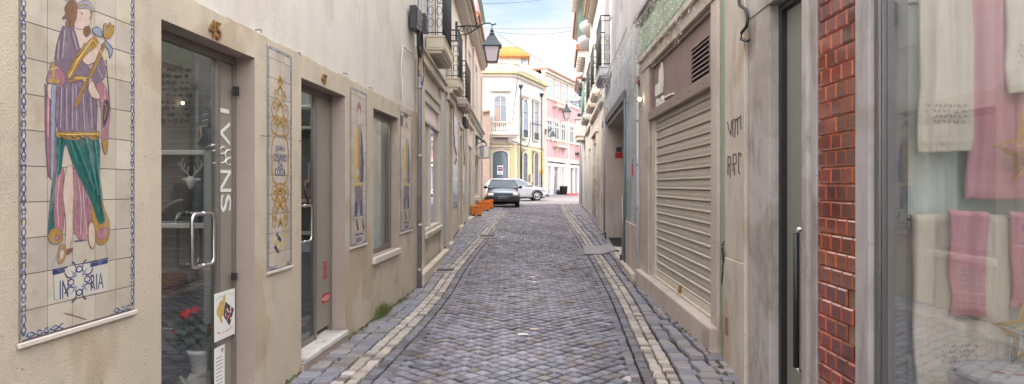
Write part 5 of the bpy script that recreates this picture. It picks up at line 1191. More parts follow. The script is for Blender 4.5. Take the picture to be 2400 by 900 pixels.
for i in range(8):
    h = vb+(vt_-vb)*(i+.3)/8; q = [R1.P(v0, -.015, h+.028), R1.P(v1, -.015, h+.028), R1.P(v1, .010, h), R1.P(v0, .010, h)]; mb.add(q+[p+Vector((0,0,-.006)) for p in q], [(0,1,2,3),(4,5,6,7),(2,3,7,6)], 0)
mb.build('vent_grille', [M_frm_w, M_iron], B)
# emblem and lettering
mb = MB(); c0, hc = R1.pix(1544, 188, .03)
lf = [(-.03,-.17),(-.08,-.08),(-.09,.0),(-.07,.10),(-.03,.20),(.0,.25),(.03,.19),(.06,.10),(.075,.0),(.06,-.08),(.02,-.17)]
mb.prism(R1, [(c0-x*.8, hc+y*.9) for x, y in lf], -.02, .005, 0); mb.prism(R1, [(c0+.06-x*.45, hc-.03+y*.75) for x, y in lf], -.02, .015, 0)
a, h = R1.pix(1535, 222, .02); text(mb, "CASA", onwall(R1, a, h-.03, -.01, -1), .15, 0, .03, .26)
q = [R1.pix(x, y, .02) for x, y in ((1536,241),(1573,221),(1573,217),(1536,236))]; mb.prism(R1, q, -.02, .012, 0)
a, h = R1.pix(1539, 253, .02); text(mb, "bijoch", onwall(R1, a, h-.03, -.01, -1), .14, 1, .04, .42)
mb.build('emblem_lettering', [mat('sign_cream', (.74,.70,.62), .5), M_wht], B)
# roller shutter
mb = MB(); h = shb+.10; sl = .107; z_a, z_b = X1(1673), R1.S(1538.5, -.03)
while h < sgb-.0:
    t = min(h+sl, sgb+.02); pr = [(o_+.055, y_) for o_, y_ in [(-.115, h), (-.088, h+.004), (-.080, h+.012), (-.080, h+.02), (-.098, h+.026), (-.092, h+sl*.55), (-.098, t-.004), (-.115, t-.002)]]
    vs = [R1.P(z_a, o, y) for o, y in pr]+[R1.P(z_b, o, y) for o, y in pr]; n = len(pr); mb.add(vs, [(i, i+1, n+i+1, n+i) for i in range(n-1)], 0)
    mb.add([R1.P(z_a, -.0235, h+.010), R1.P(z_b, -.0235, h+.010), R1.P(z_b, -.0235, h+.022), R1.P(z_a, -.0235, h+.022)], [(0,1,2,3)], 1)
    h += sl
S_ = mb.build('roller_shutter', [M_shut, mat('shutter_edge', (.60,.55,.46), .5, .08, 5)], H, recalc=False)
mb = MB(); mb.box(R1, z_a, z_b, -.12, -.022, shb+.006, shb+.10); mb.box(R1, z_a, z_b, -.12, -.005, shb+.006, shb+.03); mb.build('bottom_rail', mat('shutter_edge', (0,0,0)), S_, bevel=.003)
mb = MB(); c = (z_a+z_b)/2-.05; mb.box(R1, c-.02, c+.02, -.0215, -.0, shb+.05, shb+.12); mb.lathe(R1.P(c, -.0, shb+.06), [(.02,-.01),(.02,.012)], 8, ax=R1.n.to_3d()); mb.build('padlock', M_brass, S_)
mb = MB(); mb.box(R1, X1(1676), X1(1672.5), -.12, -.03, shb, sgb); mb.box(R1, z_b+.002, op[1]-.002, -.12, -.012, shb+.006, sgb-.002); mb.build('guide_rail', mat('shutter_edge', (0,0,0)), S_)
mb = MB(); mb.box(R1, X1(1690), X1(1505), -.2, .10, -1.75, shb+.003); mb.build('threshold_step', M_pilas, H, bevel=.018, seg=2)
# stone pilaster with graffiti
mb = MB(); mb.box(R1, Q0+.01, X1(1704.5), .0, .02, zt(600, 1704), 2.36); mb.box(R1, Q0+.01, X1(1704.5), .0, .032, -1.75, zt(600, 1704)-.004); mb.box(R1, G0, Q0+.0095, -.02, .036, -1.7, 2.36)
PL = mb.build('stone_pilaster', M_stone2, H, bevel=.004)
mb = MB(); hb_ = zt(750, 1712)
mb.box(R1, X1(1716), X1(1709), .0325, .036, hb_-.12, hb_+.02); mb.build('wall_slot', C_brown, PL)
M_graf = mat('faded_graffiti', (.12,.095,.095), .9, .3, 40, .1)
mb = MB()
def gl_(pts, w_=.006): mb.tube([R1.P(a, .0215, h) for a, h in [R1.pix(x, y, .02) for x, y in pts]], w_, 4, cap=True)
for q in (((1706,286),(1709,303),(1713,316),(1716,282)), ((1719,281),(1718,318),(1723,321),(1725,280),(1719,279)), ((1730,276),(1730,316)), ((1725,281),(1735,274)), ((1737,270),(1737,303)),
          ((1707,366),(1707,410)), ((1707,367),(1713,368),(1714,382),(1708,388)), ((1712,390),(1712,416)), ((1719,362),(1719,402)), ((1719,362),(1726,361),(1727,380),(1720,386)), ((1723,392),(1722,412)), ((1732,358),(1732,404),(1735,408)), ((1731,358),(1737,360),(1737,368))): gl_(q)
mb.build('graffiti_writing', M_graf, PL)
# wiring bits
mb = MB(); q = [R1.pix(x, y, .05) for x, y in ((1730,-20),(1733,12),(1748,22),(1753,42),(1750,62),(1738,76),(1737,92),(1752,96),(1756,94))]; mb.tube([R1.P(a, .05, h) for a, h in q], .012, 8); mb.build('looped_cable', M_iron, H)
mb = MB(); q = [R1.pix(x, y, .03) for x, y in ((1697,566),(1692,585),(1694,600),(1696,625),(1691,664))]; mb.tube([R1.P(a, .03, h) for a, h in q], .006, 5); q = [R1.pix(x, y, .03) for x, y in ((1693,572),(1699,590),(1698,612),(1693,630))]; mb.tube([R1.P(a, .035, h) for a, h in q], .005, 5); mb.build('knotted_strap', M_iron, H)
mb = MB(); a = X1(1685); mb.tube([R1.P(a, .06, -1.5), R1.P(a, .06, -1.30)], .018, 8); mb.tube([R1.P(a, .06, -1.32), R1.P(a, .03, -1.27)], .018, 8); mb.build('rain_spout', M_galv, H)
mb = MB(); q = X1(1501); mb.tube([R1.P(q, .035, -1.45), R1.P(q, .035, 1.9)], .022, 8, 0); [mb.tube([R1.P(q, .035, h), R1.P(q, .035, h+.03)], .03, 8, 1) for h in (-1.0, -.35, .3, .95, 1.6)]; mb.build('wall_pipe', [M_pvc, M_galv], H)
mb = MB(); mb.lathe(R1.P(X1(1503), .05, zt(193, 1503)), [(.03,-.04),(.045,-.02),(.045,.04),(.02,.06)], 10); mb.build('pipe_funnel', M_terr, H)

# --- blue-grey house with the garage-like passage (R2)
SX = lambda x: R2.S(x)
K0, K1 = R2.S(1496.5), R2.S(1415)
H = thing('blue_grey_house', 'weathered blue-grey house with a deep doorway under a louvred fanlight', 'house', R2.P(13, 0, -1.4))
dp = (R2.S(1467), R2.S(1424), -1.32, 1.42)
mb = MB(); mb.holes(R2, K0, K1, -1.8, 2.45, [dp], -.55, 0, 0, 1); mb.build('lower_wall', [M_gbl, M_pilas], H)
mb = MB(); mb.holes(R2, K0, K1, 2.452, 5.9, [(15.5, 16.9, 2.6, 4.7)], -.3, -.02); mb.build('upper_wall', M_greyw, H)
shell(H, R2, K0, K1, 5.9, slab=1.9); eaves(H, R2, K0, K1, 6.0, .3)
mb = MB(); mb.box(R2, dp[0]+.01, dp[1]-.01, -.5, -.42, .68, 1.41); fl = mb.build('fanlight', M_brass if False else mat('ochre_frame', (.34,.26,.15), .6), H)
mb = MB(); n = 14
for i in range(3):
    a0 = dp[0]+.08+(dp[1]-dp[0]-.1)*i/3; a1 = a0+(dp[1]-dp[0]-.1)/3-.10
    for k in range(9): h = .74+k*.07; mb.box(R2, a0, a1, -.415, -.395, h, h+.03)
mb.build('louvre', M_iron, fl)
mb = MB(); mb.box(R2, dp[0]+.01, dp[1]-.01, -.5, -.44, -1.3, .60); D = mb.build('door', mat('dark_brown_door', (.09,.07,.06), .6), H); mb = MB(); [mb.box(R2, a, a+.8, -.438, -.425, h, h+.75) for a in (dp[0]+.3, dp[0]+1.5, dp[0]+2.7) for h in (-1.15, -.25)]; mb.build('door_panel', M_iron, D, bevel=.01)
mb = MB(); mb.box(R2, dp[0]-.02, dp[1]+.15, -.56, .10, -1.8, dp[2]+.004); mb.build('door_step', M_stone2, H, bevel=.012)
mb = MB(); mb.box(R2, K0+.12, dp[0]-.05, .0, .03, -1.7, -.6); mb.box(R2, K0+.1, dp[0]-.02, .0, .10, -1.8, -1.32); mb.box(R2, dp[1]+.02, dp[1]+.35, .0, .05, -1.8, 1.9); mb.box(R2, dp[1]+.6, K1-.03, .0, .04, -1.8, 1.9); mb.build('pier', M_pilas, H, bevel=.008)
mb = MB(); mb.box(R2, dp[0]-.1, K1, .0, .05, 1.50, 1.66); mb.build('dark_beam', M_intd, H)
mb = MB(); a = R2.S(1470); mb.tube([R2.P(a, .04, -1.4), R2.P(a, .04, 1.5)], .019, 8); mb.build('teal_pipe', paint('teal_pipe', (.13,.20,.22), .5), H)
mb = MB(); a = R2.S(1466.5)+.08; mb.tube([R2.P(a-.05, .05, -1.35), R2.P(a-.05, .05, -.2)], .02, 8); mb.tube([R2.P(dp[1]+.08, .07, -1.35), R2.P(dp[1]+.08, .07, 2.0)], .025, 8); mb.build('wall_pipe', M_galv, H)
a, h = R2.pix(1483, 391); mb = MB(); mb.box(R2, a-.07, a+.07, .002, .012, h-.13, h+.02, 0); mb.box(R2, a-.07, a+.07, .002, .011, h+.022, h+.12, 1); mb.build('wall_notice', [M_redp, C_dark], H, label='small red and dark notice on the blue-grey pier')
mb = MB(); aa = dp[1]; 
for (o0, o1, h0, h1, m) in ((-.36, -.18, .66, .80, 0), (-.34, -.20, .81, .93, 1)): mb.box(R2, aa-.012, aa-.002, o0, o1, h0, h1, m)
mb.build('wall_notice', [M_redp, C_dark], H, label='red notice on the far side of the deep doorway')
balcony(H, R2, R2.S(1431), 17.3, .24, 2.45, 2.72, 1.15, ms=M_gbl, label='blue-grey balcony nearest on the right')
window(H, R2, 15.52, 16.88, 2.72, 4.68, -.1, 'balcony_door', M_gl_sky, M_wht, 2, (4.1,), .06)
# --- cream terrace house
J0, J1 = K1+.002, 23.9
H = thing('cream_terrace_house', 'narrow cream house with a tall recessed doorway, middle of the right row', 'house', R2.P(20, 0, -1.2))
dq = (R2.S(1401), 22.9, -1.15, 1.38)
mb = MB(); mb.holes(R2, J0, J1, -1.8, 2.35, [dq], -.4, 0, 0, 1); mb.build('lower_wall', [M_pilas, M_gbl], H)
mb = MB(); mb.holes(R2, J0, J1, 2.352, 5.75, [(18.9, 20.1, 2.6, 4.6), (21.6, 22.9, 2.6, 4.6)], -.3, -.01); mb.build('upper_wall', M_cream2, H)
shell(H, R2, J0, J1, 5.75, slab=1.9, floor=-1.15); eaves(H, R2, J0, J1, 5.85, .3)
mb = MB(); mb.box(R2, dq[0]+.01, dq[1]-.01, -.35, -.3, -1.14, 1.37); mb.build('door', mat('grey_blue_door', (.25,.26,.28), .6), H)
mb = MB(); mb.box(R2, J0+.3, J0+.7, .0, .05, -1.8, 1.9); mb.box(R2, dq[0]-.3, dq[0]-.02, .0, .06, -1.8, 1.6); mb.box(R2, dq[1]+.02, dq[1]+.3, .0, .06, -1.8, 1.6); mb.box(R2, dq[0]-.35, dq[1]+.35, .0, .09, 1.602, 1.75); mb.box(R2, J0, J1, .0, .1, 2.2, 2.32); mb.build('stone_surround', M_stone2, H, bevel=.008)
mb = MB(); mb.box(R2, dq[0]-.1, dq[1]+.1, -.4, .10, -1.8, -1.1); mb.build('door_step', M_trim, H)
balcony(H, R2, 18.7, 20.5, .24, 2.47, 2.75, 1.1, ms=M_cream2, label='second balcony on the right with black railing')
balcony(H, R2, 21.3, 23.6, .24, 2.47, 2.72, 1.1, ms=M_cream2, label='third balcony on the right with black railing')
for w_ in ((18.92, 20.08), (21.62, 22.88)): window(H, R2, *w_, 2.75, 4.58, -.1, 'balcony_door', M_gl_sky, M_greensh, 2, (4.1,), .06)
# --- tall white house
N0, N1 = 23.92, 34.0
H = thing('tall_white_house', 'tall bright white house with curved upper balconies in the right row', 'house', R2.P(28, 0, -1.1))
mb = MB(); mb.holes(R2, N0, N1, -1.8, 7.2, [(25.0, 27.0, -1.0, 1.4), (29.5, 31.5, -1.0, 1.3), (25.6, 27.2, 2.75, 4.7), (30, 31.6, 2.75, 4.7), (25.6, 27, 5.55, 6.9)], -.3, 0); mb.build('wall', M_white_r, H)
shell(H, R2, N0, N1, 7.2, slab=1.9, floor=-1.1); eaves(H, R2, N0, N1, 7.3, .5)
for w_ in ((25.02,26.98,-.98,1.38), (29.52,31.48,-.98,1.28)): window(H, R2, *w_, -.2, 'door', M_gl_dark, M_curt, 2, (.8,), .08)
for w_ in ((25.62,27.18,2.77,4.68), (30.02,31.58,2.77,4.68), (25.62,26.98,5.57,6.88)): window(H, R2, *w_, -.1, 'window', M_gl_sky, M_greensh, 2, (), .08)
mb = MB(); mb.box(R2, N0, N0+.35, .0, .06, -1.8, 7.0); mb.box(R2, 28.2, 28.7, .0, .06, -1.8, 7.0); mb.box(R2, N0, N1, .0, .10, 2.1, 2.25); mb.build('pilaster', M_trim, H)
balcony(H, R2, 25.2, 28.0, .26, 2.45, 2.70, 1.1, ms=M_white_r, mi=paint('green_railing', (.10,.22,.17), .5), label='white balcony with green railing on the tall white house')
def curved_bal(s0, s1, hb, r_, lab):
    mb = MB(); n = 10; c = (s0+s1)/2; w_ = (s1-s0)/2
    for i, (k, h) in enumerate(((.45, hb-.32), (.8, hb-.14), (1, hb-.02), (1, hb+.08))):
        pass
    ring = lambda k, h: [R2.P(c+w_*k*math.cos(math.pi*j/n), .0+r_*k*math.sin(math.pi*j/n), h) for j in range(n+1)]
    L_ = [ring(k, h) for k, h in ((.4, hb-.34), (.8, hb-.16), (1, hb-.02), (1, hb+.08))]; vs = [p for q in L_ for p in q]; m_ = n+1
    mb.add(vs, [(i*m_+j, i*m_+j+1, (i+1)*m_+j+1, (i+1)*m_+j) for i in range(3) for j in range(n)]+[list(range(m_)), list(range(3*m_, 4*m_))], 0, True)
    b = mb.build('balcony', M_white_r, H, label=lab); mb = MB(); q = ring(.97, hb+1.0); mb.tube(q, .016, 5); mb.tube(ring(.97, hb+.14), .01, 5)
    for j in range(n+1):
        for t in (0, .5):
            if j+t <= n: a = math.pi*(j+t)/n; mb.tube([R2.P(c+w_*.97*math.cos(a), r_*.97*math.sin(a), h) for h in (hb+.08, hb+1.0)], .008, 4)
    mb.build('railing', paint('green_railing', (.1,.2,.2)), b)
curved_bal(22.4+1.6, 25.6, 5.75, .42, 'curved white upper balcony, nearer one'); curved_bal(26.2, 28.0, 5.72, .42, 'curved white upper balcony, further one')
mb = MB(); mb.box(R2, 26.0, 27.2, .05, .80, 6.0, 7.4, 0); [mb.tube([R2.P(a, .3, 5.98), R2.P(a, .95, 5.92)], .10, 8, 0) for a in (26.1, 26.4, 26.7, 27.0)]
mb2 = MB(); mb2.box(R2, 24.2, 26.0, .0, .62, 6.75, 7.1, 1); [mb2.box(R2, 24.25+i*.2, 24.35+i*.2, .0, .70, 6.6, 6.748, 1) for i in range(9)]
mb2.build('cornice', [M_terr, M_trim], H)
mb = MB(); [mb.box(R2, 29.5+i*.42, 29.7+i*.42, .0, .35-.02*(i % 2), 5.55, 5.85, 1) for i in range(10)]; mb.box(R2, 29.4, 34, .0, .42, 5.852, 6.1, 0); mb.build('bracketed_cornice', [M_terr, M_trim], H)
T = thing('projecting_bay', 'boxy pale pink bay sticking out low over the far end of the right row', 'bay', R2.P(30.8, .0, hh(327, 31)))
mb = MB(); mb.box(R2, 30.0, 31.6, .005, .42, hh(318, 30), hh(279, 30)); mb.build('bay_body', mat('pale_pink_render', (.68,.52,.50), .85), T); mb = MB(); mb.box(R2, 30.05, 31.55, .005, .38, hh(328, 30), hh(318, 30)-.002); mb.box(R2, 29.95, 31.65, .005, .45, hh(279, 30)+.002, hh(279, 30)+.06); mb.build('moulding', M_trim, T)
# small black flood lamps
for i, (x, y, z_) in enumerate(((1377,187,25),(1369,208,29),(1369,222,29),(1364,270,31))):
    a = z_; h = hh(y, z_); lab = ('small black box lamp highest on the white house wall', 'upper of two black box lamps beside the far balcony', 'lower of two black box lamps beside the far balcony', 'black framed box lamp above the pale pink bay')[i]
    T = thing('box_lamp', lab, 'lamp', R2.P(a, .0, h), 'box lamps on the right row'); mb = MB(); mb.box(R2, a-.08, a+.08, .18, .33, h-.07, h+.07); mb.build('housing', M_iron, T, bevel=.02); mb = MB(); mb.tube([R2.P(a, 0, h), R2.P(a, .2, h)], .02, 6); mb.build('bracket', M_iron, T)
# last grey house of the row
H = thing('end_grey_house', 'low grey rendered house closing the right row at the junction', 'house', R2.P(36, 0, -1))
mb = MB(); mb.holes(R2, 34.02, 38.4, -1.8, 5.2, [(35.2, 36.6, -1, 1.2)], -.3, -.03); mb.build('wall', M_greyw, H); shell(H, R2, 34.02, 38.4, 5.2, slab=1.9, floor=-1.05); eaves(H, R2, 34.02, 38.4, 5.3, .3); window(H, R2, 35.22, 36.58, -.98, 1.18, -.2, 'door', M_gl_dark, M_curt, 2, (), .08)
mb = MB(); a = 37.6; mb.tube([R2.P(a, .02, -1.1), R2.P(a, .02, 3.3)], .03, 8); mb.tube([R2.P(34.6, .02, -1.1), R2.P(34.6, .02, 3.3)], .028, 8); mb.build('drainpipe', M_galv, H)
lantern_lamp('dark lantern on a bracket from the far right row, second of the three lanterns', R2.P(38.0, 0, hh(243, 38)), ((1328-1200)/F*38.2, 38.2, 1.5+hh(279, 38.2)), 1.0)
# ---- icicle lights
def icicles(label, fr, s0, s1, hfun, drop, n, o=.08, seedv=1, sparse=1):
    rnd = random.Random(seedv); mid_ = fr.P((s0+s1)/2, o, hfun((s0+s1)/2)); T = thing('icicle_lights', label, 'string lights', mid_, 'icicle light strings'); mb = MB(); bl = MB()
    m_ = max(8, int((s1-s0)/.12)); mb.tube([fr.P(s0+(s1-s0)*i/m_, o, hfun(s0+(s1-s0)*i/m_)-.03*abs(math.sin(i*1.1))) for i in range(m_+1)], .006, 4)
    for i in range(n):
        a = s0+(s1-s0)*(i+rnd.random())/n; L_ = drop*rnd.uniform(.35, 1.1); pts = []; k = max(3, int(L_/.06)); x = a; h = hfun(a)
        for j in range(k+1):
            p = fr.P(x, o+rnd.uniform(-.015, .03), h); pts.append(p)
            if j: 
                q = p+Vector((rnd.uniform(-.02,.02), rnd.uniform(-.04,.04), rnd.uniform(-.05, .0))); mb.tube([p, q], .0017, 3, cap=False); bl.tube([q, q+(q-p).normalized()*.018], .0036, 4)
            x += rnd.uniform(-.035, .035); h -= L_/k
        mb.tube(pts, .0021, 3, cap=False)
    mb.build('wire', mat('cable_ivory', (.42,.39,.35), .6, .1), T); bo = bl.build('bulbs', M_wht, T); bo['kind'] = 'stuff'
icicles('icicle lights hanging over the green wall above the shutter', R1, X1(1650), X1(1502), lambda a: 2.36, .75, 24, .10, 1)
icicles('thick icicle lights at the corner of the green house beside the teal pipe', R1, X1(1520), X1(1496)-.02, lambda a: 2.40, 1.3, 9, .12, 2)
icicles('dense icicle lights along the beam of the blue-grey house', R2, K0+.1, K1-.1, lambda a: 2.36, .65, 46, .16, 3)
icicles('icicle lights over the shutter sign board', R1, X1(1680), X1(1515), lambda a: top+.20, .32, 12, .13, 4)
# small lamp glint on the green wall
T = thing('wall_spotlight', 'tiny lit lamp on the wall left of the shutter sign', 'lamp', R1.P(X1(1512), .0, zt(233, 1512)))
mb = MB(); a = X1(1512); h = zt(233, 1512); mb.tube([R1.P(a, .04, h), R1.P(a, .13, h)], .03, 10); mb.build('housing', M_dsteel, T)
ml = bpy.data.materials.new('lit_lamp'); ml.use_nodes = True; b = ml.node_tree.nodes['Principled BSDF']; b.inputs['Emission Color'].default_value = (1, .95, .6, 1); b.inputs['Emission Strength'].default_value = 6
mb = MB(); mb.lathe(R1.P(a-.03, .085, h), [(.026, -.004), (.026, .004)], 10, ax=Vector((.0, -1, 0))); mb.build('lens', ml, T)
# ---- metal ramp on the right pavement
c0 = []
T = thing('ramp_plate', 'corrugated grey metal ramp plate on the right pavement before the deep doorway', 'ramp', (2.0, 15.6, gz(2.0, 15.6)))
def gp(x, y):   # ground point under a pixel
    z = 10
    for _ in range(60): X = (x-1200)/F*z; z += ((1.5-gz(X, z))*F/(y-435)-z)*.5
    return X, z
p_ = [gp(1365, 578), gp(1428, 573), gp(1447, 588), gp(1371, 598)]
mb = MB(); n = 26; vs = []
for j in range(2):
    for i in range(n*2+1):
        u = i/(n*2); a = Vector(p_[0]).lerp(Vector(p_[1]), u); b = Vector(p_[3]).lerp(Vector(p_[2]), u); q = a.lerp(b, j); vs.append((q.x, q.y, gz(q.x, q.y)+.022+(.009 if i % 2 else 0)))
k = n*2+1; vs += [(x, y, z-.02) for x, y, z in vs]; 
fs = [(i, i+1, k+i+1, k+i) for i in range(n*2)]+[(i, i+1, 2*k+i+1, 2*k+i) for i in range(n*2)]+[(k+i, k+i+1, 3*k+i+1, 3*k+i) for i in range(n*2)]
mb.add(vs, fs); mb.build('plate', mat('zinc_plate', (.34,.36,.42), .35, .1, 10, .1, metal=.7), T, recalc=False)
mb = MB(); [mb.box(W, q[0]-.03, q[0]+.03, q[1]-.03, q[1]+.03, gz(*q)-.01, gz(*q)+.012) for q in p_]; mb.build('foot', M_black, T)
for i, (x, y) in enumerate(((1455,617), (1419,560))):
    X, z = gp(x, y); T = thing('shoe_scraper', ('short iron stub on the right pavement near the pier', 'short iron stub beside the deep doorway step')[i], 'bollard', (X, z, gz(X, z)), 'iron stubs'); mb = MB(); mb.tube([Vector((X, z, gz(X,z)-.03)), Vector((X, z, gz(X,z)+.13))], .018, 8); mb.build('post', M_iron, T); MB().ball(Vector((X, z, gz(X,z)+.135)), .022).build('cap', M_iron, T)
for i, (x0, y0, x1, y1) in enumerate(((1018,632,1068,640), (1120,552,1165,558))):
    X, z = gp((x0+x1)/2, (y0+y1)/2); lab = ('flat grey stone drain cover in the left pavement, the nearer one', 'smaller drain cover in the left pavement further up the street')[i]
    mb = MB(); w_ = (x1-x0)/2/F*z; d_ = .22 if i == 0 else .3; mb.box(W, X-w_, X+w_, z-d_, z+d_, gz(X, z)-.01, gz(X, z)+.022); T = thing('drain_cover', lab, 'drain cover', (X, z, gz(X, z)), 'drain covers'); mb.build('slab', M_stone, T, bevel=.008)
    mb = MB(); [mb.box(W, X-w_*.8, X+w_*.8, z-d_*.7+k*d_*.28, z-d_*.7+k*d_*.28+.02, gz(X, z)+.0225, gz(X, z)+.026) for k in range(6)]; mb.build('slot', M_iron, T)
# ================================================================ FAR: yellow and white corner building
H = thing('yellow_corner_building', 'building with yellow ground floor, white upper floor and a balustraded balcony facing down the street', 'building', (-.8, 48, .6))
fx = lambda x, z=48: (x-1200)/F*z
hy = lambda y, z=48: (435-y)*z/F
sx_ = lambda x: fx(x)+3.2       # YF coordinate
PLAN = [(-3.6, 48), (-.6, 48), (-.05, 48.08), (.25, 48.35), (.5, 48.9)]
tE = 7.0; PLAN += [(.39+.3134*tE, 48+.9496*tE)]
def wallband(name, h0, h1, m, out=0, root=H, thick=.4):
    mb = MB(); 
    def offs(k):
        q = []
        for i, p in enumerate(PLAN):
            a = Vector(PLAN[max(i-1, 0)]); b = Vector(PLAN[min(i+1, len(PLAN)-1)]); d = (b-a).normalized(); n = Vector((d.y, -d.x)); q.append(Vector(p)+n*k)
        return q
    A, B = offs(out), offs(-thick); n = len(A); vs = [Vector((p.x, p.y, h)) for h in (h0+1.5, h1+1.5) for p in A+B]; N2 = 2*n
    fs = [(i, i+1, N2+i+1, N2+i) for i in range(n-1)]+[(n+i+1, n+i, N2+n+i, N2+n+i+1) for i in range(n-1)]+[(i, n+i, n+i+1, i+1) for i in range(n-1)]+[(N2+i, N2+i+1, N2+n+i+1, N2+n+i) for i in range(n-1)]+[(0, N2, N2+n, n), (n-1, 2*n-1, N2+2*n-1, N2+n-1)]
    return mb.add(vs, fs).build(name, m, root)
hc = hy(330); hcor = hy(168)
wallband('ground_floor_wall', -1.5, hc-.22, M_yel); wallband('upper_wall', hc+.0, hcor-.35, M_white_r)
wallband('string_course', hc-.218, hc-.002, M_trim, .09); wallband('cornice', hcor-.348, hcor-.15, M_trim, .15); wallband('cornice', hcor-.148, hcor, mat('mossy_stone', (.42,.40,.22), .9, .3, 3, .3, 20, stain=(.15,.2,.06), samt=.8), .38)
wallband('parapet', hcor+.002, hcor+.14, M_trim, .12, thick=.25); wallband('parapet', hcor+.60, hcor+.72, M_trim, .12, thick=.25); wallband('plinth', -1.5, -.55, M_trim, .05)
mb = MB(); yr = lambda t: (.39+.3134*t, 48+.9496*t)
mb.box(W, -3.4, -1.0, 47.86, 48.2, 1.5+hcor+.14, 1.5+hcor+.60)
for i in range(5):   # curved balusters at the corner
    x = -.9+.22*i; mb.lathe((x, 47.98, 1.5+hcor+.14), [(.05,0),(.09,.13),(.04,.32),(.07,.46)], 8)
for i in range(24):
    t = .9+i*.24; x, y = yr(t)
    if i in (0, 8, 16, 23): mb.box(W, x-.13, x+.13, y-.13, y+.13, 1.5+hcor+.14, 1.5+hcor+.6)
    else: mb.lathe((x+.05, y, 1.5+hcor+.14), [(.04,0),(.08,.13),(.035,.32),(.06,.46)], 6)
mb.build('balustrade', M_trim, H); mb = MB()
mb.tube([Vector((-1.2+.35*(1-.055*k)*math.cos(k*.55), 47.84, 1.5+hcor+.45+.35*(1-.055*k)*math.sin(k*.55))) for k in range(15)], .05, 6)
mb.build('volute', M_trim, H)
mb = MB(); mb.hprism([(-6, 48.4), (.1, 48.5), (.5, 49.2), (2.2, 54.5), (-6, 56)], 1.5+hcor-.3, 1.5+hcor+.05); mb.box(W, -6, 1.9, 54.8, 56, 0, 1.5+hcor-.302); mb.box(W, -6.0, -3.55, 48.05, 54, 0, 1.5+hcor); mb.build('roof_deck', M_trim, H)
# attic with orange roof
zD = 52.5; mb = MB(); xa, xb = fx(1150, zD), fx(1221, zD); ha, hb2 = 1.5+hcor-.2, 1.5+hy(134, zD)
mb.box(W, xa, xb, zD, zD+4, ha, hb2); att = mb.build('attic', M_white_r, H)
zR = 51.9; mb = MB(); q = [(fx(1140, zR), hy(133, zR)), (fx(1242, zR), hy(133, zR)), (fx(1214, zR+1.8), hy(112, zR+1.8)), (fx(1140, zR+1.8), hy(112, zR+1.8))]
vs = [Vector((q[0][0], zR, 1.5+q[0][1])), Vector((q[1][0], zR, 1.5+q[1][1])), Vector((q[2][0], zR+1.8, 1.5+q[2][1])), Vector((q[3][0], zR+1.8, 1.5+q[3][1])), Vector((q[1][0], zR+4.2, 1.5+q[1][1])), Vector((q[0][0], zR+4.2, 1.5+q[0][1]))]
mb.add(vs, [(0,1,2,3),(1,4,2),(3,2,4,5),(0,5,4,1),(0,3,5)])
for i in range(22): u = i/21; a = vs[0].lerp(vs[1], u); b = vs[3].lerp(vs[2], u); mb.tube([a+Vector((0,-.04,.03)), b+Vector((0,-.04,.03))], .07, 6)
mb.build('tiled_roof', M_terry, att)
mb = MB(); mb.box(W, xb+.01, fx(1238, zD), zD+.2, zD+3.6, ha, hb2-.05); mb.build('attic', M_white_r, H)
FW = Fr((xb, zD+.2), (1, 0), (0, -1)); window(H, FW, .06, .48, ha-1.5+.7, hy(136, zD+.2)-.1, .002, 'window', M_gl_sky, C_grey, 2, (hb2-1.5-.55,), .04)
# openings on the front
window(H, YF, sx_(1158), sx_(1188), hc+.1, hy(232), .0, 'balcony_door', M_gl_dark, C_grey, 2, (hy(246), hy(241)), .07, arch=.25, surround=M_white_r, sw=.14)
mb = MB(); mb.box(YF, sx_(1161), sx_(1168), .0125, .018, hc+.3, hy(252)); mb.build('curtain', mat('rust_curtain', (.42,.22,.16), .8), H)
mb = MB(); mb.box(YF, sx_(1147), sx_(1198), .0, .25, hy(214), hy(210)); mb.box(YF, sx_(1150), sx_(1195), .0, .12, hy(217), hy(214)-.002); mb.box(YF, sx_(1148), sx_(1200), .0, .2, hy(345), hy(341)); mb.box(YF, sx_(1152), sx_(1196), .0, .1, hy(349), hy(345)-.002); mb.build('window_cornice', M_trim, H, bevel=.02)
f = window(H, YF, sx_(1155), sx_(1190), -1.35, hy(362), .0, 'door', M_gl_dark, mat('dark_teal_iron', (.05,.10,.12), .5), 2, (), .08, arch=.24, surround=M_trim, sw=.16, label='arched door with an iron lattice and a poster')
mb = MB(); n = 11
for i in range(n): a = sx_(1155)+.08+(sx_(1190)-sx_(1155)-.16)*i/(n-1); mb.tube([YF.P(a, .04, -1.3), YF.P(a, .04, hy(362)+.1)], .012, 4)
for j in range(22):
    h = -1.2+j*.16
    if h < hy(362): mb.tube([YF.P(sx_(1156), .045, h), YF.P(sx_(1189), .045, h)], .010, 4)
    for i in range(n-1): a = sx_(1155)+.13+(sx_(1190)-sx_(1155)-.16)*i/(n-1); (h < hy(362)) and mb.lathe(YF.P(a, .045, h+.08), [(.028, -.005), (.028, .005)], 6, ax=(0,-1,0))
mb.build('lattice', mat('pale_blue_iron', (.20,.28,.33), .5), f)
mb = MB(); mb.box(YF, sx_(1165.5), sx_(1179), .06, .07, hy(409.5), hy(388)); po = mb.build('poster', M_paper, f)
mb = MB(); mb.box(YF, sx_(1167), sx_(1178), .0705, .073, hy(401), hy(391)); mb.build('poster_print', paint('purple_print', (.18,.08,.22)), po)
mb = MB(); a = sx_(1168); [text(mb, s_, onwall(YF, a, hy(y_), .0735), .09, m_, .004, w_) for s_, y_, m_, w_ in (("EXPO", 397, 0, .24), ("VENDA", 407.5, 1, .26))]; mb.build('poster_writing', [M_paper, C_dark], po)
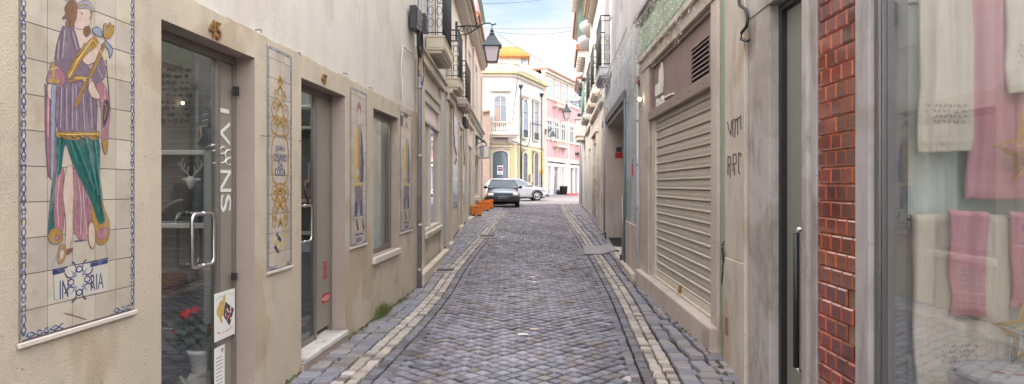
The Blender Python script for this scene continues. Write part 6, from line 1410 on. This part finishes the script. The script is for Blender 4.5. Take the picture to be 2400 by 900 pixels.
# balcony with stone balusters
mb = MB(); b0, b1 = sx_(1142), sx_(1213); zb = 47.15; dpt = .85
mb.box(YF, b0-.1, b1+.1, .0, dpt+.08, hy(318), hy(313)); mb.box(YF, b0+.05, b1-.05, .0, dpt-.05, hy(323), hy(318)-.002); mb.box(YF, b0, b1, dpt-.16, dpt, hy(290), hy(287)); mb.box(YF, b0, b0+.14, 0, dpt-.162, hy(290), hy(287)); mb.box(YF, b1-.14, b1, 0, dpt-.162, hy(290), hy(287))
mb.box(YF, b0, b1, dpt-.16, dpt, hy(313)+.002, hy(310.5))
for (a, w_) in ((b0, .12), (b1-.12, .12)): mb.box(YF, a, a+w_, dpt-.15, dpt-.01, hy(310.5)+.002, hy(290)-.002)
B = mb.build('balcony', M_trim, H, bevel=.02, label='stone balcony with turned balusters over the arched door')
mb = MB(); h0 = hy(310.5); h1 = hy(290); n = 13
for i in range(n):
    a = b0+.22+(b1-b0-.44)*i/(n-1); l = h1-h0; mb.lathe(YF.P(a, dpt-.08, h0), [(.045,0),(.05,.05*l),(.03,.10*l),(.065,.28*l),(.055,.42*l),(.025,.62*l),(.03,.85*l),(.05,.9*l),(.05,l)], 8)
mb.build('baluster', M_trim, B)
for x in (1151, 1195):
    mb = MB(); a = sx_(x); mb.prism(Fr((YF.P(a, 0, 0).x, 48), (0, -1), (1, 0)), [(0, hy(323)), (.7, hy(323)), (.66, hy(327)), (.4, hy(329)), (.3, hy(335)), (.1, hy(337)), (0, hy(336))], -.11, .11); mb.build('console_bracket', M_trim, B, bevel=.02)
# openings on the receding side
tt = lambda x: YR.S(x); th = lambda x, y: YR.pix(x, y)[1]
for i, (x0, x1) in enumerate(((1225, 1235), (1251, 1260.5))):
    a, b = tt(x0), tt(x1)
    window(H, YR, a, b, hc+.35, th((x0+x1)/2, 242), .0, 'window', M_gl_sky, C_dark, 2, (th(x0, 262),), .06, arch=.25, surround=M_trim, sw=.13)
    mb = MB(); mb.box(YR, a-.3, b+.3, .0, .2, th(x0, (226, 235)[i]), th(x0, (222, 231)[i])); mb.box(YR, a-.22, b+.22, .0, .1, th(x0, (226, 235)[i])-.12, th(x0, (226, 235)[i])-.002); mb.box(YR, a-.3, b+.3, .0, .2, th(x0, (350, 355)[i]), th(x0, (346, 351)[i])); mb.build('window_cornice', M_trim, H)
    mb = MB(); [mb.tube([YR.P(a+(b-a)*k/6, .08, hc+.38), YR.P(a+(b-a)*k/6, .08, hc+.85)], .015, 4) for k in range(7)]; mb.tube([YR.P(a, .08, hc+.86), YR.P(b, .08, hc+.86)], .02, 4); mb.build('window_guard', M_iron, H)
    g = window(H, YR, a, b, -1.3, th((x0+x1)/2, 366), .0, 'door', M_gl_dark, C_dark, 2, (), .06, arch=.25, surround=M_trim, sw=.13)
    mb = MB(); n = 5; [mb.tube([YR.P(a+.08+(b-a-.16)*k/(n-1), .04, -1.2), YR.P(a+.08+(b-a-.16)*k/(n-1), .04, th(x0, 366))], .012, 4) for k in range(n)]; [mb.tube([YR.P(a+.05, .045, -1.2+j*.2), YR.P(b-.05, .045, -1.2+j*.2)], .012, 4) for j in range(17)]; mb.build('lattice', C_grey, g)
mb = MB()
for x, y0 in ((1217.5, 203), (1267, 222)): a = tt(x); mb.tube([YR.P(a, .1, -1.3), YR.P(a, .1, th(x, y0+6))], .055, 6); mb.lathe(YR.P(a, .1, th(x, y0+6)), [(.06,0),(.17,.22),(.17,.30)], 8)
mb.build('drainpipe', M_lampk, H)
mb = MB(); mb.box(YR, tt(1241.5), tt(1247), .0, .08, th(1244, 426), th(1244, 408)); mb.build('letter_boxes', M_pilas, H)
mb = MB(); mb.box(YR, tt(1263.5), tt(1270.5), .0, .05, -1.2, th(1266, 409)); mb.box(YR, tt(1263), tt(1271), .0, .06, th(1266, 407), th(1266, 399), 1); mb.build('side_door', [C_grey, mat('ochre_panel', (.5,.3,.06), .7)], H, label='narrow grey door with an ochre panel above it')
mb = MB(); [mb.box(YF, a, b, -.0, .05, -1.4, hc-.23) for a, b in ((sx_(1207), sx_(1211)),)]; [mb.box(YR, tt(x), tt(x)+.12, .0, .04, -1.4, hc-.23) for x in (1219.5, 1274)]; mb.build('pilaster', M_trim, H)
mb = MB()
mb.tube([YF.P(sx_(1195), .1, hc-.05), YF.P(sx_(1209), .14, hc-.1), YR.P(.8, .16, hc-.3), YR.P(1.8, .16, hc-.35), YR.P(2.4, .14, hc+.1), YR.P(2.7, .12, hc+.6), YR.P(2.75, .1, hc+1.5)], .03, 5); mb.tube([YR.P(2.75, .1, hc+1.5), YR.P(6, .1, hc+1.6)], .025, 5); mb.build('facade_cable', M_dsteel, H)
# brown neighbour at left
T = thing('brown_masonry_wall', 'patch of rough brown masonry wall left of the white corner building', 'wall', (-2.6, 47, .5))
zz = 46.8; mb = MB(); mb.box(W, fx(1100, zz), fx(1147.5, zz), zz, zz+.9, .4, 1.5+hy(262, zz)); mb.build('masonry', M_brick_w, T); mb = MB(); mb.prism(Fr((fx(1100, zz), zz-.1), (1, 0), (0, -1)), [(0, hy(266, zz)), (1.4, hy(258, zz)), (1.4, hy(262, zz)), (0, hy(270, zz))], -1.1, .05); mb.build('coping', M_terr, T)
# ================================================================ pink building
H = thing('pink_building', 'three-storey pink building with white shopfronts behind the white car', 'building', (2.58, 55, .8))
pa = lambda x: PK.S(x); ph = lambda x, y: PK.pix(x, y)[1]
aE = 26; topP = 10.0-.62
mb = MB(); mb.box(PK, 0, aE, -9, 0, 2.2, topP-.45); mb.build('wall', M_pinkw, H)
mb = MB(); mb.box(PK, -.05, aE, -.2, .12, topP-.448, topP-.25); mb.box(PK, -.1, aE, -.2, .30, topP-.248, topP-.06); mb.build('cornice', M_trim, H)
mb = MB(); mb.box(PK, -.1, aE, -9, .38, topP-.058, topP+.08); mb.build('roof', M_terr, H)
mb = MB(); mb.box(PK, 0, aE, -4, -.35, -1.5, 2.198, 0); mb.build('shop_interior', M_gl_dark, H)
mb = MB(); mb.box(PK, -.02, .42, -.05, .06, -1.5, topP-.45); mb.box(PK, pa(1329.5), pa(1333.5), -.05, .06, 2.2, topP-.45); mb.box(PK, 0, aE, -.35, .08, 2.0, 2.19); mb.box(PK, 0, aE, 0, .08, 2.2, 2.34); mb.build('stone_band', M_trim, H)
for i, x0 in enumerate((1282, 1299, 1315, 1335, 1349)):
    a = pa(x0); b = a+1.25
    for y0, y1, lab in ((181, 228, 0), (279, 324, 1)):
        h1 = ph(1282, y0)-(.0); h0 = ph(1282, y1)
        window(H, PK, a, b, h0, h1, .0, 'window', M_gl_sky if lab == 0 else M_gl_dark, M_wht, 2, (h0+(h1-h0)*.7,), .09, surround=M_trim, sw=.16)
for x0 in (1296, ):
    for y0 in (341, 247):
        mb = MB(); a = pa(1295); b = pa(1323); h = ph(1296, y0)-.1; mb.box(PK, a, b, .0, .45, h, h+.14); mb.box(PK, a, b, .40, .44, h+.5, h+.58); [mb.box(PK, a+(b-a)*k/9-.03, a+(b-a)*k/9+.03, .40, .44, h+.142, h+.498) for k in range(10)]
        [mb.prism(Fr(tuple(PK.P(q, 0, 0).xy), tuple(PK.n), tuple(PK.d)), [(0, h), (.4, h), (.1, h-.5), (0, h-.5)], -.1, .1) for q in (a+.5, b-.5)]; mb.build('flower_ledge', M_trim, H)
mb = MB(); a = pa(1349); mb.box(PK, a-.2, a+1.6, 0, .5, 2.9, 3.05); [mb.tube([PK.P(a-.15+k*.15, .47, 3.05), PK.P(a-.15+k*.15, .47, 4.0)], .02, 4) for k in range(12)]; mb.tube([PK.P(a-.2, .47, 4.0), PK.P(a+1.6, .47, 4.0)], .03, 4); mb.build('iron_balcony', M_iron, H)
# shopfronts
mb = MB()
for (x0, x1, big) in ((1284, 1289, 0), (1293, 1296, 0), (1297, 1299, 0)): pass
def front(xs_, hb_, ht_):
    g = MB(); f = MB()
    for x0, x1 in zip(xs_, xs_[1:]):
        a, b = pa(x0), pa(x1); f.box(PK, a-.07, a+.07, -.3, .02, hb_, ht_); g.box(PK, a+.07, b-.07, -.22, -.2, hb_+.15, ht_)
    a = pa(xs_[-1]); f.box(PK, a-.07, a+.07, -.3, .02, hb_, ht_); f.box(PK, pa(xs_[0]), a, -.28, .0, hb_-.1, hb_+.15); f.box(PK, pa(xs_[0]), a, -.28, .0, ht_, ht_+.25)
    o = f.build('shopfront', M_wht, H); g.build('pane', G_far, o)
front([1284, 1293, 1297.5, 1311.5, 1316, 1323.5], -1.0, 1.62); front([1336, 1347, 1357, 1366], -1.0, 1.62)
mb = MB(); mb.box(PK, pa(1323.5)+.08, pa(1336)-.08, -.36, .05, -1.5, 1.99); mb.box(PK, .43, pa(1284)-.08, -.36, .04, -1.5, 1.99); mb.build('stone_pier', M_trim, H)
mb = MB(); [mb.box(PK, a, b, .051, .075, -1+i*.42, -1+i*.42+.38) for i in range(7) for a, b in ((pa(1325.5), pa(1332)), (.5, pa(1281)))]; mb.build('quoin', M_trim, H, bevel=.02)
mb = MB(); a = pa(1298.2); mb.box(PK, a, a+.95, -.18, -.14, .72, 1.35); s_ = mb.build('shop_sign', M_redp, H); mb = MB(); text(mb, "SALDOS", onwall(PK, a+.1, 1.1, -.139), .16, 0, .01, .75); text(mb, "50%", onwall(PK, a+.2, .8, -.139), .2, 0, .01, .5); mb.build('sign_writing', M_paper, s_)
# small lantern on the corner
lantern_lamp('small distant lantern on the corner between the yellow and the pink building', PK.P(.1, .1, hy(312, 55)), (fx(1296, 54), 54, 1.5+hy(332, 54)), 1.05)
# bins etc. before the pink shops
z_ = 57; X = fx(1321, z_); T = thing('black_bin', 'black bin before the pink building shopfront', 'bin', (X, z_, gz(X, z_)))
mb = MB(); mb.lathe((X, z_, gz(X, z_)), [(.24,0),(.30,.05),(.33,.62),(.36,.64),(.36,.68),(.30,.68)], 14); mb.build('body', M_black, T); mb = MB(); mb.lathe((X, z_, gz(X, z_)+.69), [(.34,0),(.30,.04),(.05,.06)], 14); mb.build('lid', M_black, T)
X = fx(1310, 57.5); T = thing('dark_bag', 'dark bag on the ground left of the black bin', 'bag', (X, 57.5, gz(X, 57.5))); mb = MB(); mb.ball((X, 57.5, gz(X, 57.5)+.2), .22, 0, 10, 7, (1.1,.8,1)); mb.build('sack', C_dark, T); mb = MB(); mb.tube([Vector((X+.1*math.cos(t), 57.5, gz(X,57.5)+.42+.12*math.sin(t))) for t in [k*.5 for k in range(7)]], .015, 5); mb.build('handle', C_dark, T)
T = thing('red_cloth', 'crumpled bright red cloth on the paving before the pink building', 'cloth', (fx(1337, 56), 56, gz(5, 56)))
mb = MB(); vs = []; n = 14
for j in range(n):
    for i in range(n): x = fx(1326, 56)+i*.075; y = 55.4+j*.1; vs.append((x, y, gz(x, y)+.01+.14*max(0, math.sin(i*1.1+j*.5)*math.cos(j*.9-i*.3))*(1 if 0<i<n-1 and 0<j<n-1 else 0)))
mb.add(vs, [(j*n+i, j*n+i+1, (j+1)*n+i+1, (j+1)*n+i) for j in range(n-1) for i in range(n-1)], 0, True); mb.build('folds', mat('red_cloth_fabric', (.65,.05,.04), .9), T, recalc=False)
# antenna
T = thing('roof_antenna', 'tall thin antenna mast above the roof of the corner building', 'antenna', (fx(1233, 54), 54, 9.5))
mb = MB(); mb.tube([Vector((fx(1233, 54), 54, 9.0)), Vector((fx(1233, 54), 54, 1.5+hy(58, 54)))], .02, 5); mb.build('mast', M_galv, T); mb = MB(); [mb.tube([Vector((fx(1233, 54)-.35, 54, 1.5+hy(y, 54))), Vector((fx(1233, 54)+.35, 54, 1.5+hy(y, 54)))], .012, 4) for y in (64, 70, 76)]; mb.build('crossbar', M_galv, T)
# overhead wires
def wire(label, p, q, sag, r_=.012, grp='overhead wires'):
    p, q = Vector(p), Vector(q); mb = MB(); mb.tube([p.lerp(q, t/16)-Vector((0, 0, sag*4*(t/16)*(1-t/16))) for t in range(17)], r_, 4); o = mb.build('overhead_wire', M_dsteel, origin=(p+q)/2); tag(o, label, 'wire', grp)
def at(x, y, z): return (fx(x, z), z, 1.5+hy(y, z))
wire('thin wire at the very top of the sky between the two rows', (-1.4, 20, 1.5+hy(8, 20)), (R2.P(22, 0, 0).x, 26, 1.5+hy(-20, 26)), .15, .007)
wire('upper of the two wires crossing the sky at lamp height', (-1.4, 30, 1.5+hy(66, 30)), (R2.P(33, 0, 0).x, 33, 1.5+hy(63, 33)), .06, .007)
wire('lower sagging wire crossing the sky at lamp height', (-1.4, 28, 1.5+hy(68, 28)), (R2.P(33, 0, 0).x, 32, 1.5+hy(66, 32)), .25, .007)
wire('wire from the corner building down to the far right lantern', YR.P(.5, .1, hy(195, 49)), R2.P(37.9, .05, hy(190, 38)), .3, .009)
wire('wire across the front of the pink building windows', YR.P(3.0, .1, hy(283, 50)), R2.P(37, .05, hy(280, 37)), .05, .012)
wire('slack pale cable from the parapet to the balcony of the corner building', at(1217, 153, 47.6), at(1201, 285, 47.1), -.1, .018)
wire('long dark roof wire rising from the lamp bracket to the pink roof', at(1168, 80, 47), at(1272, 143, 54), .1, .015)

# ================================================================ cars
def loft(mb, secs, m=0, smooth=True, cap=True):
    n = len(secs[0]); vs = [p for s_ in secs for p in s_]; fs = [(i*n+j, i*n+(j+1) % n, (i+1)*n+(j+1) % n, (i+1)*n+j) for i in range(len(secs)-1) for j in range(n)]
    if cap: fs += [list(range(n))[::-1], [(len(secs)-1)*n+j for j in range(n)]]
    mb.add(vs, fs, m, smooth)
def wheel(root, c, r_, w_, side, T):
    """c: local centre, axis x"""
    c = Vector(c); mb = MB(); ax = Vector((side, 0, 0))
    mb.lathe(T(c), [(r_*.62, -w_/2), (r_*.95, -w_/2), (r_, -w_*.35), (r_, w_*.35), (r_*.95, w_/2), (r_*.68, w_/2+.002), (r_*.64, w_*.3)], 24, ax=T(c+ax)-T(c)); t = mb.build('wheel', M_black, root)
    mb = MB(); mb.lathe(T(c), [(r_*.66, w_*.28), (r_*.66, w_*.45), (r_*.60, w_*.46), (r_*.58, w_*.30)], 24, 0, ax=T(c+ax)-T(c))
    for k in range(5):
        a = k*2*math.pi/5; d = Vector((0, math.cos(a), math.sin(a))); e_ = Vector((0, -math.sin(a), math.cos(a))); o = ax*w_*.44
        q = [c+o+e_*.03, c+o-e_*.03, c+o+d*r_*.6-e_*.05, c+o+d*r_*.6+e_*.05]; vs = [T(p) for p in q]+[T(p-ax*.03) for p in q]; mb.add(vs, [(0,1,2,3),(4,5,6,7),(0,3,7,4),(1,2,6,5)])
    mb.lathe(T(c), [(.05, w_*.4), (.045, w_*.5)], 12, ax=T(c+ax)-T(c)); mb.build('rim', M_steel, t)
def carpaint(name, col): 
    return mat(name, col, .28, .03, 2, 0, metal=.35, spec=.6, coat=.7)
def car(name, label, cx, cy, yaw, L_, Wd, Ht, prof, green, paintm, wb, wr_, plate, style):
    gzv = min(gz(cx, cy), 9); root = thing(name, label, 'car', (cx, cy, gzv), None); ca, sa = math.cos(yaw), math.sin(yaw)
    g0 = gzv
    def T(p): return Vector((cx+p[0]*ca-p[1]*sa, cy+p[0]*sa+p[1]*ca, g0+p[2]))
    # local: +y is the tail, -y the nose, x across
    secs = []
    for (y, zb_, zs_, zt_, wd) in prof:      # bottom, shoulder, top(bonnet/deck) heights, half width
        h = wd; secs.append([T(p) for p in [(-h*.92,y,zb_),(-h*.99,y,zb_+.10),(-h,y,(zb_+zs_)/2),(-h*.985,y,zs_-.05),(-h*.93,y,zs_),(-h*.6,y,zt_),(-h*.2,y,zt_+.008),(h*.2,y,zt_+.008),(h*.6,y,zt_),(h*.93,y,zs_),(h*.985,y,zs_-.05),(h,y,(zb_+zs_)/2),(h*.99,y,zb_+.10),(h*.92,y,zb_)]])
    mb = MB(); loft(mb, secs); body = mb.build('body', paintm, root)
    sm = body.modifiers.new('smooth', 'SUBSURF'); sm.levels = sm.render_levels = 1
    # greenhouse: (y, z, halfwidth) outlines bottom and top
    bt, tp_ = green   # lists of (y, halfwidth) front, rear with z
    (yf0, yr0, z0, w0), (yf1, yr1, z1, w1) = bt, tp_
    base = [(-w0, yf0+.05, z0), (w0, yf0+.05, z0), (w0, yr0, z0), (-w0, yr0, z0)]; topq = [(-w1, yf1, z1), (w1, yf1, z1), (w1, yr1, z1), (-w1, yr1, z1)]
    mb = MB(); mb.add([T(p) for p in base+topq], [(0,1,5,4),(1,2,6,5),(2,3,7,6),(3,0,4,7)]); mb.build('glazing', mat('car_glass', (.05,.075,.10), .04, .1, 1, 0, spec=1.0), root, recalc=True)
    mb = MB(); pr = [(-w1*1.03, yf1-.02), (w1*1.03, yf1-.02), (w1*1.05, (yf1+yr1)/2), (w1*1.0, yr1+.03), (-w1*1.0, yr1+.03), (-w1*1.05, (yf1+yr1)/2)]
    vs = [T((x, y, z1-.03)) for x, y in pr]+[T((x*.97, y, z1+.015)) for x, y in pr]+[T((x*.75, (y-(yf1+yr1)/2)*.85+(yf1+yr1)/2, z1+.045)) for x, y in pr]; n = 6
    mb.add(vs, [(r_*n+i, r_*n+(i+1) % n, (r_+1)*n+(i+1) % n, (r_+1)*n+i) for r_ in (0, 1) for i in range(n)]+[list(range(2*n, 3*n)), list(range(n))], 0, True); mb.build('roof', paintm, root)
    mb = MB()
    for sg in (-1, 1):
        for (p, q, r_) in (((sg*w0, yf0+.05, z0), (sg*w1, yf1, z1), .032), ((sg*w0, yr0, z0), (sg*w1, yr1, z1), .05), ((sg*w0, (yf0+yr0)/2+.1, z0), (sg*w1, (yf1+yr1)/2+.05, z1), .028)): mb.tube([T(p), T(q)], r_, 6)
        mb.tube([T((sg*(w0+.005), yf0+.1, z0)), T((sg*(w0+.005), yr0, z0))], .018, 5)
    mb.tube([T((-w0, yf0+.05, z0+.01)), T((w0, yf0+.05, z0+.01))], .02, 5)
    mb.build('pillars', paintm, root)
    for sg in (-1, 1):
        for yy in wb: wheel(root, (sg*(Wd/2-.09), yy, wr_), wr_, .17, sg, T)
        mb = MB()       # black lip around the wheel, standing in for the shadow in the arch
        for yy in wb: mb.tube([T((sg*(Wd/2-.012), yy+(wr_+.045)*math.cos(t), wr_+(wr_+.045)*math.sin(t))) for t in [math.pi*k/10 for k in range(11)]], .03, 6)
        mb.build('wheel_arch_shade', M_black, root)
        mb = MB(); c = Vector((sg*(Wd/2+.07), yf0+.35, z0+.06)); 
        mb.lathe(T(c), [(.03,-.06),(.075,-.04),(.08,.03),(.05,.05)], 10, ax=T((0,-1,0))-T((0,0,0)), sx=1.25, sy=.85); mb.tube([T((sg*(w0), yf0+.32, z0+.02)), T(c)], .02, 6); mb.build('mirror', M_black if style == 'old' else paintm, root)
    return root, T
# small old grey hatchback, nose towards the camera
cyN = 33.9; cxN = (1178-1200)/F*32.6
m_old = carpaint('grey_blue_paint', (.16,.20,.26))
nose = -1.75
prof = [(-1.78,.28,.60,.66,.70),(-1.72,.24,.66,.72,.76),(-1.4,.20,.72,.80,.785),(-.85,.18,.80,.87,.79),(-.6,.18,.86,.90,.79),(.4,.18,.88,.90,.795),(1.2,.20,.88,.90,.78),(1.70,.26,.86,.88,.74),(1.78,.36,.80,.84,.68)]
root, T = car('hatchback_car', 'old grey hatchback facing down the street with black bumper and number plate', cxN, cyN, .02, 3.6, 1.57, 1.37, prof, ((-.72, 1.66, .88, .735), (-.15, 1.30, 1.30, .60)), m_old, (-1.15, 1.22), .275, 'x', 'old')
mb = MB(); mb.box(type('X', (), {'P': staticmethod(lambda a, o, h: T((a, o, h)))}), -.76, .76, -1.86, -1.70, .27, .50); bp_ = mb.build('front_bumper', mat('bumper_plastic', (.03,.03,.033), .6, .1, 4, .1), root, bevel=.03, seg=2)
LF = type('X', (), {'P': staticmethod(lambda a, o, h: T((a, -1.78-o, h)))})
mb = MB(); mb.box(LF, -.26, .26, .082, .088, .40, .48); pl = mb.build('number_plate', M_black, bp_); mb = MB(); text(mb, "QF-05-81", lambda x, y, z: T((-.23+x, -1.869-z, .412+y)), .055, 0, .004, .46); mb.build('plate_characters', M_paper, pl)
for sg in (-1, 1):
    mb = MB(); mb.box(LF, min(sg*.45, sg*.72), max(sg*.45, sg*.72), .0, .045, .545, .665); hl = mb.build('headlight', mat('lamp_chrome', (.62,.62,.60), .15, .1, 10, .1, metal=.5, coat=.8), root, bevel=.02)
    mb = MB(); mb.box(LF, min(sg*.70, sg*.765), max(sg*.70, sg*.765), -.03, .035, .545, .665); mb.build('indicator', paint('amber_lens', (.5,.22,.04), .2), hl)
mb = MB(); [mb.box(LF, -.44, .44, .01, .04, .55+i*.038, .57+i*.038) for i in range(3)]; mb.build('grille', mat('grille_blue_grey', (.14,.19,.24), .4), root)
mb = MB(); mb.box(LF, -.45, .45, .0, .015, .54, .67); mb.build('grille_backing', M_dsteel, root)
mb = MB(); [mb.tube([T((x, -.70, .93)), T((x+.42, -.63, .955))], .008, 5) for x in (-.5, -.02)]; mb.build('wiper', M_black, root)
mb = MB(); mb.tube([T((0, -.1, 1.34)), T((0, -.12, 1.42))], .012, 5); mb.build('aerial', M_black, root)
mb = MB(); mb.box(type('X', (), {'P': staticmethod(lambda a, o, h: T((a, o, h)))}), -.68, .68, -1.5, 1.5, .14, .19); mb.build('underbody', M_black, root)
# white modern hatchback, side on, nose to the right
zW = 44.6; m_w = carpaint('white_car_paint', (.52,.54,.58))
prof = [(-2.10,.30,.56,.60,.50),(-2.04,.22,.66,.72,.68),(-1.85,.18,.74,.82,.80),(-1.2,.17,.86,.95,.86),(-.9,.17,.92,.99,.87),(.4,.17,.95,1.0,.88),(1.3,.18,.98,1.02,.87),(1.85,.26,.98,1.04,.82),(2.0,.36,.90,.98,.74)]
root, T = car('white_car', 'white car parked across the end of the street behind the old grey one', fx(1209, zW), zW+.5, R(90+8), 4.1, 1.75, 1.44, prof, ((-1.05, 1.95, .97, .80), (-.15, 1.55, 1.40, .62)), m_w, (-1.28, 1.30), .32, 'x', 'new')
LF = type('X', (), {'P': staticmethod(lambda a, o, h: T((a, o, h)))})
for sg in (-1, 1):
    mb = MB(); mb.prism(LF and type('Y', (), {'P': staticmethod(lambda a, o, h: T((o, a, h)))}), [(-1.98,.66),(-1.55,.80),(-1.50,.74),(-1.90,.58)], sg*.60, sg*.86); mb.build('headlight', mat('lamp_chrome', (0,0,0)), root, bevel=.02)
mb = MB(); mb.box(LF, -.42, .42, -2.13, -2.04, .52, .64); mb.box(LF, -.55, .55, -2.12, -2.02, .25, .38); mb.box(LF, -.80, -.6, -2.02, -1.86, .30, .40); mb.box(LF, .6, .80, -2.02, -1.86, .30, .40); mb.build('grille', M_black, root, bevel=.02)
mb = MB(); [mb.tube([T((sg*.885, y, .22)), T((sg*.885, y, .95))], .006, 4) for sg in (-1, 1) for y in (-.62, .42)]; [mb.box(LF, sg*.885-.012, sg*.885+.012, y, y+.15, .80, .83) for sg in (-1, 1) for y in (-.0, 1.0)]; mb.build('door_seam', C_grey, root)
mb = MB(); mb.box(LF, -.75, .75, -1.8, 1.8, .14, .18); mb.build('underbody', M_black, root)
# ---- orange planters
def planter(label, x0, x1, ytop, ybot, proto=None, deep=None):
    z_ = 10
    for _ in range(80): X = (x0+x1)/2; X = (X-1200)/F*z_; z_ += ((1.5-gz(X, z_))*F/(ybot-435)-z_)*.5
    wd = (x1-x0)/F*z_; X = ((x0+x1)/2-1200)/F*z_; ht_ = (ybot-ytop)/F*z_; dp_ = deep or wd; g = gz(X, z_+dp_/2)
    T = thing('orange_planter', label, 'planter', (X, z_+dp_/2, g), 'orange planters along the left wall')
    y0, y1 = z_, z_+dp_; h = g+ht_; k = .05; mb = MB()
    mb.box(W, X-wd/2, X+wd/2, y0, y0+k, g+.05, h); mb.box(W, X-wd/2, X+wd/2, y1-k, y1, g+.05, h); mb.box(W, X-wd/2, X-wd/2+k, y0+k+.001, y1-k-.001, g+.05, h); mb.box(W, X+wd/2-k, X+wd/2, y0+k+.001, y1-k-.001, g+.05, h)
    mb.box(W, X-wd/2-.015, X+wd/2+.015, y0-.015, y0+k+.01, h-.07, h+.005); mb.box(W, X+wd/2-k-.01, X+wd/2+.015, y0+k+.011, y1+.01, h-.07, h+.005)
    b = mb.build('box_body', M_plastic_or, T, bevel=.008)
    mb = MB(); mb.box(W, X-wd/2+k, X+wd/2-k, y0+k, y1-k, g+.1, h-.06); mb.build('soil_fill', M_soil, T)
    mb = MB(); [mb.box(W, x-.05, x+.05, y-.05, y+.05, g-.02, g+.05) for x in (X-wd/2+.08, X+wd/2-.08) for y in (y0+.08, y1-.08)]; mb.build('foot', M_black, T)
    return X, z_+dp_/2, h
planter('orange box planter nearest the camera, close against the wall', 1104, 1115.5, 482, 506.5)
planter('orange box planter just right of the nearest one, same height', 1117, 1129.5, 481, 507)
planter('widest orange box planter in the middle of the row', 1120, 1146.5, 472.5, 495, deep=.5)
X, Y, h = planter('orange box planter furthest up, with a green plant in it', 1130, 1155, 468.5, 489.5, deep=.5)
T = thing('agave_plant', 'spiky green plant growing in the furthest orange planter', 'plant', (X-.1, Y, h-.06)); mb = MB()
for i in range(46):
    t = random.uniform(0, 6.28); el_ = random.uniform(.3, 1.4); l = random.uniform(.18, .36); d = Vector((math.cos(t)*math.cos(el_), math.sin(t)*math.cos(el_), math.sin(el_))); b = Vector((X-.1, Y, h-.07)); s_ = Vector((-math.sin(t), math.cos(t), 0))*.018
    mb.add([b-s_, b+s_, b+d*l*.6+s_*.9, b+d*l*.6-s_*.9, b+d*l+Vector((0,0,-.03))], [(0,1,2,3),(3,2,4)], i % 2)
mb.build('leaves', [M_leaf, M_leafd], T, recalc=False)
# coloured setts in the road, made as thin flat patches laid on top
for i, (x, y, w_, lab, m) in enumerate(((1252, 773, .05, 'pale pink coloured sett patch in the road, further one', C_skin), (1225, 786, .055, 'white coloured sett patch in the road, nearer one', M_paper))):
    X, z_ = gp(x, y); g = gz(X, z_); mb = MB(); vs = [(X-w_, z_-w_*.7, g+.012), (X+w_, z_-w_*.5, g+.014), (X+w_*.9, z_+w_*.8, g+.012), (X, z_+w_*.5, g+.016), (X-w_*.8, z_+w_*.7, g+.012)]; mb.add(vs+[(a, b, c-.003) for a, b, c in vs], [(0,1,2,3,4),(9,8,7,6,5)]+[(k, (k+1) % 5, 5+(k+1) % 5, 5+k) for k in range(5)]); tag(mb.build('sett_patch', m, origin=(X, z_, g)), lab, 'paving', 'coloured setts in the road')

# ---- soil and moss packed into the seam between walls and paving
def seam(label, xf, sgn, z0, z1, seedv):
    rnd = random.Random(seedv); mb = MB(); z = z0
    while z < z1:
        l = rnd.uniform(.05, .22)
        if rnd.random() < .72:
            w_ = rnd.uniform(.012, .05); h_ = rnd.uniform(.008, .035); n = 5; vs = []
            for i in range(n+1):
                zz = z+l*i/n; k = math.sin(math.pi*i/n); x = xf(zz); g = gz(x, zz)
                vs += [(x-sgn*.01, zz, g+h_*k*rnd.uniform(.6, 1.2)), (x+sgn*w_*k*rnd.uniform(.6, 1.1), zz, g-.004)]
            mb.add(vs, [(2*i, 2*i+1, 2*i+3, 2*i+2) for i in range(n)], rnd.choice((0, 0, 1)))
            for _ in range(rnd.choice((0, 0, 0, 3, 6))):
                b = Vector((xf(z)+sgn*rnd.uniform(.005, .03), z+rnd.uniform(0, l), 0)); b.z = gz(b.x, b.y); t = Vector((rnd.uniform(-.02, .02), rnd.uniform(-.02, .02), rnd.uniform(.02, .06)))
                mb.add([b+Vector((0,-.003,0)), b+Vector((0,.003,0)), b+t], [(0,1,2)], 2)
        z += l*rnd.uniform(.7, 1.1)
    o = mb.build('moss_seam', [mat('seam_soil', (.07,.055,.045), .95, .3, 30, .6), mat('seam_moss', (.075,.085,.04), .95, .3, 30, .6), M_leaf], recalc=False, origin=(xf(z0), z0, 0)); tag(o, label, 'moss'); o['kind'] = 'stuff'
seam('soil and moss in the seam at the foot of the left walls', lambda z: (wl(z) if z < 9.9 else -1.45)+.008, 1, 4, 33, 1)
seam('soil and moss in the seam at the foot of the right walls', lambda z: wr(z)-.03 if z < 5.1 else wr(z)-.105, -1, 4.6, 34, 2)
